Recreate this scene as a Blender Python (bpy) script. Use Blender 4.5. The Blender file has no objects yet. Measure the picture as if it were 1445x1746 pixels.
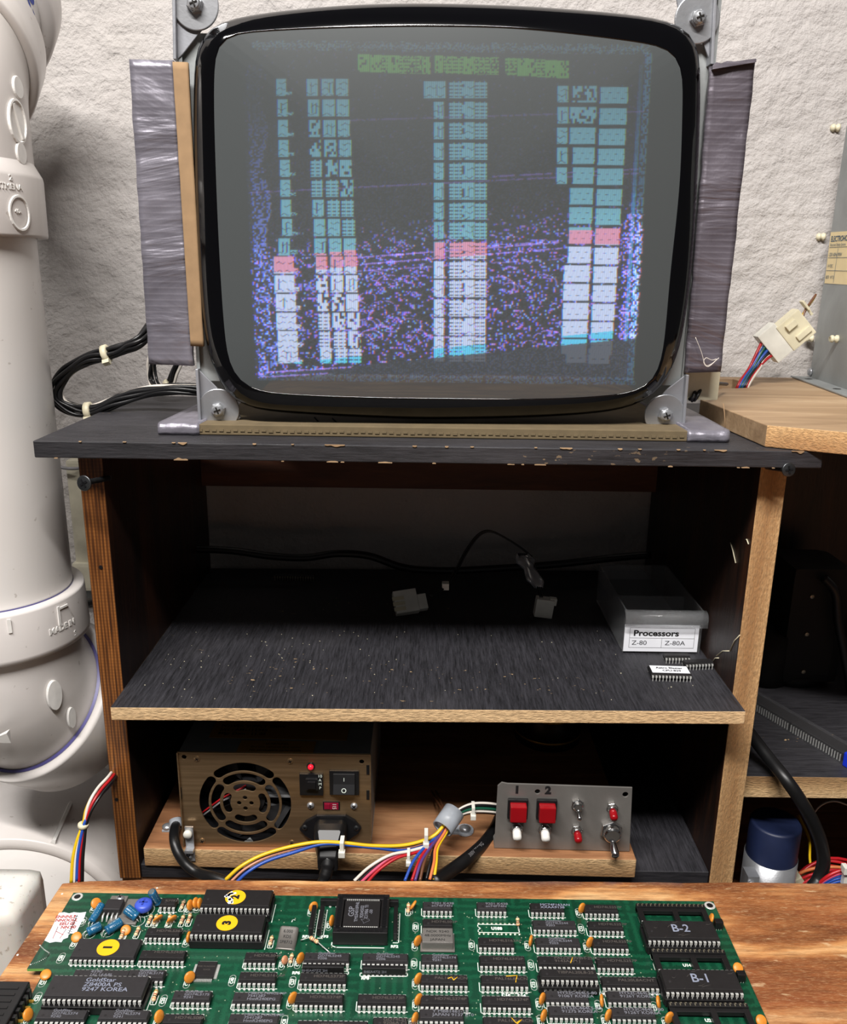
import bpy, bmesh, math, random
import numpy as np
from mathutils import Vector, Matrix, noise
random.seed(7); rng = np.random.default_rng(7)
C = bpy.context.scene.collection
PI = math.pi

# ---------------------------------------------------------------- camera model
F = 1446.0; P = math.radians(15.9); ROLL = math.radians(0.79)
CAM = Vector((0.0, -0.56, 1.30))
def ray(px, py):
    dx, dy = px-722.5, py-873.0
    c, s = math.cos(ROLL), math.sin(ROLL)
    x, y = (dx*c+dy*s)/F, (-dx*s+dy*c)/F
    return Vector((x, math.cos(P)-y*math.sin(P), -math.sin(P)-y*math.cos(P)))
def PY(px, py, y):
    r = ray(px, py); return CAM + r*((y-CAM.y)/r.y)
def PZ(px, py, z):
    r = ray(px, py); return CAM + r*((z-CAM.z)/r.z)
def PX(px, py, x):
    r = ray(px, py); return CAM + r*((x-CAM.x)/r.x)
def PN(px, py, o, n):
    r = ray(px, py); return CAM + r*((o-CAM).dot(n)/r.dot(n))
def proj(p):
    d = Vector(p)-CAM
    fw = Vector((0, math.cos(P), -math.sin(P))); up = Vector((0, math.sin(P), math.cos(P)))
    z = d.dot(fw); x = d.x/z*F; y = -d.dot(up)/z*F
    c, s = math.cos(ROLL), math.sin(ROLL)
    return 722.5+x*c-y*s, 873+x*s+y*c

# ---------------------------------------------------------------- mesh builder
class MB:
    def __init__(self): self.v=[]; self.f=[]; self.m=[]; self.mi=0; self.sm=[]; self.smooth=False
    def add(self, vs, fs):
        o=len(self.v); self.v += [tuple(p) for p in vs]
        for f in fs: self.f.append([i+o for i in f]); self.m.append(self.mi); self.sm.append(self.smooth)
        return self
    def box(self, x0,x1,y0,y1,z0,z1, mat=None, M=None, bev=0):
        if bev:
            bm=bmesh.new(); bmesh.ops.create_cube(bm,size=1)
            for v in bm.verts: v.co=Vector(((x0+x1)/2+v.co.x*(x1-x0),(y0+y1)/2+v.co.y*(y1-y0),(z0+z1)/2+v.co.z*(z1-z0)))
            bmesh.ops.bevel(bm,geom=list(bm.edges),offset=bev,segments=2,profile=.7,affect='EDGES')
            return self.bm(bm,M)
        vs=[Vector((x,y,z)) for z in (z0,z1) for y in (y0,y1) for x in (x0,x1)]
        if M: vs=[M@v for v in vs]
        fs=[(0,2,3,1),(4,5,7,6),(0,1,5,4),(2,6,7,3),(0,4,6,2),(1,3,7,5)]
        self.add(vs,fs)
        return self
    def hexa(self, b, t):   # 4 bottom, 4 top points ccw from above
        self.add(list(b)+list(t), [(3,2,1,0),(4,5,6,7),(0,1,5,4),(1,2,6,5),(2,3,7,6),(3,0,4,7)]); return self
    def bm(self, bm, M=None):
        bm.verts.ensure_lookup_table(); bm.verts.index_update()
        self.add([(M@v.co if M else v.co.copy()) for v in bm.verts], [[v.index for v in f.verts] for f in bm.faces]); bm.free(); return self
    def loops(self, ls, cap0=True, cap1=True, closed=False):
        n=len(ls[0]); o=len(self.v)
        for l in ls: self.v += [tuple(p) for p in l]
        k=len(ls)
        def F_(f): self.f.append(f); self.m.append(self.mi); self.sm.append(self.smooth)
        for i in range(k if closed else k-1):
            j=(i+1)%k
            for a in range(n):
                b=(a+1)%n; F_([o+i*n+a,o+i*n+b,o+j*n+b,o+j*n+a])
        if cap0 and not closed: F_([o+a for a in range(n)][::-1])
        if cap1 and not closed: F_([o+(k-1)*n+a for a in range(n)])
        return self
    def lathe(self, prof, o=(0,0,0), ax=(0,0,1), n=32, caps=True, a0=0):
        o=Vector(o); ax=Vector(ax).normalized()
        q=Vector((0,0,1)).rotation_difference(ax) if (ax-Vector((0,0,-1))).length>1e-6 else Matrix.Rotation(PI,3,'X').to_quaternion()
        ls=[]
        for r,h in prof:
            ls.append([o+q@Vector((max(r,1e-6)*math.cos(a0+2*PI*i/n),max(r,1e-6)*math.sin(a0+2*PI*i/n),h)) for i in range(n)])
        s=self.smooth; return self.loops(ls,caps,caps)
    def cyl(self,p0,p1,r,n=16,r1=None):
        p0=Vector(p0);p1=Vector(p1); return self.lathe([(r,0),(r if r1 is None else r1,(p1-p0).length)],p0,p1-p0,n)
    def tube(self, pts, r, n=10, caps=True, flat=1.0):
        pts=[Vector(p) for p in pts]; ls=[]
        t0=(pts[1]-pts[0]).normalized(); up=Vector((0,0,1)) if abs(t0.z)<.9 else Vector((1,0,0))
        nrm=(up-t0*up.dot(t0)).normalized(); pt=t0
        for i,p in enumerate(pts):
            t=(pts[min(i+1,len(pts)-1)]-pts[max(i-1,0)])
            t=t.normalized() if t.length>1e-9 else pt
            nrm=(nrm-t*nrm.dot(t)).normalized(); b=t.cross(nrm); pt=t
            rr=r[i] if isinstance(r,(list,tuple)) else r
            ls.append([p+(nrm*math.cos(2*PI*k/n)+b*math.sin(2*PI*k/n)*flat)*rr for k in range(n)])
        s=self.smooth; self.smooth=True; self.loops(ls,caps,caps); self.smooth=s; return self
    def prism(self, pts, d):   # polygon pts (3d), extruded by vector d
        d=Vector(d); pts=[Vector(p) for p in pts]; return self.loops([pts,[p+d for p in pts]])
    def build(self, name, mats, parent=None, origin=None, bevel=0, segs=2, props=None, sharp=None):
        me=bpy.data.meshes.new(name)
        if origin is not None: o=Vector(origin)
        elif parent is not None: o=None
        else:
            a=np.array(self.v); o=Vector(((a[:,0].min()+a[:,0].max())/2,(a[:,1].min()+a[:,1].max())/2,a[:,2].min()))
        base=WORLD[parent.name] if (parent is not None and o is None) else o
        me.from_pydata([tuple(Vector(v)-base) for v in self.v],[],self.f)
        if not isinstance(mats,(list,tuple)): mats=[mats]
        for m in mats: me.materials.append(m)
        me.polygons.foreach_set('material_index',self.m); me.polygons.foreach_set('use_smooth',self.sm)
        me.update()
        bm=bmesh.new(); bm.from_mesh(me); bmesh.ops.recalc_face_normals(bm,faces=bm.faces); bm.to_mesh(me); bm.free()
        ob=bpy.data.objects.new(name,me); C.objects.link(ob)
        if parent is not None:
            ob.parent=parent; WORLD[ob.name]=base.copy(); 
            if o is not None: ob.location=o-WORLD[parent.name]
        else: ob.location=o; WORLD[ob.name]=o.copy()
        if bevel:
            md=ob.modifiers.new('bevel','BEVEL'); md.width=bevel; md.segments=segs; md.limit_method='ANGLE'; md.angle_limit=math.radians(40); md.harden_normals=False
        return ob
WORLD={}
def thing(name, loc, label, cat, group=None):
    o=bpy.data.objects.new(name,None); C.objects.link(o); o.location=loc; o.empty_display_size=.01
    WORLD[o.name]=Vector(loc); return tag(o,label,cat,group)
def tag(o,label=None,cat=None,group=None,kind=None):
    if label: o['label']=label
    if cat: o['category']=cat
    if group: o['group']=group
    if kind: o['kind']=kind
    return o
def spline(pts, n=8):
    pts=[Vector(p) for p in pts]; out=[]
    P_=[pts[0]*2-pts[1]]+pts+[pts[-1]*2-pts[-2]]
    for i in range(1,len(P_)-2):
        a,b,c,d=P_[i-1:i+3]
        for k in range(n):
            t=k/n; out.append(.5*((2*b)+(c-a)*t+(2*a-5*b+4*c-d)*t*t+(3*b-a-3*c+d)*t**3))
    out.append(pts[-1]); return out
# text -> flat mesh (verts, faces) in xy plane
_tc={}
def text_geo(s, size=1.0, align='CENTER', bold=0.0, extr=0.0, shear=0, sx=1.0):
    k=(s,size,align,bold,extr,shear,sx)
    if k in _tc: return _tc[k]
    cu=bpy.data.curves.new('t','FONT'); cu.body=s; cu.size=size; cu.align_x=align; cu.align_y='CENTER'; cu.offset=bold; cu.extrude=extr; cu.shear=shear
    cu.resolution_u=3
    ob=bpy.data.objects.new('t',cu); C.objects.link(ob)
    dg=bpy.context.evaluated_depsgraph_get(); me=ob.evaluated_get(dg).to_mesh()
    vs=[Vector((v.co.x*sx,v.co.y,v.co.z)) for v in me.vertices]; fs=[list(p.vertices) for p in me.polygons]
    ob.evaluated_get(dg).to_mesh_clear(); bpy.data.objects.remove(ob); bpy.data.curves.remove(cu)
    _tc[k]=(vs,fs); return vs,fs
def put_text(mb, s, size, M, **k):
    vs,fs=text_geo(s,size,**k); mb.add([M@v for v in vs],fs); return mb
def frame(o, xdir, ydir):   # matrix with given x and y axes
    x=Vector(xdir).normalized(); y=Vector(ydir); y=(y-x*y.dot(x)).normalized(); z=x.cross(y)
    return Matrix(((x.x,y.x,z.x,o[0]),(x.y,y.y,z.y,o[1]),(x.z,y.z,z.z,o[2]),(0,0,0,1)))

# ---------------------------------------------------------------- materials
def s2l(c): return tuple(((v/255)/12.92 if v/255<=.04045 else (((v/255)+.055)/1.055)**2.4) for v in c)
class NT:
    def __init__(self,name):
        self.mat=bpy.data.materials.new(name); self.mat.use_nodes=True; self.nt=self.mat.node_tree; self.nt.nodes.clear()
        self.out=self.n('ShaderNodeOutputMaterial'); self.b=self.n('ShaderNodeBsdfPrincipled'); self.l(self.b.outputs[0],self.out.inputs[0])
        self.co=self.n('ShaderNodeTexCoord').outputs['Object']
    def n(self,t,**k):
        x=self.nt.nodes.new(t)
        for a,b in k.items(): setattr(x,a,b)
        return x
    def l(self,a,b): self.nt.links.new(a,b)
    def set(self,**k):
        for a,v in k.items():
            nm={'rough':'Roughness','metal':'Metallic','spec':'Specular IOR Level','coat':'Coat Weight','coatr':'Coat Roughness','trans':'Transmission Weight','ior':'IOR','sss':'Subsurface Weight','alpha':'Alpha'}[a]
            if hasattr(v,'node'): self.l(v,self.b.inputs[nm])
            else: self.b.inputs[nm].default_value=v
        return self
    def map(self,scale=(1,1,1),rot=(0,0,0),loc=(0,0,0),src=None):
        m=self.n('ShaderNodeMapping'); m.inputs['Scale'].default_value=scale; m.inputs['Rotation'].default_value=rot; m.inputs['Location'].default_value=loc
        self.l(src or self.co,m.inputs[0]); return m.outputs[0]
    def noise(self,scale=5,detail=4,vec=None,dist=0,rough=.55):
        x=self.n('ShaderNodeTexNoise'); x.inputs['Scale'].default_value=scale; x.inputs['Detail'].default_value=detail; x.inputs['Distortion'].default_value=dist; x.inputs['Roughness'].default_value=rough
        self.l(vec or self.co,x.inputs['Vector']); return x.outputs[0]
    def wave(self,scale,vec,dist=0,det=2,dscale=1,d='X',prof='SIN'):
        x=self.n('ShaderNodeTexWave',bands_direction=d,wave_profile=prof); x.inputs['Scale'].default_value=scale; x.inputs['Distortion'].default_value=dist; x.inputs['Detail'].default_value=det; x.inputs['Detail Scale'].default_value=dscale
        self.l(vec,x.inputs['Vector']); return x.outputs['Fac']
    def vor(self,scale,vec=None,feat='F1'):
        x=self.n('ShaderNodeTexVoronoi',feature=feat); x.inputs['Scale'].default_value=scale; self.l(vec or self.co,x.inputs['Vector']); return x.outputs[0]
    def ramp(self,f,stops):
        r=self.n('ShaderNodeValToRGB'); e=r.color_ramp.elements
        while len(e)<len(stops): e.new(.5)
        for i,(p,c) in enumerate(stops): e[i].position=p; e[i].color=(tuple(c)+(1,))[:4] if not isinstance(c,(int,float)) else (c,c,c,1)
        self.l(f,r.inputs[0]); return r.outputs[0]
    def mix(self,f,a,b,mode='MIX'):
        m=self.n('ShaderNodeMix',data_type='RGBA',blend_type=mode)
        for i,v in ((0,f),(6,a),(7,b)):
            if hasattr(v,'node'): self.l(v,m.inputs[i])
            elif i==0: m.inputs[0].default_value=v
            else: m.inputs[i].default_value=(tuple(v)+(1,))[:4]
        return m.outputs[2]
    def math(self,op,a,b=0.):
        m=self.n('ShaderNodeMath',operation=op)
        for i,v in ((0,a),(1,b)):
            if hasattr(v,'node'): self.l(v,m.inputs[i])
            else: m.inputs[i].default_value=v
        return m.outputs[0]
    def col(self,c):
        if hasattr(c,'node'): self.l(c,self.b.inputs['Base Color'])
        else: self.b.inputs['Base Color'].default_value=tuple(c)+(1,)
        return self
    def bump(self,h,strength=.3,dist=.001):
        b=self.n('ShaderNodeBump'); b.inputs['Strength'].default_value=strength; b.inputs['Distance'].default_value=dist
        self.l(h,b.inputs['Height']); self.l(b.outputs[0],self.b.inputs['Normal']); return self
def plain(name,c,rough=.5,metal=0,var=.12,scale=60,**k):
    m=NT(name); c=s2l(c)
    f=m.noise(scale,3); d=tuple(v*(1-var) for v in c); e=tuple(min(1,v*(1+var)) for v in c)
    m.col(m.ramp(f,[(.3,d),(.7,e)])).set(rough=rough,metal=metal,**k); return m.mat
M={}
# plaster wall
m=NT('painted_masonry'); big=m.noise(6,3); fine=m.noise(170,5,m.map((1,1,1)),rough=.6); cr=m.noise(45,4,dist=1.0)
st=m.ramp(m.noise(5,5,m.map((1.6,1,.45),loc=(.3,0,.2)),dist=.6),[(.46,0.),(.72,1.)])
basec=m.mix(m.ramp(big,[(.3,0.),(.7,1.)]),s2l((192,187,184)),s2l((180,175,172)))
basec=m.mix(m.math('MULTIPLY',st,.25),basec,s2l((150,142,130)))
pit=m.ramp(m.noise(90,2),[(.71,0.),(.74,1.)]); basec=m.mix(m.math('MULTIPLY',pit,.25),basec,s2l((120,112,104)))
m.col(basec).set(rough=.85); h=m.math('ADD',m.math('MULTIPLY',fine,1.0),m.math('MULTIPLY',cr,.8)); m.bump(h,1.0,.0024); M['wall']=m.mat
M['crack']=plain('wall_crack',(120,110,100),.9)
# woods
def wood_face(name,ca,cb,cc,axis='X',scale=1.,rough=.6,bumps=.3,coat=0):
    m=NT(name); sc={'X':(.12,1,1),'Y':(1,.12,1),'Z':(1,1,.12)}[axis]; sc=tuple(v*scale for v in sc)
    v=m.map(sc); g=m.noise(38,6,v,dist=1.2); f=m.noise(420,3,m.map(tuple(q*1. for q in sc))); 
    base=m.ramp(g,[(.3,s2l(ca)),(.5,s2l(cb)),(.68,s2l(cc))]); c=m.mix(m.math('MULTIPLY',f,.5),base,tuple(v*.55 for v in s2l(ca)))
    m.col(c).set(rough=rough,coat=coat,coatr=.3); m.bump(m.math('ADD',f,m.math('MULTIPLY',g,.6)),bumps,.0006); return m.mat
m=NT('worn_plywood')   # bench top: figured rotary grain
v=m.map((.50,1.9,1)); g=m.noise(13,7,v,dist=1.6,rough=.62); w=m.wave(7,m.map((.30,1.3,1)),dist=16,det=6,dscale=1.4,d='Y'); f=m.noise(420,5,m.map((.10,1,1)),rough=.7); f2=m.noise(1400,3,m.map((.16,1,1)),rough=.7)
c=m.ramp(m.math('ADD',m.math('MULTIPLY',g,.70),m.math('MULTIPLY',w,.30)),[(.30,s2l((112,62,32))),(.44,s2l((160,100,56))),(.56,s2l((204,144,88))),(.74,s2l((230,186,132)))])
red=m.ramp(m.noise(7,4,m.map((.5,1.3,1),loc=(.2,.1,0)),dist=1),[(.48,0.),(.60,1.)]); c=m.mix(m.math('MULTIPLY',red,.6),c,s2l((134,68,38)))
c=m.mix(m.math('MULTIPLY',m.ramp(f,[(.42,0.),(.68,1.)]),.62),c,s2l((92,50,24))); c=m.mix(m.math('MULTIPLY',m.ramp(f2,[(.5,0.),(.7,1.)]),.30),c,s2l((226,184,132)))
wh=m.ramp(m.noise(200,4,m.map((.25,1,1),loc=(3,1,0)),rough=.7),[(.60,0.),(.70,1.)]); c=m.mix(m.math('MULTIPLY',wh,.5),c,s2l((232,204,160)))
sepb=m.n('ShaderNodeSeparateXYZ'); m.l(m.co,sepb.inputs[0]); stn=m.math('MULTIPLY',m.ramp(m.math('ADD',sepb.outputs[1],m.math('MULTIPLY',m.noise(30,5),.012)),[(.2955,0.),(.2985,1.)]),m.ramp(m.noise(40,4),[(.42,0.),(.55,1.)]))
c=m.mix(m.math('MULTIPLY',stn,.6),c,s2l((70,74,84)))
m.col(c).set(rough=.5); m.bump(m.math('ADD',f,m.math('MULTIPLY',f2,.6)),.55,.0008); M['bench']=m.mat
M['bench_edge']=wood_face('bench_edge',(110,70,45),(150,100,62),(180,130,88))
def ply_edge(name,axis,ca=(150,112,72),cb=(206,168,120),cc=(226,192,146),per=420):
    # plies stacked along `axis`
    m=NT(name); sep=m.n('ShaderNodeSeparateXYZ'); m.l(m.co,sep.inputs[0]); a=sep.outputs['XYZ'.index(axis)]
    w=m.wave(per/20/ PI*1.0,m.map((1,1,1)),dist=.6,det=2,dscale=60,d=axis)
    sc={'X':(1,1,.25),'Z':(.25,1,1),'Y':(1,1,1)}[axis]; f=m.noise(900,4,m.map(sc)); g=m.noise(60,3,m.map({'X':(2,1,.12),'Z':(.12,1,2),'Y':(1,1,1)}[axis]))
    c=m.ramp(m.math('ADD',m.math('MULTIPLY',w,.58),m.math('MULTIPLY',g,.42)),[(.2,s2l(ca)),(.5,s2l(cb)),(.8,s2l(cc))])
    c=m.mix(m.math('MULTIPLY',m.ramp(f,[(.4,0.),(.65,1.)]),.5),c,s2l(tuple(q*.6 for q in cb)))
    m.col(c).set(rough=.85); m.bump(m.math('ADD',f,m.math('MULTIPLY',w,.5)),.7,.0012); return m.mat
M['plyZ']=ply_edge('plywood_edge_flat','Z'); M['plyX']=ply_edge('plywood_edge_upright','X',(165,122,78),(210,170,120),(228,196,150))
def black_wood(name,axis='X',wear=.6,c0=(30,29,32),c1=(54,53,57),rough=.45):
    m=NT(name); sc={'X':(.07,1,1),'Y':(1,.07,1)}[axis]
    f=m.noise(620,5,m.map(sc),rough=.75); g=m.noise(9,4)
    c=m.mix(m.ramp(f,[(.35,0.),(.7,1.)]),s2l(c0),s2l(c1)); c=m.mix(m.math('MULTIPLY',m.ramp(g,[(.5,0.),(.75,1.)]),.35),c,s2l((80,78,82)))
    sp=m.ramp(m.noise(330,2,m.map((.6,1,1),loc=(5,2,1))),[(wear+.12,0.),(wear+.15,1.)])
    big=m.ramp(m.noise(14,3,m.map((.3,1,1),loc=(1,7,0))),[(.56,0.),(.66,1.)])
    c=m.mix(m.math('MULTIPLY',sp,big),c,s2l((190,160,120)))
    m.col(c).set(rough=m.ramp(f,[(.3,rough),(.7,rough+.2)])); m.bump(f,.45,.0008); return m.mat
M['black_top']=black_wood('black_painted_top','X'); M['black_shelf']=black_wood('black_stained_shelf','Y',.58,(22,22,25),(54,53,59),.5)
M['black_edge']=black_wood('black_painted_edge','X',.52,(20,20,24),(44,42,46),.5)
M['brown']=wood_face('dark_stained_side',(16,8,5),(42,22,12),(66,36,18),'Z',1.,.45,.5)
m=NT('stained_front_edge'); f=m.noise(300,4,m.map((1,1,.06))); w=m.wave(130,m.map((1,1,.05)),dist=3,det=3,dscale=3,d='X'); g=m.noise(8,3)
x2=m.ramp(m.wave(130,m.map((.001,.001,1)),dist=2,det=2,dscale=8,d='Z'),[(.3,0.),(.7,1.)])
c=m.ramp(m.math('ADD',m.math('MULTIPLY',f,.72),m.math('MULTIPLY',w,.28)),[(.25,s2l((40,20,8))),(.5,s2l((112,66,28))),(.75,s2l((168,108,52)))])
c=m.mix(m.math('MULTIPLY',x2,.25),c,s2l((60,32,14))); c=m.mix(m.math('MULTIPLY',m.ramp(g,[(.45,0.),(.65,1.)]),.5),c,s2l((62,34,16)))
m.col(c).set(rough=.4,coat=.15,coatr=.3); m.bump(f,.4,.0006); M['stain_edge']=m.mat
M['crossbar']=wood_face('reddish_crossbar',(60,30,16),(90,48,26),(112,62,34))
M['oak']=wood_face('pale_oak',(146,118,88),(176,146,112),(196,168,134),'X',1.,.6,.35)
M['oak_end']=ply_edge('oak_end_grain','Z',(176,130,84),(212,168,116),(226,186,136))
M['raw_ply']=wood_face('raw_plywood',(120,78,48),(158,108,70),(184,134,92),'X',1.4,.75,.4)
# plastics, metals
def pvc(name,c,d):
    m=NT(name); g=m.noise(7,4,m.map((1,1,.4)),dist=1); c_=m.mix(m.ramp(g,[(.4,0.),(.75,1.)]),s2l(c),s2l(d))
    sp=m.ramp(m.noise(150,2),[(.72,0.),(.75,1.)]); c_=m.mix(m.math('MULTIPLY',sp,.35),c_,s2l((120,105,88)))
    m.col(c_).set(rough=.32,spec=.5,sss=.0); m.bump(m.noise(40,3),.06,.001); return m.mat
M['pvc']=pvc('white_pvc',(226,223,220),(208,203,198)); M['pvc2']=pvc('white_pvc_fitting',(220,215,212),(196,190,184)); M['pvc_emboss']=plain('pvc_embossing',(232,230,226),.35)
M['primer']=plain('purple_primer',(88,84,140),.4); M['ink_blue']=plain('blue_ink',(40,60,150),.6)
def galv(name,c,rough=.42,metal=.75,sc=50):
    m=NT(name); v=m.n('ShaderNodeTexVoronoi',feature='F1'); v.inputs['Scale'].default_value=sc; m.l(m.co,v.inputs['Vector'])
    c0=s2l(c); base=m.ramp(m.noise(sc*.6,5,dist=1),[(.3,tuple(q*.72 for q in c0)),(.7,c0)])
    m.col(base).set(rough=rough,metal=metal); m.bump(m.noise(500,3),.12,.0005); return m.mat
M['galv']=galv('galvanised_steel',(160,162,168),.42,.4); M['chassis']=galv('grey_chassis_steel',(158,162,162),.5,.3,20); M['zinc']=galv('zinc_plated',(190,192,196),.33,.7)
m=NT('brushed_psu_steel'); f=m.noise(300,3,m.map((.05,1,1))); m.col(m.ramp(f,[(.3,s2l((150,124,92))),(.7,s2l((186,156,120)))])).set(rough=.36,metal=.85); m.bump(m.noise(3,2),.25,.004); M['psu']=m.mat
M['alum']=galv('brushed_aluminium',(152,148,143),.45,.55,30)
M['chrome']=plain('chrome',(215,215,215),.15,1,.05); M['tin']=plain('tinned_pins',(224,224,220),.35,.45,.08,300); M['tin_dull']=plain('tarnished_pins',(168,160,140),.4,.8,.2,300)
M['steel_dark']=plain('dark_screw_steel',(84,86,88),.38,.9,.2,200)
M['blackp']=plain('black_plastic',(20,20,22),.35,0,.2); M['blackr']=plain('black_rubber',(16,16,17),.42,0,.2)
M['bezel']=plain('glossy_black_bezel',(5,5,7),.07,0,.1,20,spec=.5)
M['ic']=plain('chip_body',(27,25,26),.5,0,.15,400); M['ic2']=plain('chip_body_grey',(40,38,40),.5,0,.12,400); M['socket']=plain('socket_black',(22,21,22),.4,0,.2)
M['mark']=plain('chip_marking',(112,113,122),.7); M['mark2']=plain('chip_marking_bright',(132,138,156),.7); M['markdim']=plain('chip_marking_dim',(76,70,66),.7)
M['white']=plain('white_plastic',(226,224,214),.4); M['nylon']=plain('nylon_cream',(214,206,178),.45); M['whitetab']=plain('white_printed_label',(236,238,244),.6,0,.02)
M['ink']=plain('black_ink',(12,12,14),.7); M['inkred']=plain('red_stamp_ink',(176,70,60),.7)
M['yellow']=plain('yellow_sticker',(248,186,18),.55,0,.04); M['orange']=plain('orange_ceramic',(214,134,46),.4,0,.12,300); M['pink_cer']=plain('pinkish_ceramic',(206,140,104),.4)
M['capblue']=plain('blue_sleeve',(28,92,130),.3,0,.15,80); M['capend']=plain('capacitor_end',(120,128,130),.4,.6); M['trim']=plain('blue_trimmer',(60,84,190),.4)
M['res']=plain('resistor_beige',(222,194,152),.45); M['band_red']=plain('red_band',(170,50,34),.5); M['band_br']=plain('brown_band',(90,52,30),.5); M['band_gold']=plain('gold_band',(190,150,60),.35,.6)
M['silk']=plain('white_silkscreen',(222,232,222),.6,0,.05); M['solder']=plain('solder_dots',(196,206,176),.35,.6)
for n_,c_ in dict(w_yellow=(232,190,30),w_blue=(40,80,170),w_red=(176,26,34),w_white=(222,214,204),w_black=(20,20,22),w_orange=(214,120,70),w_green=(24,80,60),w_pink=(206,80,110),w_brown=(104,66,44),w_grey=(130,128,130),w_salmon=(216,150,120),w_purple=(88,60,120)).items(): M[n_]=plain(n_[2:]+'_insulation',c_,.35,0,.08)
def duct(name,ca,cb,loc,key):
    m=NT(name); wv=m.wave(80,m.map((1,1,1)),dist=.8,det=2,dscale=30,d='Z'); fn=m.noise(900,2,m.map((1,1,.4))); wr=m.noise(11,4,m.map((.45,1,1.5),loc=loc),dist=2.5,rough=.45)
    c=m.ramp(m.noise(16,4),[(.3,s2l(ca)),(.7,s2l(cb))]); c=m.mix(m.math('MULTIPLY',m.ramp(wv,[(.75,0.),(1.,1.)]),.16),c,s2l((176,172,182)))
    m.col(c).set(rough=m.ramp(wr,[(.3,.30),(.7,.46)]),metal=.35); m.bump(m.math('ADD',m.math('ADD',m.math('MULTIPLY',wv,.018),m.math('MULTIPLY',fn,.03)),m.math('MULTIPLY',wr,2.2)),.8,.0030); M[key]=m.mat
duct('duct_tape',(98,95,104),(134,131,141),(0,0,0),'duct'); duct('duct_tape_plum',(88,82,90),(112,106,115),(3,1,2),'duct2')
M['card']=plain('cardboard',(148,120,88),.85,0,.08,120); M['card_dk']=plain('cardboard_base',(104,90,66),.9,0,.12,90)
m=NT('pcb_green'); 
tr=m.wave(55,m.map((1,1,1)),dist=2.5,det=1,dscale=25,d='X'); tr2=m.wave(60,m.map((1,1,1)),dist=2.5,det=1,dscale=22,d='Y'); sel=m.ramp(m.noise(45,2),[(.47,0.),(.53,1.)])
t=m.mix(sel,tr,tr2); c=m.mix(m.ramp(t,[(.5,0.),(.75,1.)]),s2l((8,54,36)),s2l((16,74,50))); c=m.mix(m.math('MULTIPLY',m.ramp(m.noise(12,3),[(.4,0.),(.7,1.)]),.35),c,s2l((30,92,66)))
m.col(c).set(rough=.32,spec=.5,coat=.3,coatr=.2); m.bump(t,.12,.0003); M['pcb']=m.mat
M['fr4']=plain('pcb_edge',(120,180,90),.6)
m=NT('clear_plastic'); m.col((.93,.95,.97)).set(rough=.08,trans=.9,ior=1.35,alpha=.5); M['clear']=m.mat
m=NT('dusty_clear_plastic'); m.col((.5,.5,.52)).set(rough=.15,trans=.9,ior=1.3,alpha=.22); M['clear2']=m.mat  # darker copy of the clear plastic: shade on the chip tube put into its colour
m=NT('translucent_tube'); m.col(s2l((210,216,224))).set(rough=.3,trans=.55,ior=1.3); M['milky']=m.mat
m=NT('dirty_translucent_white'); g=m.noise(60,6); d=m.ramp(m.noise(230,4),[(.60,0.),(.68,1.)]); c=m.mix(m.ramp(m.noise(9,4,dist=1),[(.4,0.),(.7,1.)]),s2l((228,226,220)),s2l((206,196,184)))
c=m.mix(m.math('MULTIPLY',d,.5),c,s2l((128,104,80))); m.col(c).set(rough=.3,sss=.1); M['bin']=m.mat
M['darkmetal']=plain('dark_metal',(40,38,36),.5,.5); M['darkgrey']=plain('dark_grey_plastic',(30,30,32),.5); M['goldlbl']=plain('brown_gold_label',(150,110,50),.6,0,.06)
M['creamlbl']=plain('cream_label',(226,206,160),.7,0,.04); M['lblblue']=plain('label_blue_ink',(40,80,110),.7); M['conduit']=plain('grey_conduit',(150,156,158),.45)
M['beige']=plain('beige_plastic',(190,184,164),.5); M['redbtn']=plain('red_button',(150,10,20),.3,0,.06); M['whitebtn']=plain('white_button',(232,230,224),.35); M['darkred']=plain('dark_red_switch',(130,14,44),.35)
M['bluecap']=plain('large_blue_capacitor',(22,32,62),.5); M['bluestop']=plain('blue_stopper',(20,50,200),.4); M['concrete']=plain('concrete_floor',(96,90,84),.9)
m=NT('red_led'); m.col(s2l((235,30,50))).set(rough=.25); m.b.inputs['Emission Color'].default_value=(1,.03,.06,1); m.b.inputs['Emission Strength'].default_value=.35; M['led']=m.mat

M['void']=plain('dark_device',(9,8,8),.7,0,.2)
SCR=1.0; LIGHT_LOC=(-.25,-.88,2.45); LIGHT_W=54; AMB=.09
# ---------------------------------------------------------------- setting
ZT = 1.1905      # top of the shelf unit
ZS = 1.0045      # its middle shelf
ZB = .930        # plywood bench top
ZP = .9365       # circuit board top face
WY = .27         # face of the back wall
# rough painted masonry wall with real relief
mb=MB(); mb.smooth=True
x0,x1,z0,z1=-1.1,1.1,.0,2.2; nx,nz=520,520
def relief(x,z):
    h=.0010*noise.noise(Vector((x*38,z*60,0)))+.0022*noise.noise(Vector((x*9,z*9,3)))+.0016*noise.noise(Vector((x*75,z*110,7)))
    e=(x+.262-(1.42-z)*.10*0); 
    # old vertical seam left of the monitor
    cx=-.272+.03*(1.5-z)+.004*noise.noise(Vector((0,z*30,5)))
    if 1.10<z<1.47: h-=.0022*math.exp(-((x-cx)/.0032)**2)*(0.6+noise.noise(Vector((x*50,z*50,9))))
    return h
vs=[];idx=lambda i,j:j*(nx+1)+i
for j in range(nz+1):
    for i in range(nx+1):
        x=x0+(x1-x0)*i/nx; z=z0+(z1-z0)*j/nz; vs.append((x,WY-relief(x,z),z))
mb.add(vs,[(idx(i,j),idx(i+1,j),idx(i+1,j+1),idx(i,j+1)) for j in range(nz) for i in range(nx)])
mb.smooth=False
mb.box(x0,x1,WY+.02,WY+.12,z0,z1)
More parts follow.
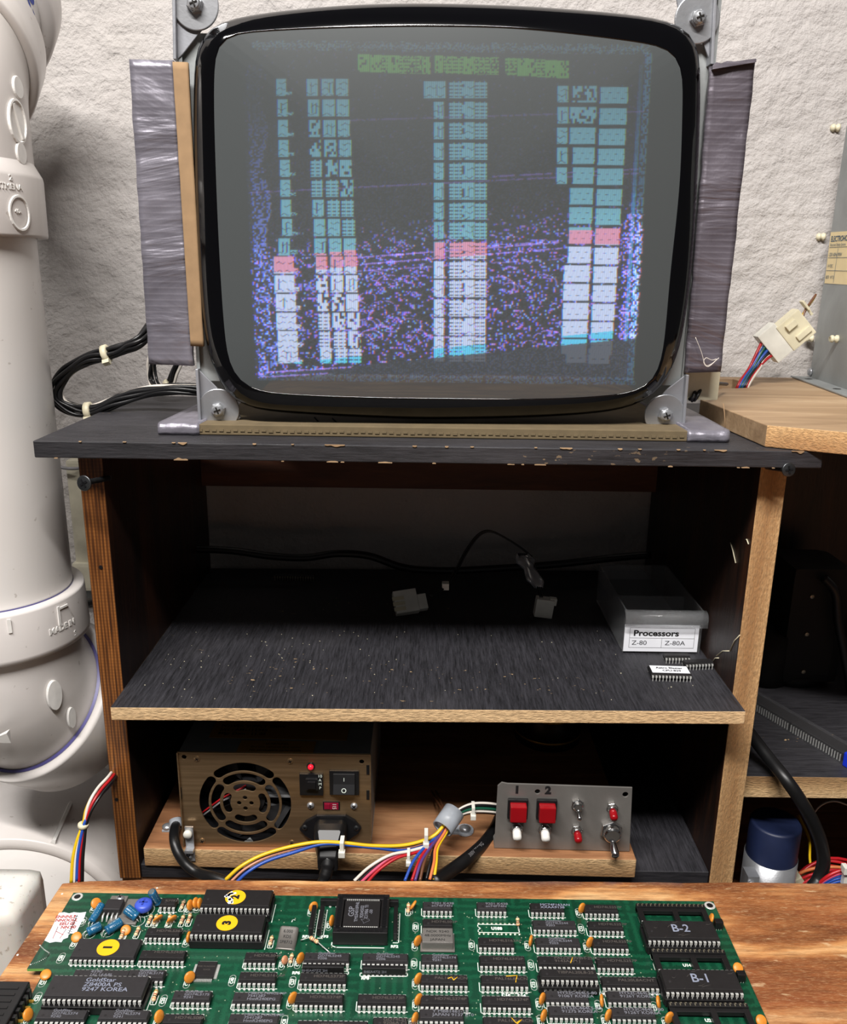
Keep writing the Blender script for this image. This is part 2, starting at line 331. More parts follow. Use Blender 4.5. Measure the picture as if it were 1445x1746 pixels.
w=mb.build('wall_back',M['wall'],origin=(0,WY,0)); tag(w,'rough off-white painted masonry wall behind the shelves','wall',kind='structure')
mb=MB().box(-1.1,1.1,-1.6,WY+.12,-.05,0); w=mb.build('floor',M['concrete']); tag(w,'grey concrete floor under the bench','floor',kind='structure')

# ---------------------------------------------------------------- shelf unit
XL0,XL1,XR0,XR1=-.2345,-.2177,.2275,.2462
cab=thing('shelf_unit',(0,.12,.838),'black and brown wooden shelf unit of plywood boards with three open levels','shelf unit')
def part(mb,name,mats,parent,label=None,bevel=0,**k):
    o=mb.build(name,mats,parent,bevel=bevel,**k)
    if label: o['label']=label
    return o
# top board: black, worn front edge
mb=MB(); mb.box(-.2540,.2590,-.020,.187,ZT-.0112,ZT)
# material per face: front edge
mb.m=[0,0,1,0,1,1]
part(mb,'top_board',[M['black_top'],M['black_edge']],cab,'black painted plywood top with a chipped front edge',.0007)
# chipped raw wood slivers along the edge of the top
mb=MB(); r=random.Random(3)
def chips_along(z,sgn,amp,thr):
    N_=900; run=[]
    for k in range(N_+1):
        x=-.2535+.512*k/N_; e=amp*(noise.noise(Vector((x*60,sgn*3,0)))+.6*noise.noise(Vector((x*240,sgn*5,1)))-thr)
        if e>0.00003: run.append((x,min(e,.0016)))
        else:
            if len(run)>3: yield run
            run=[]
for z,sgn,amp,thr in ((ZT,-1,.0026,.20),(ZT-.0112,1,.0024,.26)):
    for run in chips_along(z,sgn,amp,thr):
        lo=[Vector((x,-.0207,z+sgn*e)) for x,e in run]; hi=[Vector((x,-.0207,z-sgn*.00025)) for x,e in run[::-1]]
        mb.prism(lo+hi,(0,.0010+.0004*r.random(),0))
part(mb,'chipped_edge',M['oak'],cab,'pale raw wood showing along the chipped edge')
def upright(x0,x1,mats,label):
    mb=MB(); mb.box(x0,x1,0,.262,.838,ZT-.0112); mb.m=[0,0,1,0,0,0]; return part(mb,'side_panel',mats,cab,label,.0010)
spL=upright(XL0,XL1,[M['brown'],M['stain_edge']],'dark brown stained side panel with a glossy striped front edge')
spR=upright(XR0,XR1,[M['brown'],M['plyX']],'side panel, brown inside with a raw plywood front edge')
mb=MB(); mb.box(XL1,XR0,-.027,.262,ZS-.0100,ZS); mb.m=[0,0,1,0,1,1]
# follow the photographed slight lift to the right
for i,v in enumerate(mb.v):
    mb.v[i]=(v[0],v[1],v[2]+(-.0018 if v[0]<0 else .0018))
part(mb,'middle_shelf',[M['black_shelf'],M['plyZ']],cab,'black stained shelf with a raw plywood front edge',.0005)
mb=MB(); mb.box(XL1,XR0,.002,.262,.838,.8500); mb.m=[0,0,1,0,0,0]; part(mb,'bottom_board',[M['black_shelf'],M['black_edge']],cab,None,.0006)
mb=MB(); mb.box(XL1,XR0,.246,.262,1.094,1.135); mb.box(XL1,XR0,.246,.262,1.135,ZT-.0112); part(mb,'back_crossbar',M['crossbar'],cab,'reddish wooden crossbar under the top at the back')
mb=MB(); mb.box(XL1,XR0,.250,.262,.850,.985); part(mb,'back_board',M['blackp'],cab,'black board closing the lowest level')
def wood_screw(px,py,tilt,R=.0052):
    """countersunk screw head sticking out of a front edge"""
    p=PY(px,py,-.025); ax=Vector(tilt).normalized()
    mb=MB(); mb.smooth=True
    mb.lathe([(.0018,.028),(.0020,.026),(.0018,.024),(.0021,.022),(.0018,.020),(.0021,.018),(.0018,.016),(.0021,.014),(.0018,.012),(.0020,.0115),(.0018,.010),(.0021,.0085),(.0018,.007),(.0021,.0055),(.0019,.004),(R,.0008),(R,0),(R*.9,-.0002)],p,-ax,20)
    mb.smooth=False
    T=frame(p-ax*(-.0004),Vector((1,.2,.25)),Vector((-.25,0,1)))
    mb.mi=1
    for a in (0,PI/2):
        Q=Matrix.Translation(p+ax*.00035)@Vector((0,0,1)).rotation_difference(ax).to_matrix().to_4x4()@Matrix.Rotation(a+.3,4,'Z'); mb.box(-R*.55,R*.55,-R*.13,R*.13,-.0002,.0003,M=Q)
    return part(mb,'screw',[M['steel_dark'],M['blackp']],cab,'dark countersunk cross-head screw sticking out')
wood_screw(143,824,(-.25,-1,.1)); wood_screw(1346,801,(.15,-1,.15),.0046)
mb=MB()
for px,py in ((172,967),(199,1363)):
    p=PY(px,py,-.0002); mb.lathe([(.0014,0),(.0014,.0004)],p,(0,-1,0),12)
part(mb,'screw_hole',M['blackp'],cab,'small dark screw hole')
# white chalky scuffs on the right inner side
mb=MB(); r=random.Random(5)
for (a,b) in (((1255,960),(1246,925)),((1262,1083),(1245,1110)),((1245,1110),(1222,1118)),((1226,1122),(1215,1130)),((1272,920),(1277,928))):
    p=PX(a[0],a[1],XR0-.0003); q=PX(b[0],b[1],XR0-.0003); mb.tube([p,(p+q)/2+Vector((0,.001,.0015)),q],.0004,5)
part(mb,'scuff_mark',M['nylon'],cab,'pale scratches on the right inner side')
# lint and sawdust specks on the middle shelf (stuff)
mb=MB(); r=random.Random(11)
for k in range(90):
    x=r.uniform(XL1+.01,XR0-.01) if r.random()<.5 else r.uniform(XL1+.01,-.02); y=r.uniform(-.02,.11); s=r.uniform(.0002,.00045)
    zz=ZS+(-.0018+ (x-XL1)/(XR0-XL1)*.0036); mb.box(x,x+s*r.uniform(1,2.2),y,y+s,zz,zz+.0003)
o=mb.build('sawdust',M['nylon']); tag(o,'pale specks of sawdust scattered on the black middle shelf','sawdust',kind='stuff')

# neighbouring shelf on the right, carried by the right side panel
sd=thing('side_shelf',(.40,.12,ZB),'black topped shelf with a pale plywood edge, right of the shelf unit','shelf')
p=PY(1310,1324,.010); q=PY(1310,1360,.010); ZR=p.z
mb=MB(); mb.box(XR1,.75,.010,.262,q.z,ZR); mb.m=[0,0,1,0,0,0]; part(mb,'shelf_board',[M['black_top'],M['plyZ']],sd,None,.0005)
mb=MB(); mb.box(.75,.768,.0,.262,.760,ZT-.0112); part(mb,'side_panel',M['brown'],sd)

# stand that carries the shelf unit
tb=thing('support_bench',(.24,.13,0),'plain wooden stand under the shelf unit','bench')
mb=MB(); mb.box(-.2340,.2460,.004,.262,.818,.838); part(mb,'bench_top',M['raw_ply'],tb)
mb=MB(); mb.box(.2480,.80,.0,.262,.742,.760); part(mb,'lower_ledge',M['raw_ply'],tb)
mb=MB(); mb.box(.2200,.2350,.0,.262,.70,.818); part(mb,'upright_board',M['raw_ply'],tb)
for x in (-.23,.20,.76):
    for y in (.02,.22):
        mb=MB(); mb.box(x,x+(.04 if x!=.20 else .029),y,y+.04,0,.818 if x<.5 else .742); part(mb,'leg',M['raw_ply'],tb)

# ---------------------------------------------------------------- plywood bench in front
A=PZ(110,1499,ZB); B=PZ(0,1664,ZB); Cc=PZ(1445,1505,ZB)
mb=MB(); mb.box(XR1,.75,.240,.250,ZR,ZT-.0112); part(mb,'back_panel',M['brown'],sd,'dark brown panel closing the back')  # dark panel added over the wall to make this back read darker
tb=thing('plywood_workbench',(.05,-.40,0),'workbench with a worn orange-brown plywood top under the green circuit board','workbench')
pts=[]; r=random.Random(9)
yb=A.y
for k in range(61):   # slightly ragged back edge
    x=A.x+(.75-A.x)*k/60; pts.append(Vector((x, A.y+(Cc.y-A.y)*(x-A.x)/(Cc.x-A.x)+r.uniform(-.0006,.0006)-(.0035*math.exp(-k*1.2)),0)))
d=(B-A).normalized()
left=[A+d*(t) for t in np.linspace(.75,.012,24)]
left=[Vector((q.x+r.uniform(-.0004,.0004),q.y,0)) for q in left]
poly=[Vector((.75,left[0].y,0))]+pts[::-1]+left[::-1]
poly=[Vector((q.x,q.y,ZB-.018)) for q in poly][::-1]
mb=MB(); mb.prism(poly,(0,0,.018))
n=len(poly); mb.m=[1]*n+[0,0]
part(mb,'bench_top',[M['bench'],M['bench_edge']],tb,None,.0008)
for x in (-.15,.66):
    for y in (-.75,-.19):
        mb=MB(); mb.box(x,x+.045,y,y+.045,0,ZB-.018); part(mb,'leg',M['raw_ply'],tb)
mb=MB() # pale paint chips by the back left corner
for px,py in ((106,1524),(268,1514),(30,1628)):
    p=PZ(px,py,ZB); mb.lathe([(.0007,0),(.0004,.0002)],p,(0,0,1),8)
part(mb,'paint_speck',M['white'],tb,'tiny white paint specks')

# ---------------------------------------------------------------- waste pipe assembly on the left
AX=Vector((-.332,.055,0)); RP=.0565
pipe=thing('drain_pipe',(AX.x,AX.y,.0),'white plastic drain pipe with sleeves and elbows at the left of the shelf unit','drain pipe')
mb=MB(); mb.smooth=True; zc1=PY(0,1080,AX.y-.06).z; 
ztop=1.318; zlow=1.062
mb.lathe([(RP,zlow-.02),(RP,ztop+.02)],(AX.x,AX.y,0),(0,0,1),96,False); part(mb,'straight_pipe',M['pvc'],pipe)
# upper sleeve and shoulder
mb=MB(); mb.smooth=True
mb.lathe([(RP+.0005,ztop),(.0640,ztop),(.0645,ztop+.002),(.0650,ztop+.038),(.0645,ztop+.0405),(.0605,ztop+.0480),(.0600,ztop+.0490)],(AX.x,AX.y,0),(0,0,1),96,False)
up=part(mb,'upper_sleeve',M['pvc2'],pipe)
# upper elbow leaning back to the wall
def bend(o,d0,d1,r,R,n=16):
    """centre line of a bend starting at o along d0 turning to d1"""
    d0=Vector(d0).normalized(); d1=Vector(d1).normalized(); ax=d0.cross(d1).normalized(); ang=d0.angle(d1); c=o+ax.cross(d0)*R
    pts=[]; 
    for k in range(n+1):
        q=Matrix.Rotation(ang*k/n,3,ax); pts.append(c+q@(o-c))
    return pts
D1=Vector((-.15,.80,.58)).normalized(); o=Vector((AX.x,AX.y,ztop+.078)); c=bend(o,(0,0,1),D1,RP,.047,24)
mb=MB(); mb.tube([o-Vector((0,0,.033))]+c+[c[-1]+D1*.01],.0600,96,False); part(mb,'upper_elbow',M['pvc2'],pipe)
e=c[-1]; c0_path=list(c); mb=MB(); mb.smooth=True
mb.lathe([(.0602,-.003),(.0650,-.004),(.0660,-.001),(.0664,.032),(.0640,.034),(.0565,.034)],e,D1,96,False); mb.lathe([(.0565,.082),(.0650,.082),(.0668,.085),(.0674,.115)],e,D1,96,False)
part(mb,'elbow_lip',M['pvc2'],pipe)
mb=MB(); mb.smooth=True; mb.lathe([(RP,.02),(RP,.115)],e,D1,96,False); part(mb,'straight_pipe',M['pvc'],pipe)
mb=MB(); mb.smooth=True; mb.lathe([(RP+.0004,.047),(RP+.0004,.056)],e,D1,96,False); part(mb,'primer_ring',M['primer'],pipe,'blue purple primer smeared round the joint')
def on_cyl(mb,s,size,ang,z,R,extr=.0006,o=None,**k):
    """raised lettering wrapped around the vertical pipe"""
    vs,fs=text_geo(s,size,extr=extr,**k); out=[]
    o=o or AX
    for v in vs:
        a=ang+v.x/R; rr=R+v.z; out.append((o.x+rr*math.cos(a),o.y+rr*math.sin(a),z+v.y))
    mb.add(out,fs)
# embossing on the upper sleeve
mb=MB()
def badge(a,z,R,rx,rz,h=.0012,ring=False,o=AX):
    n=28; ls=[]
    prof=[(1,0),(.96,h),(.0,h)] if not ring else [(1,0),(.97,h),(.86,h),(.83,.0002)]
    for (s,hh) in prof:
        ls.append([(o.x+(R+hh)*math.cos(a+max(s,.001)*rx*math.cos(t)/R),o.y+(R+hh)*math.sin(a+max(s,.001)*rx*math.cos(t)/R),z+max(s,.001)*rz*math.sin(t)) for t in [2*PI*q/n for q in range(n)]])
    mb.loops(ls,False,not ring)

def surf_point(path,R,tx,ty):
    best=None
    for k in range(1,len(path)-1):
        t=(path[k+1]-path[k-1]).normalized()
        for a_ in np.linspace(-PI,PI,121):
            n_=Vector((math.cos(a_),math.sin(a_),0)); n_=(n_-t*n_.dot(t)).normalized()
            if n_.y>0: continue
            q_=proj(path[k]+n_*R); d_=math.hypot(q_[0]-tx,q_[1]-ty)
            if best is None or d_<best[0]: best=(d_,path[k]+n_*R,n_,t)
    return best[1:]
long_=[Vector((AX.x,AX.y,ztop+.046+.0015*k)) for k in range(21)]+c0_path
for tx,ty,rx,rz in ((33,152,.0062,.0072),(29,207,.0100,.0140),(32,262,.0056,.0072)):
    p_,n_,t_=surf_point(long_,.0595,tx,ty); T_=frame(p_,t_.cross(n_),t_); big=rz>.01
    prof=[(1,-.003),(1,.0014),(.93,.0018),(0,.0018)] if not big else [(1,-.003),(1,.0016),(.90,.0018),(.86,.0006),(0,.0006)]
    sg_=1 if (T_.to_3x3()@Vector((0,0,1))).dot(n_)>0 else -1
    mb.loops([[T_@Vector((rx*max(s_,.01)*math.cos(q),rz*max(s_,.01)*math.sin(q),sg_*h_)) for q in [2*PI*j/28 for j in range(28)]] for s_,h_ in prof],False,True)
    if big: mb.box(-.0012,.0012,-.011,.011,0,.002*sg_,M=T_@Matrix.Rotation(.35,4,'Z'))
badge(-.33,ztop+.015,.0648,.009,.0115,ring=True)
on_cyl(mb,'KSTMENA',.0052,-.44,ztop+.031,.0649); on_cyl(mb,'2',.0052,-.40,ztop+.0365,.0649)
on_cyl(mb,'40-',.004,-.35,ztop+.016,.0649)
part(mb,'embossing',M['pvc_emboss'],pipe,'raised ovals and lettering on the fitting')
mb=MB(); on_cyl(mb,'-ntrrks',.0045,-.95,ztop+.013,.06495,extr=.0001); 
p=PN(60,2,e+D1*.12+Vector((.02,-.05,0)),Vector((0.2,-1,-.5))); Tm=frame(e+D1*.085+Vector((.028,-.055,-.020)),Vector((.1,-.3,1)),Vector((-1,-.45,-.1)))
# writing on the leaning pipe, wrapped round it
vs,fs=text_geo('Socket',.024,bold=.0006,align='LEFT'); q=Vector((0,0,1)).rotation_difference(D1); xo=q@Vector((1,0,0)); yo=q@Vector((0,1,0))
want=Vector((.10,-1,-.15)); want=(want-D1*want.dot(D1)).normalized(); side=D1.cross(want)
H0_,A0_=min(((h_,a_) for h_ in np.linspace(.036,.070,18) for a_ in np.linspace(-2,2,60)),key=lambda q: math.hypot(proj(e+D1*q[0]+(want*math.cos(q[1])+side*math.sin(q[1]))*RP)[0]-50,proj(e+D1*q[0]+(want*math.cos(q[1])+side*math.sin(q[1]))*RP)[1]-14)+(400 if (want*math.cos(q[1])+side*math.sin(q[1])).y>.1 else 0))
out=[]
for v in vs:
    h=H0_+v.x*.95; a=A0_+v.y/RP; out.append(e+D1*h+(want*math.cos(a)+side*math.sin(a))*(RP+.0003))
mb.add(out,fs)
part(mb,'blue_writing',M['ink_blue'],pipe,'handwritten blue marker lettering')
# lower collar
zb=PY(5,1146,AX.y-.066).z; zt=PY(5,1062,AX.y-.066).z
mb=MB(); mb.smooth=True
mb.lathe([(RP+.0003,zt+.0005),(.0645,zt+.0005),(.0650,zt-.0015),(.0662,zb+.004),(.0660,zb),(.0585,zb-.002),(.0575,zb-.004)],(AX.x,AX.y,0),(0,0,1),96,False)
lc=part(mb,'lower_collar',M['pvc2'],pipe)
mb=MB(); mb.smooth=True; mb.lathe([(RP+.0004,zt),(RP+.0004,zt+.0016)],(AX.x,AX.y,0),(0,0,1),96,False); part(mb,'primer_ring',M['primer'],pipe,'thin bluish primer line at the collar')
mb=MB(); on_cyl(mb,'MADE IN',.0062,-.38,(zt+zb)/2-.002,.0657,bold=.0002); on_cyl(mb,'S',.0062,-.20,(zt+zb)/2-.012,.0657)
a=-.95
for (a_,z_,w_,h_) in ((-.98,zt-.0075,.0012,.0052),(-.42,zt-.011,.001,.0075),(-.34,zt-.0055,.004,.0008)):
    ls=[]
    for rr in (.0655,.0664): ls.append([(AX.x+rr*math.cos(a_+sx*w_/.066),AX.y+rr*math.sin(a_+sx*w_/.066),z_+sz*h_) for sx,sz in ((-1,-1),(1,-1),(1,1),(-1,1))])
    mb.loops(ls)
part(mb,'embossing',M['pvc_emboss'],pipe,'raised MADE IN lettering on the collar')
# lower elbow: vertical, then away and down into a hub
D2=Vector((.26,.72,-.64)).normalized(); o=Vector((AX.x,AX.y,zb-.012)); c=bend(o,(0,0,-1),D2,RP,.070,24)
mb=MB(); mb.tube([Vector((AX.x,AX.y,zb+.004))]+c+[c[-1]+D2*.03],[.0590]+[.0600+.0012*min(1,k/12) for k in range(len(c))]+[.0610],96,False); part(mb,'lower_elbow',M['pvc2'],pipe)
e2=c[-1]-D2*.002
mb=MB(); mb.smooth=True; mb.lathe([(.0612,.002),(.0635,-.001),(.0705,-.002),(.0715,.001),(.0722,.046),(.0690,.052),(.0640,.060)],e2,D2,96,False); part(mb,'lower_hub',M['pvc2'],pipe)
mb=MB(); mb.smooth=True; mb.lathe([(.0618,-.0025),(.0640,-.0015)],e2,D2,96,False); part(mb,'primer_ring',M['primer'],pipe,'dark blue primer in the hub joint')
mb=MB()
badge(-.55,zb-.036,.0600,.006,.0125,h=.0025); badge(-.33,zb-.062,.0600,.004,.009,h=.002)
p=Vector((AX.x+.010,AX.y-.0605,zb-.060)); mb.add([p,p+Vector((.020,-.0008,.000)),p+Vector((.0195,-.004,.010)),p+Vector((.019,.002,.010))],[(0,1,2),(0,2,3),(1,3,2),(0,3,1)])
part(mb,'embossing',M['pvc_emboss'],pipe,'raised arrow tabs on the elbow')
# large lower fitting pointing toward the viewer
D3=Vector((.10,-.99,-.06)).normalized(); top=Vector((-.365,.140,.78))
for _ in range(30):      # rest the lip of the fitting where the photo shows it
    wu=Vector((0,0,1)); wu=(wu-D3*wu.dot(D3)).normalized(); q_=proj(top+D3*.064+wu*.0985); top.z+=(q_[1]-1434)*.0003; top.x+=(4-q_[0])*.0003
mb=MB(); mb.smooth=True
mb.lathe([(.040,-.10),(.086,-.075),(.098,-.04),(.1005,0),(.1000,.062),(.0985,.064),(.0900,.064),(.0885,.060)],top,D3,128,False); lf=part(mb,'large_fitting',M['pvc2'],pipe)
mb=MB(); mb.smooth=True; mb.lathe([(.0885,.02),(.0885,.13)],top,D3,96,False); part(mb,'large_pipe',M['pvc'],pipe)
mb=MB(); q3=Vector((0,0,1)).rotation_difference(D3)
wu=Vector((0,0,1)); wu=(wu-D3*wu.dot(D3)).normalized(); ws=D3.cross(wu)
def rib(a,h0,h1,w,t):
    rr=.1003; c0=wu*math.cos(a)+ws*math.sin(a); tg=-wu*math.sin(a)+ws*math.cos(a); p=top+c0*rr
    mb.hexa([p+D3*h0-tg*w,p+D3*h1-tg*w,p+D3*h1+tg*w,p+D3*h0+tg*w],[p+D3*h0-tg*w*.6+c0*t,p+D3*h1-tg*w*.6+c0*t,p+D3*h1+tg*w*.6+c0*t,p+D3*h0+tg*w*.6+c0*t])
sg=1 if ws.x>0 else -1
rib(sg*.42,.010,.062,.0022,.004); rib(sg*1.25,.010,.062,.0022,.004)
part(mb,'rib',M['pvc_emboss'],pipe,'raised straight ribs on the large fitting')
# stack down to the floor
mb=MB(); mb.smooth=True; mb.lathe([(.05,0),(.05,.80)],(-.36,.19,0),(0,0,1),48,False); part(mb,'riser',M['pvc'],pipe)

# grey wall conduit and beige raceway behind the pipe
cz=PY(140,1008,WY-.012).z
mb=MB(); mb.smooth=True; mb.cyl((-.62,WY-.010,cz),(-.20,WY-.010,cz),.008,24); o=mb.build('wall_conduit',M['conduit']); tag(o,'grey horizontal conduit low on the wall, left of the shelf unit','conduit')
a=PY(122,790,WY-.012); b=PY(148,1000,WY-.012)
mb=MB(); mb.box(a.x-.002,a.x+.020,WY-.022,WY+.002,b.z,a.z+.005,bev=.003); mb.box(a.x-.005,a.x+.026,WY-.026,WY+.002,b.z,b.z+.03,bev=.004); o=mb.build('wall_raceway',M['beige']); tag(o,'beige vertical raceway on the wall between pipe and shelf unit','raceway')
mb=MB(); mb.smooth=True; mb.tube(spline([PY(90,790,WY-.03),PY(105,797,WY-.03),PY(125,799,WY-.03),PY(150,797,WY-.02)]),.0016,8); o=mb.build('grey_cable',M['w_grey']); tag(o,'thin grey cable reaching behind the top of the left side panel','cable')
mb=MB(); mb.tube(spline([PY(150,1030,.20),PY(185,1022,.20),PY(250,1010,.2)]),.004,10); o=mb.build('black_cable',M['blackr']); tag(o,'short black cable between the drain pipe and the left side panel','cable')

# dirty white plastic bin, lower left
a=PY(85,1512,-.10)
zt=.905; P1=PZ(86,1512,zt); P2=PZ(68,1556,zt)
mb=MB(); bx1=-.2555; by1=P1.y-.000; by0=PZ(60,1560,zt).y
mb.box(-.42,bx1,by0-.0,by1+.02,0,zt,bev=.010)
o=mb.build('plastic_bin',M['bin'],origin=(-.33,(by0+by1)/2,0)); tag(o,'dirty white plastic bin beside the left end of the plywood bench','bin')
for p_ in o.data.polygons: p_.use_smooth=True
mb=MB(); 
# ---------------------------------------------------------------- arcade monitor
YAW=math.radians(1.8)
MO=Vector((.012,.030,ZT)); U=Vector((math.cos(YAW),math.sin(YAW),0)); N=Vector((math.sin(YAW),-math.cos(YAW),0)); V=Vector((0,0,1))
def mp(px,py,w=0.):                 # pixel -> monitor local (u,v) on the plane w in front of the bracket plane
    q=PN(px,py,MO+N*w,N)-MO; return q.dot(U),q.z
def W3(u,v,w): return MO+U*u+V*v+N*w
mon=thing('crt_monitor',MO,'bare picture tube monitor with duct taped side flaps on top of the shelf unit','monitor')
outer_px=[(329,81),(345,47),(382,28),(476,12),(600,1),(724,-2),(849,1),(943,6),(1067,17),(1148,30),(1183,48),(1198,72),(1202,125),(1200,249),(1189,436),(1173,560),(1154,629),(1123,674),(1067,701),(943,714),(756,719),(631,716),(507,709),(426,700),(388,679),(364,641),(345,579),(332,436),(325,249),(325,125)]
inner_px=[(366,93),(373,72),(388,59),(476,51),(600,46),(724,44),(849,46),(943,53),(1067,68),(1136,80),(1155,93),(1164,115),(1166,156),(1161,311),(1145,467),(1133,592),(1120,641),(1102,661),(1061,672),(943,680),(756,680),(600,677),(476,671),(426,663),(401,641),(388,610),(379,529),(370,374),(364,187)]
NB=160
def resample(px,w,c):
    pts=[mp(x,y,w) for x,y in px]; n=len(pts); dense=[]
    for i in range(n):
        a,b,cc,d=[Vector((*pts[(i+k-1)%n],0)) for k in range(4)]
        for k in range(14):
            t=k/14; dense.append(.5*((2*b)+(cc-a)*t+(2*a-5*b+4*cc-d)*t*t+(3*b-a-3*cc+d)*t**3)*1.0)
    ang=[math.atan2(p.y-c[1],p.x-c[0]) for p in dense]; rad=[math.hypot(p.x-c[0],p.y-c[1]) for p in dense]
    o=np.argsort(ang); A_=np.array(ang)[o]; R_=np.array(rad)[o]
    A_=np.concatenate([A_[-3:]-2*PI,A_,A_[:3]+2*PI]); R_=np.concatenate([R_[-3:],R_,R_[:3]])
    th=np.linspace(-PI,PI,NB,endpoint=False); rr=np.interp(th,A_,R_)
    for _ in range(2): rr=(np.roll(rr,1)+rr*2+np.roll(rr,-1))/4
    return th,rr
cu,cv=mp(762,365,.02)
th,ro=resample(outer_px,.012,(cu,cv)); _,ri=resample(inner_px,.020,(cu,cv))
GW=.0195; GB=.0075
def glass_w(u,v):
    a=math.atan2(v-cv,u-cu); r=math.hypot(u-cu,v-cv); R_=float(np.interp(a,np.append(th,PI),np.append(ri,ri[0]))); 
    return GW+GB*(1-min(1.15,(r/R_))**2)
def loop(rr,w): return [W3(cu+r*math.cos(t),cv+r*math.sin(t),w) for t,r in zip(th,rr)]
mb=MB(); mb.smooth=True
g=(ro-ri)
L=[(ro-.012,-.030),(ro-.0040,-.018),(ro-.0010,-.008),(ro,.000),(ro-.0006,.0050),(ro-.0022,.0095),(ro-.0048,.0132),(ro-.0085,.0160),(ri+g*.36,.0178),(ri+g*.15,.0190),(ri+.0004,.0199),(ri-.0002,.0200),(ri-.0008,.0192),(ri-.003,.0150)]
mb.loops([loop(r,w) for r,w in L],False,False)
part(mb,'bezel',M['bezel'],mon,'glossy black rounded rim of the picture tube')
# --- the picture: computed per pixel of the displayed raster
IW,IH=880,720; X0,Y0=330,10
img=np.zeros((IH,IW,3),np.float32)
yy,xx=np.mgrid[0:IH,0:IW].astype(np.float32); xx+=X0; yy+=Y0
def lin(c): return np.array(s2l(c),np.float32)
cutoff=640-(xx-440)*.0985          # lower edge of the freshly drawn half
hot=452-(xx-470)*.088              # pinkish band
left=412+(yy-85)*.045; right=1113-(yy-90)*.058; topl=82+(xx-440)*.012; bot=640+(xx-440)*.013
inside=(xx>left)&(xx<right)&(yy>topl)&(yy<bot)
low=inside&(yy<cutoff)
# noise fields
def field(cw,ch,dens,shear=0):
    n=rng.random((IH//ch+3,IW//cw+3)); a=(n<1).astype(np.float32)*n
    Y=((yy-Y0)//ch).astype(int); X=((xx-X0+shear*(yy-Y0))%IW//cw).astype(int); return n[Y,X]
n1=field(3,3,0); 
ph=(np.sin(xx*.085+np.sin(yy*.05)*2.2+yy*.16)+np.sin(yy*.33-xx*.12+np.sin(xx*.021)*3))*.5
band=.55+.45*np.sin((yy-380)/13.)*np.cos((xx-500)/300.)
up=np.clip((yy-(hot-75))/75,0,1)
dens=.03+.11*up*(.5+.6*band)+.22*up*(ph>.28)
dots=(n1<dens)&low
n2=field(2,2,0)
faint=np.clip((yy-120)/330,0.12,1)
img+= (n2<.34)[...,None]*(inside)[...,None]*faint[...,None]*lin((62,64,92))*.35
dotc=np.stack([.14+.22*(field(3,3,0)<.4),.13+.16*(field(3,3,0)<.3),.60+.3*field(3,3,0)],-1).astype(np.float32)
img+=dots[...,None]*dotc*(np.clip(up,.08,1)**1.2)[...,None]
# left margin of dense blue noise
lm=(xx>left+6)&(xx<left+34-6*np.sin(yy*.05))&(yy<cutoff+4)&(yy>110)
img+=(lm&(n1<.40))[...,None]*np.array([.10,.16,.60],np.float32)*(np.clip((yy-170)/300,.06,1)**1.3)[...,None]
# sweeping faint lines
for y0,sl,x0,x1,s in ((205,-.03,590,1100,.10),(320,-.05,425,1090,.18),(313,-.05,840,1090,.22),(440,-.075,600,960,.8),(452,-.08,600,960,.75),(463,-.06,600,960,.5),(436,-.07,830,960,.7),(626,-.06,450,600,.9),(634,-.06,440,560,.7)):
    d=np.abs(yy-(y0+sl*(xx-600)-0)); img+=((d<1.3)&(xx>x0)&(xx<x1)&(n1<.8))[...,None]*np.array([.30,.18,.75],np.float32)*s
# curls
for k in range(26):
    cx=rng.uniform(605,940); cy=rng.uniform(470,600); 
    if 715<cx<850: continue
    r_=rng.uniform(12,26); d=np.abs(np.hypot((xx-cx),(yy-cy)*1.5)-r_); img+=((d<1.2)&(yy<cy+4)&(n1<.75)&low)[...,None]*np.array([.30,.18,.7],np.float32)*.8
# frame of the raster
img+=((np.abs(xx-(right-5))<6)&(n1<.6)&inside)[...,None]*np.array([.05,.22,.42],np.float32)*(.25+1.6*np.clip((yy-330)/160,0,1)*(yy<cutoff))[...,None]
img+=((np.abs(xx-(right-17))<3.2)&(yy>110)&(yy<cutoff+3))[...,None]*np.array([.03,.26,.60],np.float32)*(np.clip((yy-90)/360,.10,1)*(.45+.55*n1)*np.where(yy<330,.55,1.))[...,None]
img+=((xx>right-30)&(xx<right+2)&(n1<.34)&(yy>365)&(yy<cutoff))[...,None]*np.array([.30,.2,.8],np.float32)
tb_=np.abs(yy-(topl-8+5*(n1>.5)))<6; img+=(tb_&(n2<.5)&(xx>430)&(xx<1110))[...,None]*lin((60,92,112))*.5
bb=np.abs(yy-(bot+2))<6; img+=(bb&(n2<.5)&(xx>440)&(xx<1085))[...,None]*lin((50,82,110))*.6
img+=((yy>cutoff)&(yy<bot)&inside)[...,None]*lin((50,62,84))*.18*(1+(n2[...,None]<.3))
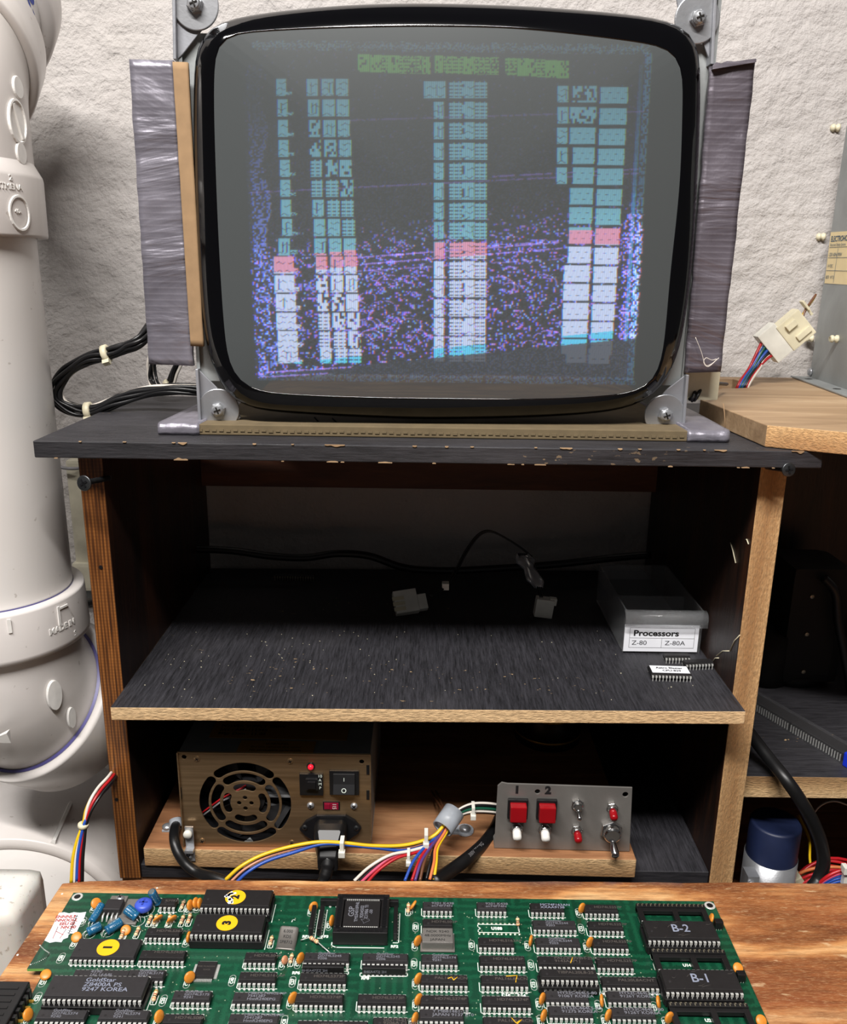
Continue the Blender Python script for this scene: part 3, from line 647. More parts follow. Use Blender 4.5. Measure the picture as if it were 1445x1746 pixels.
# character blocks
def color_at(x,y,W):
    h=452-(x-470)*.088; d=y-h
    if d<-14: 
        k=np.clip((y-120)/250,0,1); return lin((92,150,168))*(.45+.62*k)*(1+max(0,(d+60)/60)*.25)
    if d<14: return lin((240,160,196))*.74
    return lin((192,206,240))*.98
def block(x,y,w,h,seed,style=0,sk=0.):
    r=np.random.default_rng(seed)
    rows=r.integers(2,4); 
    m=(xx>=x+sk*(yy-y))&(xx<x+w+sk*(yy-y))&(yy>=y)&(yy<y+h)
    if not m.any(): return
    iy,ix=np.where(m); lx=(ix+X0)-x; ly=(iy+Y0)-y
    on=np.ones(len(ix),bool)
    if style==0:      # solid cells cut by wavy dark lines
        for q in range(rows): 
            c=h*(q+.7)/rows+np.sin(lx*.5+r.uniform(0,6))*1.6; on&=~((np.abs(ly-c)<.65)&((lx.astype(int)//5+q)%4!=0))
        for q in range(int(w/7)):
            if r.random()<.30: on&=~((np.abs(lx-7*(q+1))<.9)&(ly>h*.2)&(ly<h*.8))
    elif style==1:    # horizontal bars
        on&=~(((ly*1.0)%6.2<1.9)&((lx%9)<6.5))
    elif style==2: on&=~((np.abs(ly-h*.33)<.75)&(lx%14<5)|(np.abs(ly-h*.68)<.75)&((lx+7)%14<6))
    elif style==3:    # ragged glyph
        cells=r.random((int(h//5)+2,int(w//4)+2))<.68; on&=cells[(ly//5).astype(int),(lx//4).astype(int)]
    iy,ix=iy[on],ix[on]; ys=(iy+Y0)
    cc=np.array([color_at(x+w/2,float(q),w) for q in range(int(y)-1,int(y+h)+2)],np.float32)
    col=cc[(ys-int(y)+1).clip(0,len(cc)-1)]
    dead=ys>(640-((ix+X0)-440)*.0985); col[dead]*=.12; 
    cy_=(ys>(640-((ix+X0)-440)*.0985)-16)&~dead; col[cy_]=lin((80,196,236))
    img[iy,ix]=col
rowsL=[148,183,218,252,286,320,354,387,420,451,483,515,547,578,607]
rowsC=[152,187,222,257,291,325,359,392,426,459,491,524,556,587,612]
rowsR=[160,196,231,265,299,334,367,401,434,466,498,530,561,592,620]
for k in range(15):
    sd=100+k*10; y=rowsL[k]-13; h=29 if k<14 else 26
    xl=472+min(k,8)*1.3
    if k<8:
        block(xl,y,17,h,sd,0); block(xl+14,y+22,13,5,sd+1,0)
    else:
        xl=467+(k-9)*1.6; block(xl+(10 if k==8 else 0),y,(19 if k==8 else 34),h,sd,0); block(xl+30,y+20,12,7,sd+1,0)
    x=524+k*1.6
    for q in range(3):
        block(x+q*25-(q*.3),y,21 if q else 19,h,sd+2+q,[0,3,0,0,1,0,3,1][(k*3+q*5)%8])
    y=rowsC[k]-13; h=29 if k<14 else 18
    if k==0: block(724,y,37,h,sd+5,0)
    else: block(741,y,17,h,sd+5,0)
    block(767,y,22,h,sd+6,1); block(789,y,4,h,sd+6,3); block(793,y,17,h,sd+7,0); block(811,y,21-k*.25,h,sd+8,1)
    y=rowsR[k]-13; h=28 if k<13 else 25
    if k<14:
        if k<5: block(952-k*.6,y,18,h,sd+9,0)
        x=973+(5 if k in(0,3,4) else 0)-max(0,k-5)*1.1
        if k>=9: x-=6
        w2=1072-k*2.1; mid=1022-k*1.35
        block(x,y,mid-x-3,h,sd+10,2 if k>1 else 3,-.04); block(mid+3,y+2,w2-mid-3,h,sd+11,2,-.04)
    else: block(966,y-14,34,26,sd+10,2); block(1004,y-12,36,26,sd+11,2)
# green heading
for (x0,x1,y0) in ((611,737,93),(742,852,95),(862,973,98)):
    x=x0; r=np.random.default_rng(int(x0))
    while x<x1-4:
        w_=min(float(r.choice([10,14,20])),x1-x); m=(xx>=x)&(xx<x+w_)&(yy>=y0+(x-x0)*.03+(x0==862)*(xx-862)*.03)&(yy<y0+30+(x-x0)*.03+(x0==862)*(xx-862)*.03)
        rg_=r.random((8,int(w_//3)+2))<.80; m&=rg_[np.clip((yy-y0)//4.5,0,7).astype(int),np.clip((xx-x)//3,0,rg_.shape[1]-1).astype(int)]|(((xx-x)<3)&(yy<y0+26))
        if r.random()<.5: m&=~(((yy-y0)%6<1.8)&(((xx-x)%8)<5))
        img[m]=lin((86,150,62))*.42; x+=w_+.2
img[...,0]=np.roll(img[...,0],1,1); img[...,2]=np.roll(img[...,2],-1,1)
# aperture grille stripes and soft glow
k_=np.exp(-np.arange(-6,7)**2/14.); k_/=k_.sum()
gl=img.copy()
for ax_ in (0,1): gl=np.apply_along_axis(lambda q:np.convolve(q,k_,'same'),ax_,gl)
stripe=(.80+.28*np.cos(2*PI*xx/3.4))[...,None]
img=img*stripe+gl*.13
# warm and grey room light is left to the real lamp; the glass grid carries the picture
NX,NY=720,560
uu=[mp(x,365,.024)[0] for x in (350,1182)]; vv=[mp(762,y,.024)[1] for y in (708,28)]
us=np.linspace(uu[0]-.004,uu[1]+.004,NX); vs_=np.linspace(vv[0]-.004,vv[1]+.004,NY)
Ug,Vg=np.meshgrid(us,vs_)
Aq=np.arctan2(Vg-cv,Ug-cu); Rq=np.hypot(Ug-cu,Vg-cv); Rb=np.interp(Aq,np.append(th,PI),np.append(ri,ri[0]))
Wg=GW+GB*(1-np.minimum(1.15,Rq/Rb)**2)
co=np.zeros((NY,NX,3)); 
co[...,0]=MO.x+U.x*Ug+N.x*Wg; co[...,1]=MO.y+U.y*Ug+N.y*Wg; co[...,2]=MO.z+Vg
# picture coordinates of every point of the glass
d=co-np.array(CAM); zc=d[...,1]*math.cos(P)-d[...,2]*math.sin(P); xa=d[...,0]/zc*F; ya=-(d[...,1]*math.sin(P)+d[...,2]*math.cos(P))/zc*F
cr_,sr_=math.cos(ROLL),math.sin(ROLL); PXg=722.5+xa*cr_-ya*sr_; PYg=873+xa*sr_+ya*cr_
def sample(x,y):
    x=np.clip(x-X0,0,IW-1.01); y=np.clip(y-Y0,0,IH-1.01); xi=x.astype(int); yi=y.astype(int); fx=(x-xi)[...,None]; fy=(y-yi)[...,None]
    return (img[yi,xi]*(1-fx)+img[yi,xi+1]*fx)*(1-fy)+(img[yi+1,xi]*(1-fx)+img[yi+1,xi+1]*fx)*fy
colr=sample(PXg,PYg)
keep=(Rq<Rb*1.0+.0008)
fi=np.arange(NX*NY).reshape(NY,NX)
kf=keep[:-1,:-1]&keep[1:,:-1]&keep[:-1,1:]&keep[1:,1:]
faces=np.stack([fi[:-1,:-1][kf],fi[:-1,1:][kf],fi[1:,1:][kf],fi[1:,:-1][kf]],-1)
used,inv=np.unique(faces,return_inverse=True); faces=inv.reshape(faces.shape)
verts=co.reshape(-1,3)[used]-np.array(MO); cols=colr.reshape(-1,3)[used]
me=bpy.data.meshes.new('screen'); me.vertices.add(len(verts)); me.vertices.foreach_set('co',verts.astype(np.float32).ravel())
me.loops.add(faces.size); me.loops.foreach_set('vertex_index',faces.astype(np.int32).ravel())
me.polygons.add(len(faces)); me.polygons.foreach_set('loop_start',np.arange(0,faces.size,4,dtype=np.int32)); me.polygons.foreach_set('use_smooth',[True]*len(faces))
ca=me.color_attributes.new('picture','FLOAT_COLOR','POINT'); ca.data.foreach_set('color',np.concatenate([cols,np.ones((len(cols),1))],1).astype(np.float32).ravel())
me.update(calc_edges=True); me.validate()
m=NT('lit_picture_tube'); m.col(s2l((70,74,75))).set(rough=.4,coat=1.0,coatr=.03,spec=.2)
at=m.n('ShaderNodeAttribute',attribute_name='picture'); m.l(at.outputs['Color'],m.b.inputs['Emission Color']); m.b.inputs['Emission Strength'].default_value=SCR
me.materials.append(m.mat)
so=bpy.data.objects.new('screen',me); C.objects.link(so); so.parent=mon; WORLD[so.name]=MO.copy(); so['label']='curved grey glass screen showing garbled blue, white and green blocks of characters'
# tube funnel and neck behind, deflection yoke
mb=MB(); mb.smooth=True
ls=[loop(ro-.012,-.030)]
for s,w in ((.86,-.055),(.6,-.10),(.34,-.14),(.20,-.165)): ls.append([W3(cu+r*s*math.cos(t),cv+r*s*math.sin(t),w) for t,r in zip(th,ro)])
for w in (-.17,-.20): ls.append([W3(cu+.018*math.cos(t),cv+.018*math.sin(t),w) for t in th])
mb.loops(ls,True,True); part(mb,'tube_funnel',M['darkmetal'],mon)
# steel frame behind the rim
def mbox(mb,u0,u1,v0,v1,w0,w1,bev=0):
    T=Matrix(((U.x,0,-N.x,MO.x),(U.y,0,-N.y,MO.y),(0,1,0,MO.z),(0,0,0,1)))   # local (u,v,-w)
    if bev: return mb.box(u0,u1,v0,v1,-w1,-w0,M=T,bev=bev)
    return mb.box(u0,u1,v0,v1,-w1,-w0,M=T)
uL=mp(322,365,0)[0]; uR=mp(1190,365,0)[0]; v0_=.004; v1_=mp(762,-30,0)[1]
uLf=mp(342,700,0)[0]-.001; uRf=mp(1163,700,0)[0]+.0005
mb=MB()
mbox(mb,uLf,uLf+.0022,v0_,v1_,-.040,-.001); mbox(mb,uRf-.0022,uRf,v0_,v1_,-.040,-.001)
mbox(mb,uLf,uRf,v0_,v0_+.0022,-.22,-.004)
mbox(mb,uLf+.002,uLf+.030,v0_+.03,v1_-.03,-.006,-.004); mbox(mb,uRf-.030,uRf-.002,v0_+.03,v1_-.03,-.006,-.004)
mbox(mb,uLf,uLf+.002,v0_,.10,-.22,-.04); mbox(mb,uRf-.002,uRf,v0_,.10,-.22,-.04)
part(mb,'frame',M['chassis'],mon,'grey sheet steel frame behind the tube')
# corner brackets with fender washers and screws
def bracket(poly,c,flange,name='bracket'):
    mb=MB(); pts=[W3(*mp(x,y,.0),.0) for x,y in poly]; mb.prism(pts,N*-.0018)
    (ax_,ay_),(bx_,by_)=flange; a=mp(ax_,ay_,0); b=mp(bx_,by_,0)
    s=1 if ax_<760 else -1
    mb.prism([W3(a[0]-.0010*s,a[1],.0045),W3(a[0]+.0010*s,a[1],.0045),W3(b[0]+.0010*s,b[1],.0045),W3(b[0]-.0010*s,b[1],.0045)],N*-.03)
    br=part(mb,'bracket',M['galv'],mon,'galvanised corner bracket',.0004)
    q=W3(*mp(c[0],c[1],.002),.0); mb=MB(); mb.smooth=False
    mb.lathe([(.0140,0),(.0142,.0004),(.0142,.0014),(.0138,.0018)],q+N*.0002,N,48); wsh=mb.build('washer',M['zinc'],br,bevel=.0003)
    mb=MB(); mb.lathe([(.0052,.0018),(.0052,.0045),(.0046,.0052)],q,N,6,a0=.3); mb.lathe([(.0042,.005),(.0040,.0062),(.0030,.0072),(.0008,.0076)],q,N,24)
    mb.mi=1
    T=frame(q+N*.0078,U,V)
    for a in (.35,.35+PI/2):
        Q=T@Matrix.Rotation(a,4,'Z'); mb.box(-.0024,.0024,-.0005,.0005,-.0012,.0002,M=Q)
    mb.build('screw',[M['zinc'],M['darkmetal']],br,bevel=.0002)
bracket([(337,628),(371,662),(398,690),(411,712),(395,727),(346,729)],(373,698),((338,628),(344,732)))
bracket([(1171,638),(1140,662),(1106,700),(1100,716),(1112,731),(1162,732)],(1134,707),((1170,638),(1162,735)))
bracket([(300,-30),(300,104),(312,92),(345,50),(360,20),(362,-30)],(333,8),((299,-30),(301,104)))
bracket([(1150,-30),(1158,20),(1195,62),(1212,106),(1224,-30)],(1190,32),((1218,-30),(1211,112)))
# side flaps: cardboard wrapped in duct tape
def quad(pts,w,t,mat,name,label,sub=10,wob=.0008,seed=1):
    r=random.Random(seed); c=[Vector((*mp(x,y,w),0)) for x,y in pts]   # tl,tr,br,bl
    mb=MB(); mb.smooth=True; nx,ny=8,sub*4
    def g(i,j,off):
        s=i/nx; t_=j/ny; p=(c[0]*(1-s)+c[1]*s)*(1-t_)+(c[3]*(1-s)+c[2]*s)*t_
        e=0
        if i in(0,nx): e=wob*noise.noise(Vector((t_*14,seed,i)))
        ww=w+off+wob*1.3*noise.noise(Vector((s*2.5,t_*13,seed*3)))*(1 if off>=0 else 0)
        return W3(p.x+e,p.y,ww)
    front=[[g(i,j,0) for i in range(nx+1)] for j in range(ny+1)]; back=[[g(i,j,-t) for i in range(nx+1)] for j in range(ny+1)]
    ls=[f+b[::-1] for f,b in zip(front,back)]
    mb.loops(ls); return part(mb,name,mat,mon,label)
quad([(220,101),(296,103),(330,624),(254,621)],.003,.0045,M['duct'],'side_flap','left flap wrapped in silver duct tape',seed=2)
quad([(1213,110),(1290,100),(1229,634),(1169,636)],.003,.0045,M['duct2'],'side_flap','right flap wrapped in plum grey duct tape',seed=5)
quad([(294,105),(320,106),(347,591),(325,590)],.0085,.0035,M['card'],'cardboard_strip','plain brown cardboard strip',wob=.0002,seed=4)
# ragged tape lip on top of the right flap, and thread stuck on it
mb=MB(); a=mp(1217,108,.004); 
pp=[(1216,112),(1222,106),(1230,108),(1240,104),(1256,105),(1272,102),(1290,100),(1290,106),(1216,118)]
mb.prism([W3(*mp(x,y,.006),.0062) for x,y in pp],N*-.008); part(mb,'tape_edge',M['duct2'],mon,'torn upper edge of the duct tape')
mb=MB(); mb.tube(spline([W3(*mp(x,y,.006),.0066) for x,y in ((1186,575),(1196,600),(1203,622),(1214,620),(1222,612),(1214,614),(1204,610),(1200,618),(1208,625),(1226,610))],6),.00022,4); part(mb,'loose_thread',M['w_white'],mon,'fine pale thread stuck to the tape')
# cardboard base, ends wrapped in duct tape
def on_top(px,py,z=ZT): return PZ(px,py,z)
fL=on_top(272,741); f1=on_top(338,742); f2=on_top(1166,747); fR=on_top(1229,747); hh=.0075
fy=f1.y
mb=MB()
def slab(a,b,y0,y1,slope=0,bk=0):
    mb.hexa([Vector((a,y0,ZT+.0003)),Vector((b,y0,ZT+.0003)),Vector((b+bk,y1,ZT+.0003)),Vector((a+bk,y1,ZT+.0003))],[Vector((a,y0,ZT+hh)),Vector((b,y0,ZT+hh)),Vector((b+bk,y1,ZT+hh)),Vector((a+bk,y1,ZT+hh))])
slab(f1.x,f2.x,fy,.185); base=part(mb,'cardboard_base',M['card_dk'],mon,'flat cardboard sheet under the monitor',.0006)
mb=MB(); rr_=random.Random(1)
x=f1.x
while x<f2.x-.004:
    mb.box(x,x+.003,fy-.0006,fy+.001,ZT+.0028+rr_.uniform(-.0003,.0003),ZT+.0042+rr_.uniform(-.0003,.0003)); x+=.0048
mb.build('corrugation',M['card_dk'],base)
mb=MB(); mb.smooth=True
def wrap(a,b,y0,y1,bk):
    n=14; ls=[]
    for k in range(n+1):
        t=k/n; x=a+(b-a)*t; w_=.0009*noise.noise(Vector((x*220,2,0))); h2=hh+.0012+.0012*noise.noise(Vector((x*150,0,4)))
        ls.append([Vector((x,y0-.0012+w_,ZT+.0004)),Vector((x,y0-.0022+w_,ZT+.003)),Vector((x,y0-.0012+w_,ZT+h2-.001)),Vector((x+bk*.02,y0+.001,ZT+h2)),Vector((x+bk*.5,(y0+y1)/2,ZT+h2+.0006)),Vector((x+bk,y1,ZT+h2)),Vector((x+bk,y1,ZT+.0003))])
    mb.loops(ls)
wrap(fL.x,f1.x+.001,fy-.0005,.150,.012); part(mb,'taped_corner',M['duct'],mon,'silver duct tape wrapped round the left end of the base')
mb=MB(); mb.smooth=True; wrap(f2.x-.002,fR.x,fy-.0005,.150,-.002); part(mb,'taped_corner',M['duct'],mon,'silver duct tape wrapped round the right end of the base')
mb=MB(); mb.tube([W3(*mp(535,714,.008),.002),W3(*mp(556,735,.008),.006)],.0006,6); mb.tube([W3(*mp(566,716,.008),.002),W3(*mp(578,725,.008),.006)],.0006,6); part(mb,'wire_end',M['blackr'],mon,'two short black wire ends under the tube')
# connector hanging behind the right flap
p=PY(1193,652,.055); mb=MB(); mb.box(p.x-.013,p.x+.013,.050,.062,p.z-.012,p.z+.022,bev=.0012); nc=thing('wire_connector',(p.x,.056,ZT),'white nylon connector with black wires below the right taped flap','connector')
part(mb,'housing',M['nylon'],nc)
mb=MB()
for (a,b) in (((1186,665),(1180,682)),((1196,662),(1184,683)),((1190,668),(1176,681))):
    mb.tube([PY(*a,.052),PY((a[0]+b[0])/2,(a[1]+b[1])/2+3,.047),PY(*b,.050)],.0013,8)
mb.tube(spline([PY(1180,683,.05),PY(1205,668,.06),PY(1222,655,.09),PY(1240,655,.14)]),.0014,8)
part(mb,'wires',M['blackr'],nc)

# looped cable bundle on the left
def bundle(name,pts,n,r,R,cols,label,cat,ties=(),parent=None,seed=0,twist=1.2):
    P_=spline(pts,8); rr=random.Random(seed)
    o=parent or thing(name,P_[0],label,cat)
    for k in range(n):
        ph=2*PI*k/n+rr.random(); rad=R*(.0 if (k==0 and n>4) else rr.uniform(.75,1.)); out=[]
        nrm=Vector((0,0,1)); 
        for i,p in enumerate(P_):
            t=(P_[min(i+1,len(P_)-1)]-P_[max(0,i-1)]).normalized(); nrm=(nrm-t*nrm.dot(t)); nrm=nrm.normalized() if nrm.length>1e-4 else Vector((1,0,0)); b=t.cross(nrm)
            a=ph+twist*i/len(P_)+.3*math.sin(i*.35+k); sp=1+.35*math.sin(PI*i/(len(P_)-1))*rr.uniform(.9,1)
            out.append(p+(nrm*math.cos(a)+b*math.sin(a))*rad*sp)
        mb=MB(); mb.tube(out,r,8); part(mb,'wire',M[cols[k%len(cols)]],o,M[cols[k%len(cols)]].name.replace('_',' ')) 
    for (i,sz) in ties:
        i=int(i*(len(P_)-1)); t=(P_[i+1]-P_[i-1]).normalized(); mb=MB(); mb.smooth=True
        mb.lathe([(R+r*1.3,-sz),(R+r*2.2,-sz*.8),(R+r*2.2,sz*.8),(R+r*1.3,sz)],P_[i],t,16,True)
        side=(Vector((0,-.6,-.8))-t*Vector((0,-.6,-.8)).dot(t)).normalized(); T=frame(P_[i]+side*(R+r*2.4),t,side); mb.smooth=False; mb.box(-sz*1.1,sz*1.1,-.0012,.0022,-sz*.9,sz*.9,M=T)
        part(mb,'cable_tie',M['nylon'],o)
    return o
yb_=.10
bundle('looped_cable',[PY(300,520,.14),PY(268,545,.12),PY(240,580,yb_),PY(215,592,yb_),PY(185,602,yb_),PY(150,612,yb_),PY(115,632,yb_),PY(96,662,yb_),PY(103,687,yb_),PY(130,700,yb_),PY(165,698,yb_),PY(205,682,yb_),PY(250,668,yb_),PY(300,664,.095),PY(360,666,.095)],9,.0016,.0034,['w_black','w_black','w_black','w_white','w_black','w_black','w_black','w_black','w_black'],'thick bundle of black and white wires looping out left of the monitor','cable bundle',((.30,.0024),(.69,.0026)),seed=3)
bundle('wire_loop',[PY(262,600,.16),PY(258,625,.16),PY(262,650,.16),PY(272,664,.15),PY(290,655,.15),PY(300,630,.15),PY(312,600,.15)],5,.0012,.0030,['w_black','w_white','w_black'],'small loop of black and white wires under the left taped flap','wire loop',((.66,.002),),seed=8)
# ---------------------------------------------------------------- lowest level: mounting plank, supply, panel
ZK=PY(245,1446,0).z
mb=MB(); x0=-.2138; x1=.1675
mb.hexa([Vector((x0,.000,.8502)),Vector((x1,-.007,.8502)),Vector((x1,.012,.8502)),Vector((x0,.20,.8502))][::1],[Vector((x0,.000,ZK)),Vector((x1,-.007,ZK)),Vector((x1,.012,ZK)),Vector((x0,.20,ZK))])
mb=MB(); pl=[(x0,0),(x1,-.006),(x1-.001,.20),(x0,.20)]
mb.prism([Vector((a,b,.8502)) for a,b in pl],(0,0,ZK-.8502)); mb.m=[1,1,1,1,0,0]
o=mb.build('mounting_plank',[M['raw_ply'],M['plyZ']],bevel=.0008); tag(o,'raw plywood plank lying on the black bottom board, carrying the power supply','plank')

def boolean_cut(base,cutters):
    """cut prism meshes out of a part for real openings"""
    co=cutters.build('cut',M['blackp'],origin=(0,0,0)); md=base.modifiers.new('b','BOOLEAN'); md.operation='DIFFERENCE'; md.solver='EXACT'; md.object=co
    co.location=(0,0,0); bpy.context.view_layer.update(); dg=bpy.context.evaluated_depsgraph_get(); me=bpy.data.meshes.new_from_object(base.evaluated_get(dg)); base.modifiers.remove(md)
    base.data=me; bpy.data.objects.remove(co)
FY=.003
a=PY(303,1283,FY); b=PY(632,1288,FY); x0,x1=a.x,b.x; z1=(a.z+b.z)/2; z0=ZK
ps=thing('power_supply',((x0+x1)/2,.07,ZK),'metal box power supply with a round fan grille on the plywood plank','power supply')
mb=MB(); mb.box(x0,x1,FY,FY+.0012,z0+.0003,z1)
face=mb.build('face_plate',M['psu'],ps); face['label']='brownish reflective steel face with ring shaped grille slots'
cut=MB(); fc=PY(418.4,1369.5,FY); 
def F2(dx,dz,y=FY): return Vector((fc.x+dx,y,fc.z+dz))
def slot(r,t,ac,ha):
    pts=[]; 
    for k in range(19): a=ac-ha+2*ha*k/18; pts.append(((r+t/2)*math.cos(a),(r+t/2)*math.sin(a)))
    for k in range(1,8): q=ac+ha; b=q+PI*k/8; pts.append((r*math.cos(q)+t/2*math.cos(b),r*math.sin(q)+t/2*math.sin(b)))
    for k in range(19): a=ac+ha-2*ha*k/18; pts.append(((r-t/2)*math.cos(a),(r-t/2)*math.sin(a)))
    for k in range(1,8): q=ac-ha; b=q+PI+PI*k/8; pts.append((r*math.cos(q)+t/2*math.cos(b),r*math.sin(q)+t/2*math.sin(b)))
    cut.prism([F2(x,z,FY-.003) for x,z in pts],(0,.008,0))
for r,t,ha in ((.0142,.0056,.42),(.0228,.0066,.60),(.0316,.0070,.66)):
    for k in range(4): slot(r,t,PI/2*k,ha)
for k in range(4): cut.cyl(F2(.0047*math.cos(PI/2*k),.0047*math.sin(PI/2*k),FY-.003),F2(.0047*math.cos(PI/2*k),.0047*math.sin(PI/2*k),FY+.005),.0017,16)
for px,py,r in ((314,1291,.0018),(617,1299,.0018)):
    p=PY(px,py,FY); cut.cyl(p+Vector((0,-.003,0)),p+Vector((0,.005,0)),r,16)
boolean_cut(face,cut)
md=face.modifiers.new('bevel','BEVEL'); md.width=.0003; md.segments=2; md.limit_method='ANGLE'
mb=MB(); mb.box(x0+.0003,x1-.0003,FY+.0012,FY+.14,z1-.0012,z1-.0002); mb.box(x0+.0003,x0+.0015,FY+.0012,FY+.14,z0+.0002,z1-.001); mb.box(x1-.0015,x1-.0003,FY+.0012,FY+.14,z0+.0002,z1-.001); mb.box(x0,x1,FY+.138,FY+.14,z0+.0002,z1-.001); mb.box(x0,x1,FY+.001,FY+.14,z0+.0002,z0+.001)
part(mb,'casing',M['chassis'],ps,'dark steel casing behind the face',.0003)
mb=MB(); mb.box(x0-.0004,x0+.0006,FY-.002,FY+.001,z0+.001,z1+.0006); mb.box(x0,x1,FY-.0008,FY+.001,z1-.0002,z1+.0007); mb.box(x1-.0006,x1+.0004,FY-.001,FY+.001,z0+.001,z1); part(mb,'folded_rim',M['psu'],ps)
mb=MB(); mb.smooth=True; mb.lathe([(.038,0),(.0385,.004),(.0375,.025)],F2(0,0,FY+.0014),(0,1,0),48,False); fh=part(mb,'fan',M['blackp'],ps)
mb=MB(); mb.cyl(F2(0,0,FY+.006),F2(0,0,FY+.02),.014,32)
for k in range(7):
    a=2*PI*k/7; c,s=math.cos(a),math.sin(a); c2,s2=math.cos(a+.55),math.sin(a+.55)
    mb.hexa([F2(.013*c,.013*s,FY+.008),F2(.036*c,.036*s,FY+.008),F2(.036*c2,.036*s2,FY+.018),F2(.013*c2,.013*s2,FY+.018)],[F2(.013*c,.013*s,FY+.0092),F2(.036*c,.036*s,FY+.0092),F2(.036*c2,.036*s2,FY+.0192),F2(.013*c2,.013*s2,FY+.0192)])
mb.build('blades',M['darkgrey'],fh)
mb=MB(); mb.box(x0+.002,x0+.075,FY+.030,FY+.032,z0+.002,z1-.002); part(mb,'inner_wall',M['blackp'],ps)
mb=MB(); mb.tube([F2(-.036,-.013,FY+.004),F2(-.02,-.0005,FY+.006),F2(0,.012,FY+.005)],.0008,6); mb.mi=1; mb.tube([F2(-.036,-.016,FY+.004),F2(-.02,-.003,FY+.006),F2(.0,.009,FY+.005)],.0008,6); part(mb,'fan_wire',[M['w_red'],M['w_grey']],ps,'red and grey wires behind the grille')
def phil(mb,p,ax,R,h=.0012,dark=1,rot=.5):
    mb.mi=0; mb.lathe([(R,0),(R*.95,h*.5),(R*.6,h*.95),(R*.1,h)],p,ax,20)
    mb.mi=dark; q=Vector((0,0,1)).rotation_difference(Vector(ax)).to_matrix().to_4x4()
    for a in (rot,rot+PI/2):
        Q=Matrix.Translation(Vector(p)+Vector(ax)*h*.85)@q@Matrix.Rotation(a,4,'Z'); mb.box(-R*.55,R*.55,-R*.11,R*.11,-h*.2,h*.3,M=Q)
    mb.mi=0
for px,py,R in ((336,1294,.0026),(495,1298,.0026),(345,1434,.0026),(498,1437,.0026)):
    mb=MB(); phil(mb,PY(px,py,FY),(0,-1,0),R,.0008); part(mb,'screw',[M['psu'],M['blackp']],ps)
mb=MB(); phil(mb,PY(530,1373,FY),(0,-1,0),.0028,.0018,rot=.2); part(mb,'screw',[M['zinc'],M['blackp']],ps,'bright cross-head screw')
mb=MB(); phil(mb,PY(604,1374,FY),(0,-1,0),.0028,.0018,rot=.8); part(mb,'screw',[M['zinc'],M['blackp']],ps,'bright cross-head screw')
# LED, breaker, rocker, voltage selector
p=PY(530.5,1306,FY); mb=MB(); mb.smooth=True; mb.lathe([(.0030,0),(.0031,.0008),(.0026,.001)],p,(0,-1,0),24); ld=part(mb,'lamp_collar',M['blackp'],ps)
mb=MB(); mb.smooth=True; mb.lathe([(.0022,.0005),(.0022,.0022),(.0016,.0032),(.0004,.0036)],p,(0,-1,0),24); o=mb.build('lamp',M['led'],ld); o['label']='glowing red indicator lamp'
def rect(px0,py0,px1,py1,y=FY): a=PY(px0,py0,y); b=PY(px1,py1,y); return a.x,b.x,b.z,a.z
X0_,X1_,Z0_,Z1_=rect(511,1317,552,1354); mb=MB(); mb.box(X0_,X1_,FY-.0022,FY+.001,Z0_,Z1_,bev=.0006); br=part(mb,'breaker',M['blackp'],ps,'black 10 AMP breaker')
c_=PY(532,1337,FY-.003); mb=MB(); mb.box(c_.x-.0046,c_.x+.0046,FY-.0042,FY-.001,c_.z-.0050,c_.z+.0050,bev=.0007); mb.box(c_.x-.0030,c_.x+.0030,FY-.0055,FY-.003,c_.z-.0030,c_.z+.0032,bev=.0006); mb.build('button',M['blackp'],br)
mb=MB(); T0=PY(546,1334,FY-.0023)
for k,s in enumerate(('10','A','M','P')): put_text(mb,s,.0034,frame(T0+Vector((0,-.00005,.0052-.0034*k)),(1,0,0),(0,0,1)))
o=mb.build('lettering',M['silk'],br); o['label']='white 10 AMP lettering'
X0_,X1_,Z0_,Z1_=rect(562,1312,613,1354); mb=MB(); mb.box(X0_,X1_,FY-.0018,FY+.001,Z0_,Z1_,bev=.0006); rk=part(mb,'rocker_switch',M['blackp'],ps,'black rocker switch')
cx=(X0_+X1_)/2; mb=MB(); mb.prism([Vector((X0_+.003,FY-.0018,Z0_+.002)),Vector((X0_+.003,FY-.0060,Z0_+.003)),Vector((X0_+.003,FY-.0034,(Z0_+Z1_)/2)),Vector((X0_+.003,FY-.0030,Z1_-.002)),Vector((X0_+.003,FY-.0018,Z1_-.002))],(X1_-X0_-.006,0,0)); mb.build('rocker',M['darkgrey'],rk,bevel=.0004)
mb=MB(); put_text(mb,'I',.0045,frame((cx,FY-.0036,(Z0_+Z1_)/2+.0040),(1,0,0),(0,0,1))); put_text(mb,'O',.0050,frame((cx,FY-.0056,(Z0_+Z1_)/2-.0042),(1,0,0),(0,.36,1))); mb.build('lettering',M['silk'],rk)
X0_,X1_,Z0_,Z1_=rect(551,1366,580,1380); mb=MB(); mb.box(X0_,X1_,FY-.0008,FY+.001,Z0_,Z1_); vs2=part(mb,'voltage_selector',M['blackp'],ps,'dark red voltage slide reading 115')
mb=MB(); mb.box(X0_+.001,X1_-.001,FY-.0014,FY,Z0_+.0008,Z1_-.0008); mb.build('slider',M['darkred'],vs2)
mb=MB(); put_text(mb,'115',.0042,frame(((X0_+X1_)/2+.0022,FY-.00145,(Z0_+Z1_)/2),(0,0,-1),(1,0,0)),sx=.8); mb.mi=1; mb.box(X0_+.0016,X0_+.0052,FY-.0020,FY-.001,Z0_+.0014,Z1_-.0014); mb.build('lettering',[M['silk'],M['darkred']],vs2)
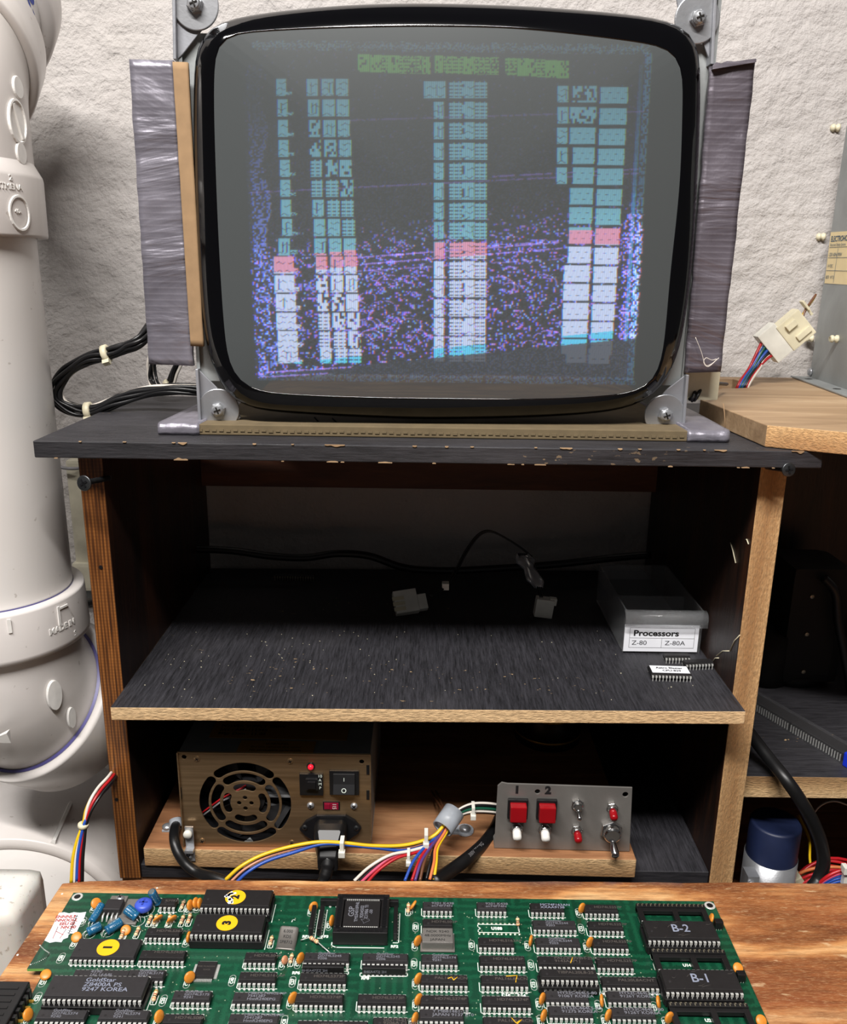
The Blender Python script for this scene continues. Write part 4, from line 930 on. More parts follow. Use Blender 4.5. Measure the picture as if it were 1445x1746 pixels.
# vents and clips on the right edge of the face
mb=MB()
for py in (1312,1355): 
    p=PY(627.5,py,FY); mb.box(p.x-.001,p.x+.0012,FY-.0006,FY+.0002,p.z-.004,p.z+.004)
p=PY(309,1352,FY); mb.box(p.x-.0012,p.x+.0006,FY-.0006,FY+.0002,p.z-.005,p.z+.005)
part(mb,'edge_notch',M['blackp'],ps)
# power inlet with the plug pushed in
X0_,X1_,Z0_,Z1_=rect(511,1389,617,1428); zc=(Z0_+Z1_)/2; 
mb=MB(); pts=[(511,1411),(522,1397),(541,1387),(590,1387),(606,1396),(617,1409),(612,1418),(592,1432),(538,1432),(522,1423)]
mb.prism([PY(x,y,FY)+Vector((0,-.0030,0)) for x,y in pts],(0,.0032,0)); inl=part(mb,'power_inlet',M['blackp'],ps,'black inlet flange',.0008)
for px,py in ((520,1411),(608,1412)):
    mb=MB(); phil(mb,PY(px,py,FY-.0030),(0,-1,0),.0022,.001); mb.build('screw',[M['steel_dark'],M['blackp']],inl)
# plug and cord: a thing of its own
p=PY(565,1412,FY-.003)
pg=thing('power_cable',(p.x,FY-.02,ZK),'black power cord plugged into the metal power supply','power cord')
mb=MB(); ls=[]
for (dy,w,h,dz) in ((0,.0125,.0085,0),(-.006,.0125,.0085,0),(-.012,.0115,.0080,-.001),(-.020,.0085,.0070,-.007),(-.026,.0075,.0060,-.013)):
    c0=Vector((p.x,FY-.0030+dy,p.z+dz)); ls.append([c0+Vector((sx*w,0,sz*h)) for sx,sz in ((-.8,-1),(.8,-1),(1,-.8),(1,.6),(.75,1),(-.75,1),(-1,.6),(-1,-.8))])
mb.loops(ls); part(mb,'plug',M['blackr'],pg,'angular black moulded plug',.0012,segs=3)
mb=MB(); mb.tube(spline([Vector((p.x,FY-.024,p.z-.010)),Vector((p.x-.001,FY-.030,p.z-.018)),Vector((p.x-.006,FY-.036,p.z-.029)),Vector((p.x-.014,FY-.040,p.z-.044)),Vector((p.x-.022,FY-.036,.838))],8),[.0056]*6+[.0048]*5+[.0040]*22,14); part(mb,'cord',M['blackr'],pg)
# clamp strap with screws at the left foot of the supply
mb=MB(); X0_,X1_,Z0_,Z1_=rect(313,1409,332,1468,-.004); 
cl=thing('metal_clamp',((X0_+X1_)/2,-.004,ZK-.012),'small plated metal strap with two screws at the lower left of the power supply','clamp')
mb.box(X0_,X1_,-.0022,-.0006,PY(320,1468,-.002).z,PY(320,1410,-.002).z,bev=.0005); mb.box(X0_,X1_,-.0065,-.0015,PY(320,1447,-.002).z-.001,PY(320,1447,-.002).z+.0012); part(mb,'strap',M['zinc'],cl)
mb=MB(); mb.smooth=True; q=PY(321,1421,-.0022); mb.lathe([(.0034,0),(.0034,.002),(.0028,.0030),(.0002,.0033)],q,(0,-1,0),20); part(mb,'screw',M['white'],cl,'round pale screw head')
mb=MB(); phil(mb,PY(322,1458,-.0022),(0,-1,.2),.0034,.0022,rot=.6); part(mb,'screw',[M['zinc'],M['blackp']],cl)
# black cable on the left held by a clear clip
bc=thing('black_cable',PY(299,1412,.02),'black cord curling past the metal strap left of the power supply','cord')
mb=MB(); mb.tube(spline([PY(307,1398,.045),PY(299,1410,.015),PY(297,1430,-.004),PY(303,1452,-.012),PY(318,1474,-.016),PY(338,1488,-.02),PY(365,1496,-.03),PY(395,1506,-.035)],8),.0038,14); part(mb,'cord',M['blackr'],bc)
mb=MB(); mb.smooth=True; q=PY(300,1404,.022); mb.lathe([(.0040,-.003),(.0050,-.003),(.0050,.004),(.0040,.004)],q,(.3,-.75,-.5),20,False); q2=PZ(287,1413,ZK+.0005); mb.smooth=False; mb.box(q2.x-.004,q2.x+.010,q2.y-.004,q2.y+.004,ZK,ZK+.0018,bev=.0006); part(mb,'cable_clip',M['milky'],bc,'clear plastic cable clip')
mb=MB(); mb.smooth=True; mb.lathe([(.0042,0),(.0040,.0012),(.0020,.0024),(.0002,.0027)],q2+Vector((-.0005,0,.0017)),(0,0,1),20); part(mb,'screw',M['zinc'],bc)
# labels on top of the supply
lb=MB()
def flat_label(pts,z,name,mat,label):
    q=[PZ(x,y,z) for x,y in pts]; mb=MB(); mb.prism([v-Vector((0,0,.0003)) for v in q],(0,0,.0003)); return part(mb,name,mat,ps,label),q
# their far edges are hidden by the shelf above
l1,q=flat_label([(356,1257),(591,1262),(601,1222),(375,1218)],z1+.0004,'rating_label',M['goldlbl'],'wide brown rating label')
mb=MB(); 
for k,s in enumerate(('Mfgr Date : 11 02','S/N : AM1112345','POWER SUPPLY 200W')):
    T=frame(q[0]+Vector((.006,.006+.0055*k,.0001)),(1,0.0,0),(0,1,0)); put_text(mb,s,.0052,T,align='LEFT',bold=.00008)
mb.build('lettering',M['ink'],l1)
l2,q=flat_label([(402,1284),(533,1286),(540,1264),(412,1262)],z1+.0004,'warning_label',M['goldlbl'],'smaller brown warning label')
mb=MB()
for k,s in enumerate(('WARNING','Do not remove this cover','No serviceable parts inside')):
    c0=(q[0]+q[1])/2; put_text(mb,s,.0036,frame((c0.x,c0.y+.0135-.0045*k,z1+.0006),(1,0,0),(0,1,0)))
mb.build('lettering',M['ink'],l2)

# ------------------------------------------------ control panel
pa=PZ(843,1446,ZK+.0005); pb=PZ(1074,1452,ZK+.0005); PXd=(pb-pa).normalized(); PN_=Vector((PXd.y,-PXd.x,0)).normalized()
def cp(px,py,w=0.):
    return PN(px,py,pa+PN_*w,PN_)
cpn=thing('control_panel',(pa+pb)/2+Vector((0,.001,0)),'small aluminium switch panel with red and white push buttons standing on the plank','control panel')
pts=[(843,1446),(1074,1452),(1079,1343),(866,1336),(856,1334),(849,1340)]
mb=MB(); mb.prism([cp(x,y)-Vector((0,0,0)) for x,y in pts],-PN_*.0014); plate=mb.build('plate',M['alum'],cpn)
cut=MB()
for px,py,r in ((917,1350,.0020),(1067,1355,.0022)):
    p=cp(px,py); cut.cyl(p+PN_*.004,p-PN_*.006,r,20)
for px,py in ((883,1376),(932,1377)): pass
boolean_cut(plate,cut); md=plate.modifiers.new('bevel','BEVEL'); md.width=.0003; md.segments=2; md.limit_method='ANGLE'
mb=MB(); mb.hexa([pa-PN_*.0014,pb-PN_*.0014,pb-PN_*.02,pa-PN_*.02],[v+Vector((0,0,.0014)) for v in (pa-PN_*.0014,pb-PN_*.0014,pb-PN_*.02,pa-PN_*.02)]); part(mb,'foot_flange',M['alum'],cpn)
mb=MB(); put_text(mb,'1',.0085,frame(cp(882,1347,.0001)+PN_*.0001,PXd,(0,0,1)),bold=.0006); put_text(mb,'2',.0090,frame(cp(935,1348,.0001)+PN_*.0001,PXd,(0,0,1)),bold=.0005); o=part(mb,'hand_numbers',M['ink'],cpn,'handwritten black 1 and 2')
TP=Matrix(((PXd.x,0,PN_.x,0),(PXd.y,0,PN_.y,0),(0,1,0,0),(0,0,0,1)))
def TPat(p): return Matrix.Translation(p)@TP
for px,py in ((883,1377),(932,1378)):
    p=cp(px,py); mb=MB(); mb.box(-.0078,.0078,-.0085,.0085,-.010,.0030,M=TPat(p),bev=.0010); bt=part(mb,'square_button',M['blackp'],cpn,'square red push button in a black surround')
    mb=MB(); mb.box(-.0062,.0062,-.0068,.0064,.002,.0095,M=TPat(p),bev=.0010); mb.build('cap',M['redbtn'],bt)
for px,py,c,n_,l_ in ((881,1417,'whitebtn','push_button','round white push button'),(929,1419,'whitebtn','push_button','round white push button'),(984,1421,'redbtn','push_button','small round red push button'),(1044,1383,'redbtn','push_button','small round red push button')):
    big=c=='whitebtn'; p=cp(px,py-7); mb=MB(); R=.0052 if big else .0045
    mb.lathe([(R,0),(R,.0016),(R*.96,.0019)],p,PN_,6,a0=.2); mb.lathe([(R*.82,.0018),(R*.82,.0050),(R*.72,.0056)],p,PN_,24)
    bt=part(mb,n_,M['chrome'],cpn,l_,.0002)
    mb=MB(); mb.smooth=True; rb=.0034 if big else .0030; d=(PN_+Vector((0,0,-.30))).normalized()
    mb.lathe([(rb*.9,.003),(rb,.006),(rb,.0098),(rb*.8,.0112),(rb*.1,.0116)],p,d,24); mb.build('cap',M[c],bt)
for px,py,s in ((985,1375,1.),(1042,1421,1.75)):
    p=cp(px,py-4*s); mb=MB(); mb.lathe([(.0050*s,0),(.0050*s,.0016*s),(.0047*s,.0020*s)],p,PN_,6,a0=.4); mb.lathe([(.0038*s,.0016*s),(.0038*s,.0045*s),(.0030*s,.0052*s)],p,PN_,24)
    bt=part(mb,'toggle_switch',M['chrome'],cpn,'large chrome toggle switch' if s>1.5 else 'small chrome toggle switch',.0002)
    mb=MB(); mb.smooth=True; d=(PN_+Vector((.08,0,-.75))).normalized(); mb.lathe([(.0011*s,.003*s),(.0013*s,.006*s),(.0019*s,.0100*s),(.0017*s,.0114*s),(.0003*s,.0120*s)],p+PN_*.001,d,20); mb.build('lever',M['chrome'],bt)
    mb=MB(); mb.lathe([(.0044*s,0),(.0044*s,.014)],p-PN_*.015,PN_,12); mb.build('body',M['blackp'],bt)

# ------------------------------------------------ wiring between supply and panel
tubec=PY(764,1397,-.004)
wh=thing('wire_harness',(tubec.x,0,ZK),'colourful wire harness in a milky sleeve between power supply and switch panel','wire harness')
mb=MB(); mb.smooth=True; ax=(PY(778,1378,.006)-PY(752,1416,-.010)).normalized(); tcen=PY(765,1398,-.002)
mb.lathe([(.0074,-.0085),(.0084,-.0085),(.0084,.0085),(.0074,.0085),(.0074,-.0085)],tcen,ax,28,False); part(mb,'sleeve',M['milky'],wh,'milky plastic sleeve')
mb=MB(); q=PZ(793,1417,ZK+.0005); mb.smooth=False; T=Matrix.Translation(q)
mb.lathe([(.0070,0),(.0072,.0004),(.0070,.0018)],q,(0,0,1),24); mb.box(q.x-.011,q.x,q.y-.004,q.y+.004,ZK,ZK+.0016); part(mb,'sleeve_foot',M['milky'],wh)
mb=MB(); mb.smooth=True; mb.lathe([(.0046,.0018),(.0046,.003),(.0025,.0045),(.0002,.005)],q,(0,0,1),20); part(mb,'screw',M['zinc'],wh)
def wire(pts,r,mat,parent=wh,n=7): mb=MB(); mb.tube(spline(pts,n),r,8); return part(mb,'wire',M[mat],parent,M[mat].name.replace('_',' '))
def W(pts,dx=0,dy=0,dd=0): return [PY(x+dx,y+dy,Y+dd) for x,y,Y in pts]
left_=[(385,1500,-.045),(410,1478,-.040),(445,1459,-.034),(490,1445,-.030),(540,1436,-.028),(585,1437,-.026),(635,1442,-.024),(690,1441,-.020),(735,1428,-.014),(755,1410,-.008),(768,1392,.000)]
for mat,dx,dy,dd,r in (('w_yellow',0,0,0,.00135),('w_salmon',8,4,.001,.0010),('w_blue',14,9,0,.00125),('w_pink',10,3,.0015,.0009),('w_brown',12,1,.002,.0009)):
    pts=[(x+dx*(1-i/10),y+dy*(1-.6*(abs(i-5)<2)),Y+dd) for i,(x,y,Y) in enumerate(left_)]
    wire([PY(*p) for p in pts],r,mat)
low_=[[(605,1502,-.05),(632,1478,-.04),(665,1458,-.032),(705,1450,-.026),(745,1436,-.016),(762,1412,-.006)],
      [(700,1502,-.05),(712,1470,-.038),(728,1446,-.025),(748,1424,-.012),(762,1402,-.004)],
      [(728,1500,-.045),(734,1470,-.034),(742,1445,-.022),(758,1418,-.010),(766,1398,-.003)]]
for k,(mat,pi,dx,dy) in enumerate((('w_white',0,0,0),('w_pink',0,9,6),('w_black',0,4,3),('w_red',0,16,9),('w_blue',1,-8,0),('w_red',1,2,0),('w_purple',1,10,0),('w_brown',1,16,0),('w_black',2,0,0),('w_orange',2,6,0),('w_yellow',2,14,0),('w_white',2,9,2))):
    pts=low_[pi]; n=len(pts); wire([PY(x+dx*(1-i/(n-1))+random.uniform(-2,2),y+dy*(1-i/(n-1)),Y+.001*(k%3)) for i,(x,y,Y) in enumerate(pts)],.00115,mat)
right_=[(762,1404,-.004),(780,1388,.004),(800,1379,.010),(822,1377,.014),(850,1380,.020),(875,1390,.026)]
for k,mat in enumerate(('w_white','w_black','w_yellow','w_orange','w_white','w_blue','w_brown','w_white','w_green','w_black')):
    a=2*PI*k/10; wire([PY(x,y,Y)+Vector((0,.0030*math.sin(a),.0040*math.cos(a)))*min(1,.5+i*.2) for i,(x,y,Y) in enumerate(right_)],.0011,mat)
for (px,py,Y,sz) in ((584,1441,-.029,.0030),(727,1427,-.018,.0028),(807,1380,.010,.0026),(697,1459,-.030,.0022)):
    mb=MB(); T=Matrix.Translation(PY(px,py,Y)); mb.box(-sz*.5,sz*.5,-.0050,.0040,-sz*1.8,sz*1.8,M=T,bev=.0005); mb.box(-sz*.8,sz*.8,-.0065,-.002,-sz*2.1,-sz*.6,M=T,bev=.0005); part(mb,'cable_tie',M['white'],wh,'white cable tie')
# thick black jacketed cable by the panel
tk=thing('thick_cable',PY(820,1440,.01),'thick black cable slanting down beside the left end of the switch panel','cable')
P_=spline([PY(852,1385,.06),PY(846,1410,.035),PY(826,1438,.012),PY(800,1462,-.010),PY(770,1484,-.025),PY(740,1505,-.045)],8)
mb=MB(); mb.tube(P_,.0050,16); part(mb,'cord',M['blackr'],tk)
d=(PY(800,1462,-.010)-PY(826,1438,.012)).normalized(); mb=MB(); c0=PY(806,1455,-.004); x=-d; nrm=Vector((-.2,-.8,.5)); nrm=(nrm-x*nrm.dot(x)).normalized(); yv=nrm.cross(x)
put_text(mb,'300V 28AWG',.0040,frame(c0+nrm*.0053,x,yv)); part(mb,'printing',M['w_grey'],tk)
# dim things deep in the lowest level
wl=thing('hanging_wire_loop',PY(825,1330,.15),'dim loop of thin wires hanging deep in the lowest level','wire loop')
for k,(dx,mat) in enumerate(((0,'w_white'),(5,'w_brown'))):
    mb=MB(); mb.tube(spline([PY(790+dx,1376,.10),PY(772+dx,1345,.14),PY(776+dx,1310,.15),PY(795+dx,1287,.15),PY(822,1283-dx,.15),PY(850-dx,1292,.15),PY(864-dx,1325,.14),PY(858-dx,1360,.12)],7),.0009,6); part(mb,'wire',M[mat],wl)
mb=MB(); q=PY(822,1283,.15); mb.box(q.x-.002,q.x+.002,.147,.153,q.z-.004,q.z+.004); part(mb,'cable_tie',M['white'],wl)
tw=thing('hanging_wires',PY(730,1330,.12),'two dim brown wires running up behind the wire harness','wires')
for dx in (0,7):
    mb=MB(); mb.tube(spline([PY(705+dx,1285,.16),PY(722+dx,1320,.13),PY(742+dx,1360,.06),PY(760,1388,.01)],7),.0008,6); part(mb,'wire',M['w_brown'],tw)
c0=PY(935,1300,.16); tr_=thing('transformer',(c0.x,.175,.8502),'dark round wound transformer at the back of the lowest level','transformer')
mb=MB(); mb.smooth=True; mb.lathe([(.024,.0),(.031,.008),(.032,.03),(.031,.052),(.024,.060),(.010,.058)],(c0.x,.175,.8503),(0,0,1),48); part(mb,'winding',M['blackp'],tr_)
mb=MB(); mb.smooth=True
for h in (.024,.046): mb.lathe([(.0323,h),(.0328,h+.001),(.0323,h+.002)],(c0.x,.175,.8503),(0,0,1),48,False)
part(mb,'band',M['band_gold'],tr_,'thin brass coloured bands')

# ------------------------------------------------ things on the middle shelf
def zs(x): return ZS+(-.0018+(x-XL1)/(XR0-XL1)*.0036)
a=PZ(1061,1113,zs(.15)); b=PZ(1192,1113,zs(.19)); y0=a.y; x0,x1=a.x,b.x; zb_=zs((x0+x1)/2); ztop_=PY(1065,1040,y0).z; bk=PZ(1017,962,ztop_); yb2=min(.235,bk.y)
dr=thing('parts_drawer',((x0+x1)/2,(y0+yb2)/2,zb_),'clear plastic parts drawer with a white Processors label on the middle shelf','parts drawer')
t=.0012; mb=MB(); zq=zb_+.0006
mb.box(x0,x1,y0,yb2,zq,zq+t); mb.box(x0,x0+t,y0,yb2,zq+t,ztop_); mb.box(x1-t,x1,y0,yb2,zq+t,ztop_); mb.box(x0+t,x1-t,y0,y0+t,zq+t,ztop_-.002); mb.box(x0+t,x1-t,yb2-t,yb2,zq+t,ztop_)
part(mb,'tray',M['clear'],dr,'clear tray')
mb=MB(); ym=y0+(yb2-y0)*.42; mb.box(x0+t,x1-t,ym,ym+t,zq+t,ztop_-.006); part(mb,'divider',M['clear'],dr)
mb=MB(); mb.smooth=True; zlab=PY(1065,1066,y0).z; ls=[]
for x in (x0-.0006,x1+.0022): ls.append([Vector((x,y0+.001,ztop_)),Vector((x,y0-.003,ztop_-.0003)),Vector((x,y0-.0062,ztop_-.0025)),Vector((x,y0-.0070,ztop_-.006)),Vector((x,y0-.0066,zlab+.001)),Vector((x,y0-.0056,zlab+.001)),Vector((x,y0-.0058,ztop_-.006)),Vector((x,y0-.0050,ztop_-.0032)),Vector((x,y0-.0024,ztop_-.0014)),Vector((x,y0+.001,ztop_-.001))])
mb.loops(ls); part(mb,'finger_lip',M['clear'],dr,'curved clear finger lip')
mb=MB(); z0_=PY(1063,1110,y0-.001).z; mb.box(x0+.0005,x1-.0025,y0-.0012,y0-.0004,z0_,zlab+.001); lab=part(mb,'label_card',M['whitetab'],dr,'white label reading Processors, Z-80 and Z-80A')
mb=MB(); W_=(x1-.0025)-(x0+.0005); xa_=x0+.0005+W_*.07; xb_=x0+.0005+W_*.945; H_=zlab+.001-z0_; zu=z0_+H_*.88; zl=z0_+H_*.14; zm=z0_+H_*.50; xm=(xa_+xb_)/2; yl=y0-.00128; lt=.00022
for (p_,q_,r_,s_) in ((xa_,xb_,zu,zu+lt),(xa_,xb_,zl,zl+lt),(xa_,xb_,zm,zm+lt),(xa_,xa_+lt,zl,zu),(xb_,xb_+lt,zl,zu),(xm,xm+lt,zl,zm)): mb.box(p_,q_,yl,yl+.0001,r_,s_)
put_text(mb,'Processors',H_*.30,frame((xa_+W_*.05,yl,(zu+zm)/2-.0002),(1,0,0),(0,0,1)),align='LEFT',bold=.00022,sx=1.18)
put_text(mb,'Z-80',H_*.235,frame((xa_+W_*.035,yl,(zm+zl)/2),(1,0,0),(0,0,1)),align='LEFT',sx=1.15); put_text(mb,'Z-80A',H_*.235,frame((xm+W_*.045,yl,(zm+zl)/2),(1,0,0),(0,0,1)),align='LEFT',sx=1.15)
mb.build('lettering',M['ink'],lab)
# loose chips: body + pins
def dip(name,n,w,h0,label,cat,at,rot=0,tilt=0,plen=.0042,parent=None,mat='ic',pin='tin',group=None,top=None):
    """dual in line chip built along x, standing on its pins"""
    t=thing(name,at,label,cat,group); L=n*.00254; R_=Matrix.Translation(at)@Matrix.Rotation(rot,4,'Z')@Matrix.Rotation(tilt,4,'X')
    mb=MB(); hb=plen; bw=w-.0016
    ls=[]
    for (z,q) in ((hb-.0017,.0004),(hb,0),(hb+.0004,0),(hb+.0020,.0005)):
        ls.append([R_@Vector((sx*(L/2-q),sy*(bw/2-q),z)) for sx,sy in ((-1,-1),(1,-1),(1,1),(-1,1))])
    mb.loops(ls); part(mb,'body',M[mat],t)
    mb=MB()
    for k in range(n):
        x=(k-(n-1)/2)*.00254
        for s in (-1,1):
            mb.box(x-.00072,x+.00072,min(s*bw/2,s*(w/2+.0001)),max(s*bw/2,s*(w/2+.0001)),hb+.00005,hb+.0003,M=R_)
            mb.box(x-.00072,x+.00072,min(s*w/2,s*(w/2+.00025)),max(s*w/2,s*(w/2+.00025)),hb-.0012,hb+.0003,M=R_); mb.box(x-.00026,x+.00026,min(s*w/2,s*(w/2+.00025)),max(s*w/2,s*(w/2+.00025)),hb-plen+.0002,hb-.0012,M=R_)
    part(mb,'pins',M[pin],t)
    return t,R_,hb+.0020
at=PZ(1145,1161,zs(.19)); at.y+=.0062
t1,Rm,zh=dip('labelled_chip',12,.0152,0,'loose chip with a small white printed sticker, foremost of the three on the middle shelf','chip',(at.x,at.y,zs(at.x)),rot=-.03,group='loose chips by the drawer')
mb=MB(); mb.box(-.0140,.0140,-.0055,.0060,zh,zh+.0002,M=Rm); st=part(mb,'sticker',M['whitetab'],t1,'white sticker')
mb=MB(); put_text(mb,'Astro Blaster',.0037,Rm@Matrix.Translation((0,.0022,zh+.0003)),bold=.0001); put_text(mb,'CPU-829',.0037,Rm@Matrix.Translation((.001,-.0022,zh+.0003)),bold=.0001); mb.build('lettering',M['ink'],st)
at=PZ(1158,1136,zs(.19)); dip('loose_chip',8,.0076,0,'plain black loose chip, left of the two behind the stickered chip','chip',(at.x,at.y+.008,zs(at.x)),rot=.02,group='loose chips by the drawer')
at=PZ(1190,1143,zs(.2)); dip('loose_chip',9,.0076,0,'plain black loose chip touching the right side panel of the middle shelf','chip',(at.x+.001,at.y+.004,zs(at.x)),rot=.12,group='loose chips by the drawer')
at=PZ(503,988,zs(-.1)); dip('loose_chip',16,.0076,0,'long dark chip far back on the left of the middle shelf','chip',(at.x,at.y,zs(at.x)),rot=-.03,pin='tin_dull')
# white connectors and their thin black lead
q=PZ(705,1050,zs(0)); cw=thing('white_connector',(q.x,q.y+.008,zs(0)),'white plastic plug with thin black leads lying in the shade of the middle shelf','connector')
R_=Matrix.Translation((q.x-.001,q.y+.004,zs(0)+.0008))@Matrix.Rotation(.14,4,'Z')@Matrix.Rotation(.85,4,'X')@Matrix.Rotation(.12,4,'Z')
mb=MB(); mb.box(-.015,.006,-.001,.020,0,.009,M=R_,bev=.0008); mb.box(.006,.014,0,.014,.001,.0085,M=R_,bev=.0006)
part(mb,'housing',M['white'],cw)
mb=MB()
for k in range(3): mb.box(-.0165,-.006,.0012+k*.0049,.0046+k*.0049,.0085,.0094,M=R_)
part(mb,'latch',M['nylon'],cw)
mb=MB()
Lp=[(733,1015,.115),(757,1000,.13),(775,975,.15),(795,938,.16),(815,912,.165),(835,905,.165),(862,917,.165),(890,935,.16),(905,948,.155)]
for d_ in (0,2.5): mb.tube(spline([PY(x+d_,y+d_*.6,Y) for x,y,Y in Lp],6),.0009,6)
part(mb,'leads',M['blackr'],cw)
mb=MB(); q=PY(760,999,.13); mb.box(q.x-.003,q.x+.003,.127,.134,q.z-.003,q.z+.003,bev=.0005); part(mb,'cable_tie',M['white'],cw)
q=PZ(925,1056,zs(.1)); c2=thing('hanging_connector',(q.x,q.y+.01,zs(.06)),'pale plug wrapped in clear film standing right of the white plug on the middle shelf','connector')
p0=PY(925,1050,q.y+.006); mb=MB(); T=Matrix.Translation(p0)@Matrix.Rotation(.12,4,'Y'); mb.box(-.008,.008,-.005,.005,0,.017,M=T,bev=.0010); mb.box(.004,.010,-.003,.003,.012,.018,M=T); part(mb,'housing',M['white'],c2)
mb=MB(); mb.smooth=True; a=PY(892,948,.14); b=PY(918,1000,.11); 
ls=[]; 
for k in range(6):
    p=a.lerp(b,k/5); r_=.006+.0022*math.sin(k*2.1); ls.append([p+Vector((r_*math.cos(t),.4*r_*math.sin(t),.002*math.sin(3*t+k))) for t in [2*PI*j/10 for j in range(10)]])
mb.loops(ls); part(mb,'film',M['milky'],c2,'crumpled clear film')
mb=MB()
for d_ in (0,3): mb.tube(spline([PY(882+d_,945,.15),PY(900+d_,948,.15),PY(912+d_,975,.13),PY(917+d_,1000,.11),PY(922+d_,1018,.10)],6),.0009,6)
part(mb,'leads',M['blackr'],c2)
mb=MB(); mb.tube(spline([PY(255,938,.215),PY(320,936,.215),PY(395,939,.215),PY(460,948,.215),PY(520,951,.215),PY(575,944,.215),PY(630,948,.215),PY(690,968,.215),PY(760,973,.215),PY(850,969,.215),PY(950,962,.215),PY(1040,952,.215),PY(1110,946,.215)],8),.0036,12)
o=mb.build('power_cable',M['blackr']); tag(o,'long wavy black cable along the wall behind the middle shelf','cable')

# ------------------------------------------------ right hand side
pc=PZ(1309,763,ZT); pt=PY(1309,725,pc.y); zpk=pt.z
yk=WY-.008
def k_(x,y): q=PZ(x,y,zpk); return Vector((q.x,min(q.y,yk),zpk))
back=k_(1211,641); back.y=yk
pl=[k_(1309,725),k_(1445,737)+ (k_(1445,737)-k_(1309,725))*5.0]
e_=pl[1]; pl+= [Vector((e_.x,yk,zpk)),Vector((k_(1211,645).x+.004,yk,zpk)),k_(1207,648),k_(1228,645),k_(1250,646),k_(1268,650),k_(1276,656),k_(1274,661),k_(1255,662),k_(1232,662),k_(1215,667),k_(1195,681)]
mb=MB(); mb.prism([v-Vector((0,0,zpk-ZT-.0004)) for v in pl],(0,0,zpk-ZT-.0004))
n=len(pl); mb.m=[1]+[0]*(n-2)+[1,0,0]; mb.m=[1]+[0]*(n-1)+[0,0]
ok=mb.build('oak_plank',[M['oak'],M['oak_end']],bevel=.0006); tag(ok,'pale thick oak plank overlapping the right end of the black shelf top','plank')
# splinter
mb=MB(); mb.tube([PY(1234,688,.02),PY(1236,705,.018),PY(1237,730,.015)],.0004,5); o=mb.build('wood_splinter',M['card']); tag(o,'thin upright splinter at the left edge of the pale oak plank','splinter')
# grey electronics chassis
ga=PZ(1373,643,zpk); gb=PZ(1445,668,zpk); gd=(gb-ga); gd.z=0; gd.normalize(); gb=ga+gd*.20; gn=Vector((-gd.y,gd.x,0)); 
if gn.x<0: gn=-gn          # towards the inside (right)
ga=Vector((ga.x,min(ga.y,WY-.012),zpk))
gh=PX(1424,222,ga.x).z-zpk
ch=thing('metal_chassis',(ga+gb)/2,'grey sheet metal chassis with white standoffs and a cream label on the oak plank','chassis')
mb=MB(); t_=.0015
g0=ga; g1=gb
mb.prism([g0+Vector((0,0,.0005)),g1+Vector((0,0,.0005)),g1+Vector((0,0,gh+.075)),g0+gd*.006+Vector((0,0,gh))],gn*t_); part(mb,'side_plate',M['chassis'],ch)
mb=MB(); w_=.016; o0=-gn*w_; mb.prism([g0+o0+gd*-.006+Vector((0,0,.0003)),g1+o0+Vector((0,0,.0003)),g1+Vector((0,0,.0003)),g0+Vector((0,0,.0003))],(0,0,.0014)); fl=part(mb,'flange',M['chassis'],ch,'paler grey flange lying on the plank',.0003)
mb=MB()
for s_ in (.020,.09): 
    q=g0+gd*s_+o0*.5+Vector((0,0,.0018)); mb.lathe([(.0034,0),(.0034,.0001)],q,(0,0,1),20)
mb.build('slot',M['blackp'],fl)
mb=MB(); mb.prism([g1+gn*.002,g1+gn*.09,g1+gn*.09+Vector((0,0,gh)),g1+gn*.002+Vector((0,0,gh))],gd*-.0015); part(mb,'front_plate',M['chassis'],ch)
def on_g(px,py,off=0.): return PN(px,py,g0-gn*off,gn)
def peg(px,py,L=.011,R=.0034,l_=None):
    p=on_g(px,py); mb=MB(); mb.smooth=True; mb.lathe([(R,0),(R,.002),(R*.7,.0025),(R*.7,.004),(R*.95,.0045),(R*.95,.006),(R*.6,.0075),(R*.3,L)],p,-gn,20); part(mb,'standoff',M['nylon'],ch,l_)
for px,py in ((1432,218),(1407,404),(1387,577),(1430,578)): peg(px,py,.008 if py<500 else .005)
p=on_g(1384,634); mb=MB(); mb.smooth=True; mb.lathe([(.0040,0),(.0038,.0015),(.0025,.003),(.0003,.0035)],p,-gn,20); part(mb,'screw',M['zinc'],ch)
qs=[on_g(x,y,.0002) for x,y in ((1407,483),(1470,487),(1478,392),(1418,396))]
mb=MB(); mb.prism(qs,-gn*.0003); lb=part(mb,'maker_label',M['creamlbl'],ch,'cream printed label')
xd=(qs[1]-qs[0]).normalized(); hgt=(qs[3]-qs[0]).length; up_=(qs[3]-qs[0]).normalized()
def lp(u,v): return qs[0]+xd*u+Vector((0,0,1))*v-gn*.0006
if xd.cross(Vector((0,0,1))).dot(-gn)<0: xd_=xd
mb=MB()
for v_ in (.25,.5,.70): mb.prism([lp(.001,hgt*v_),lp(.05,hgt*v_),lp(.05,hgt*v_+.0003),lp(.001,hgt*v_+.0003)],gn*.0001)
mb.prism([lp(.022,.001),lp(.0223,.001),lp(.0223,hgt*.68),lp(.022,hgt*.68)],gn*.0001)
put_text(mb,'ELECTROHOME',hgt*.15,frame(lp(.002,hgt*.86),xd,(0,0,1)),align='LEFT',bold=.0001); put_text(mb,'Electronic Display Systems',hgt*.075,frame(lp(.002,hgt*.75),xd,(0,0,1)),align='LEFT')
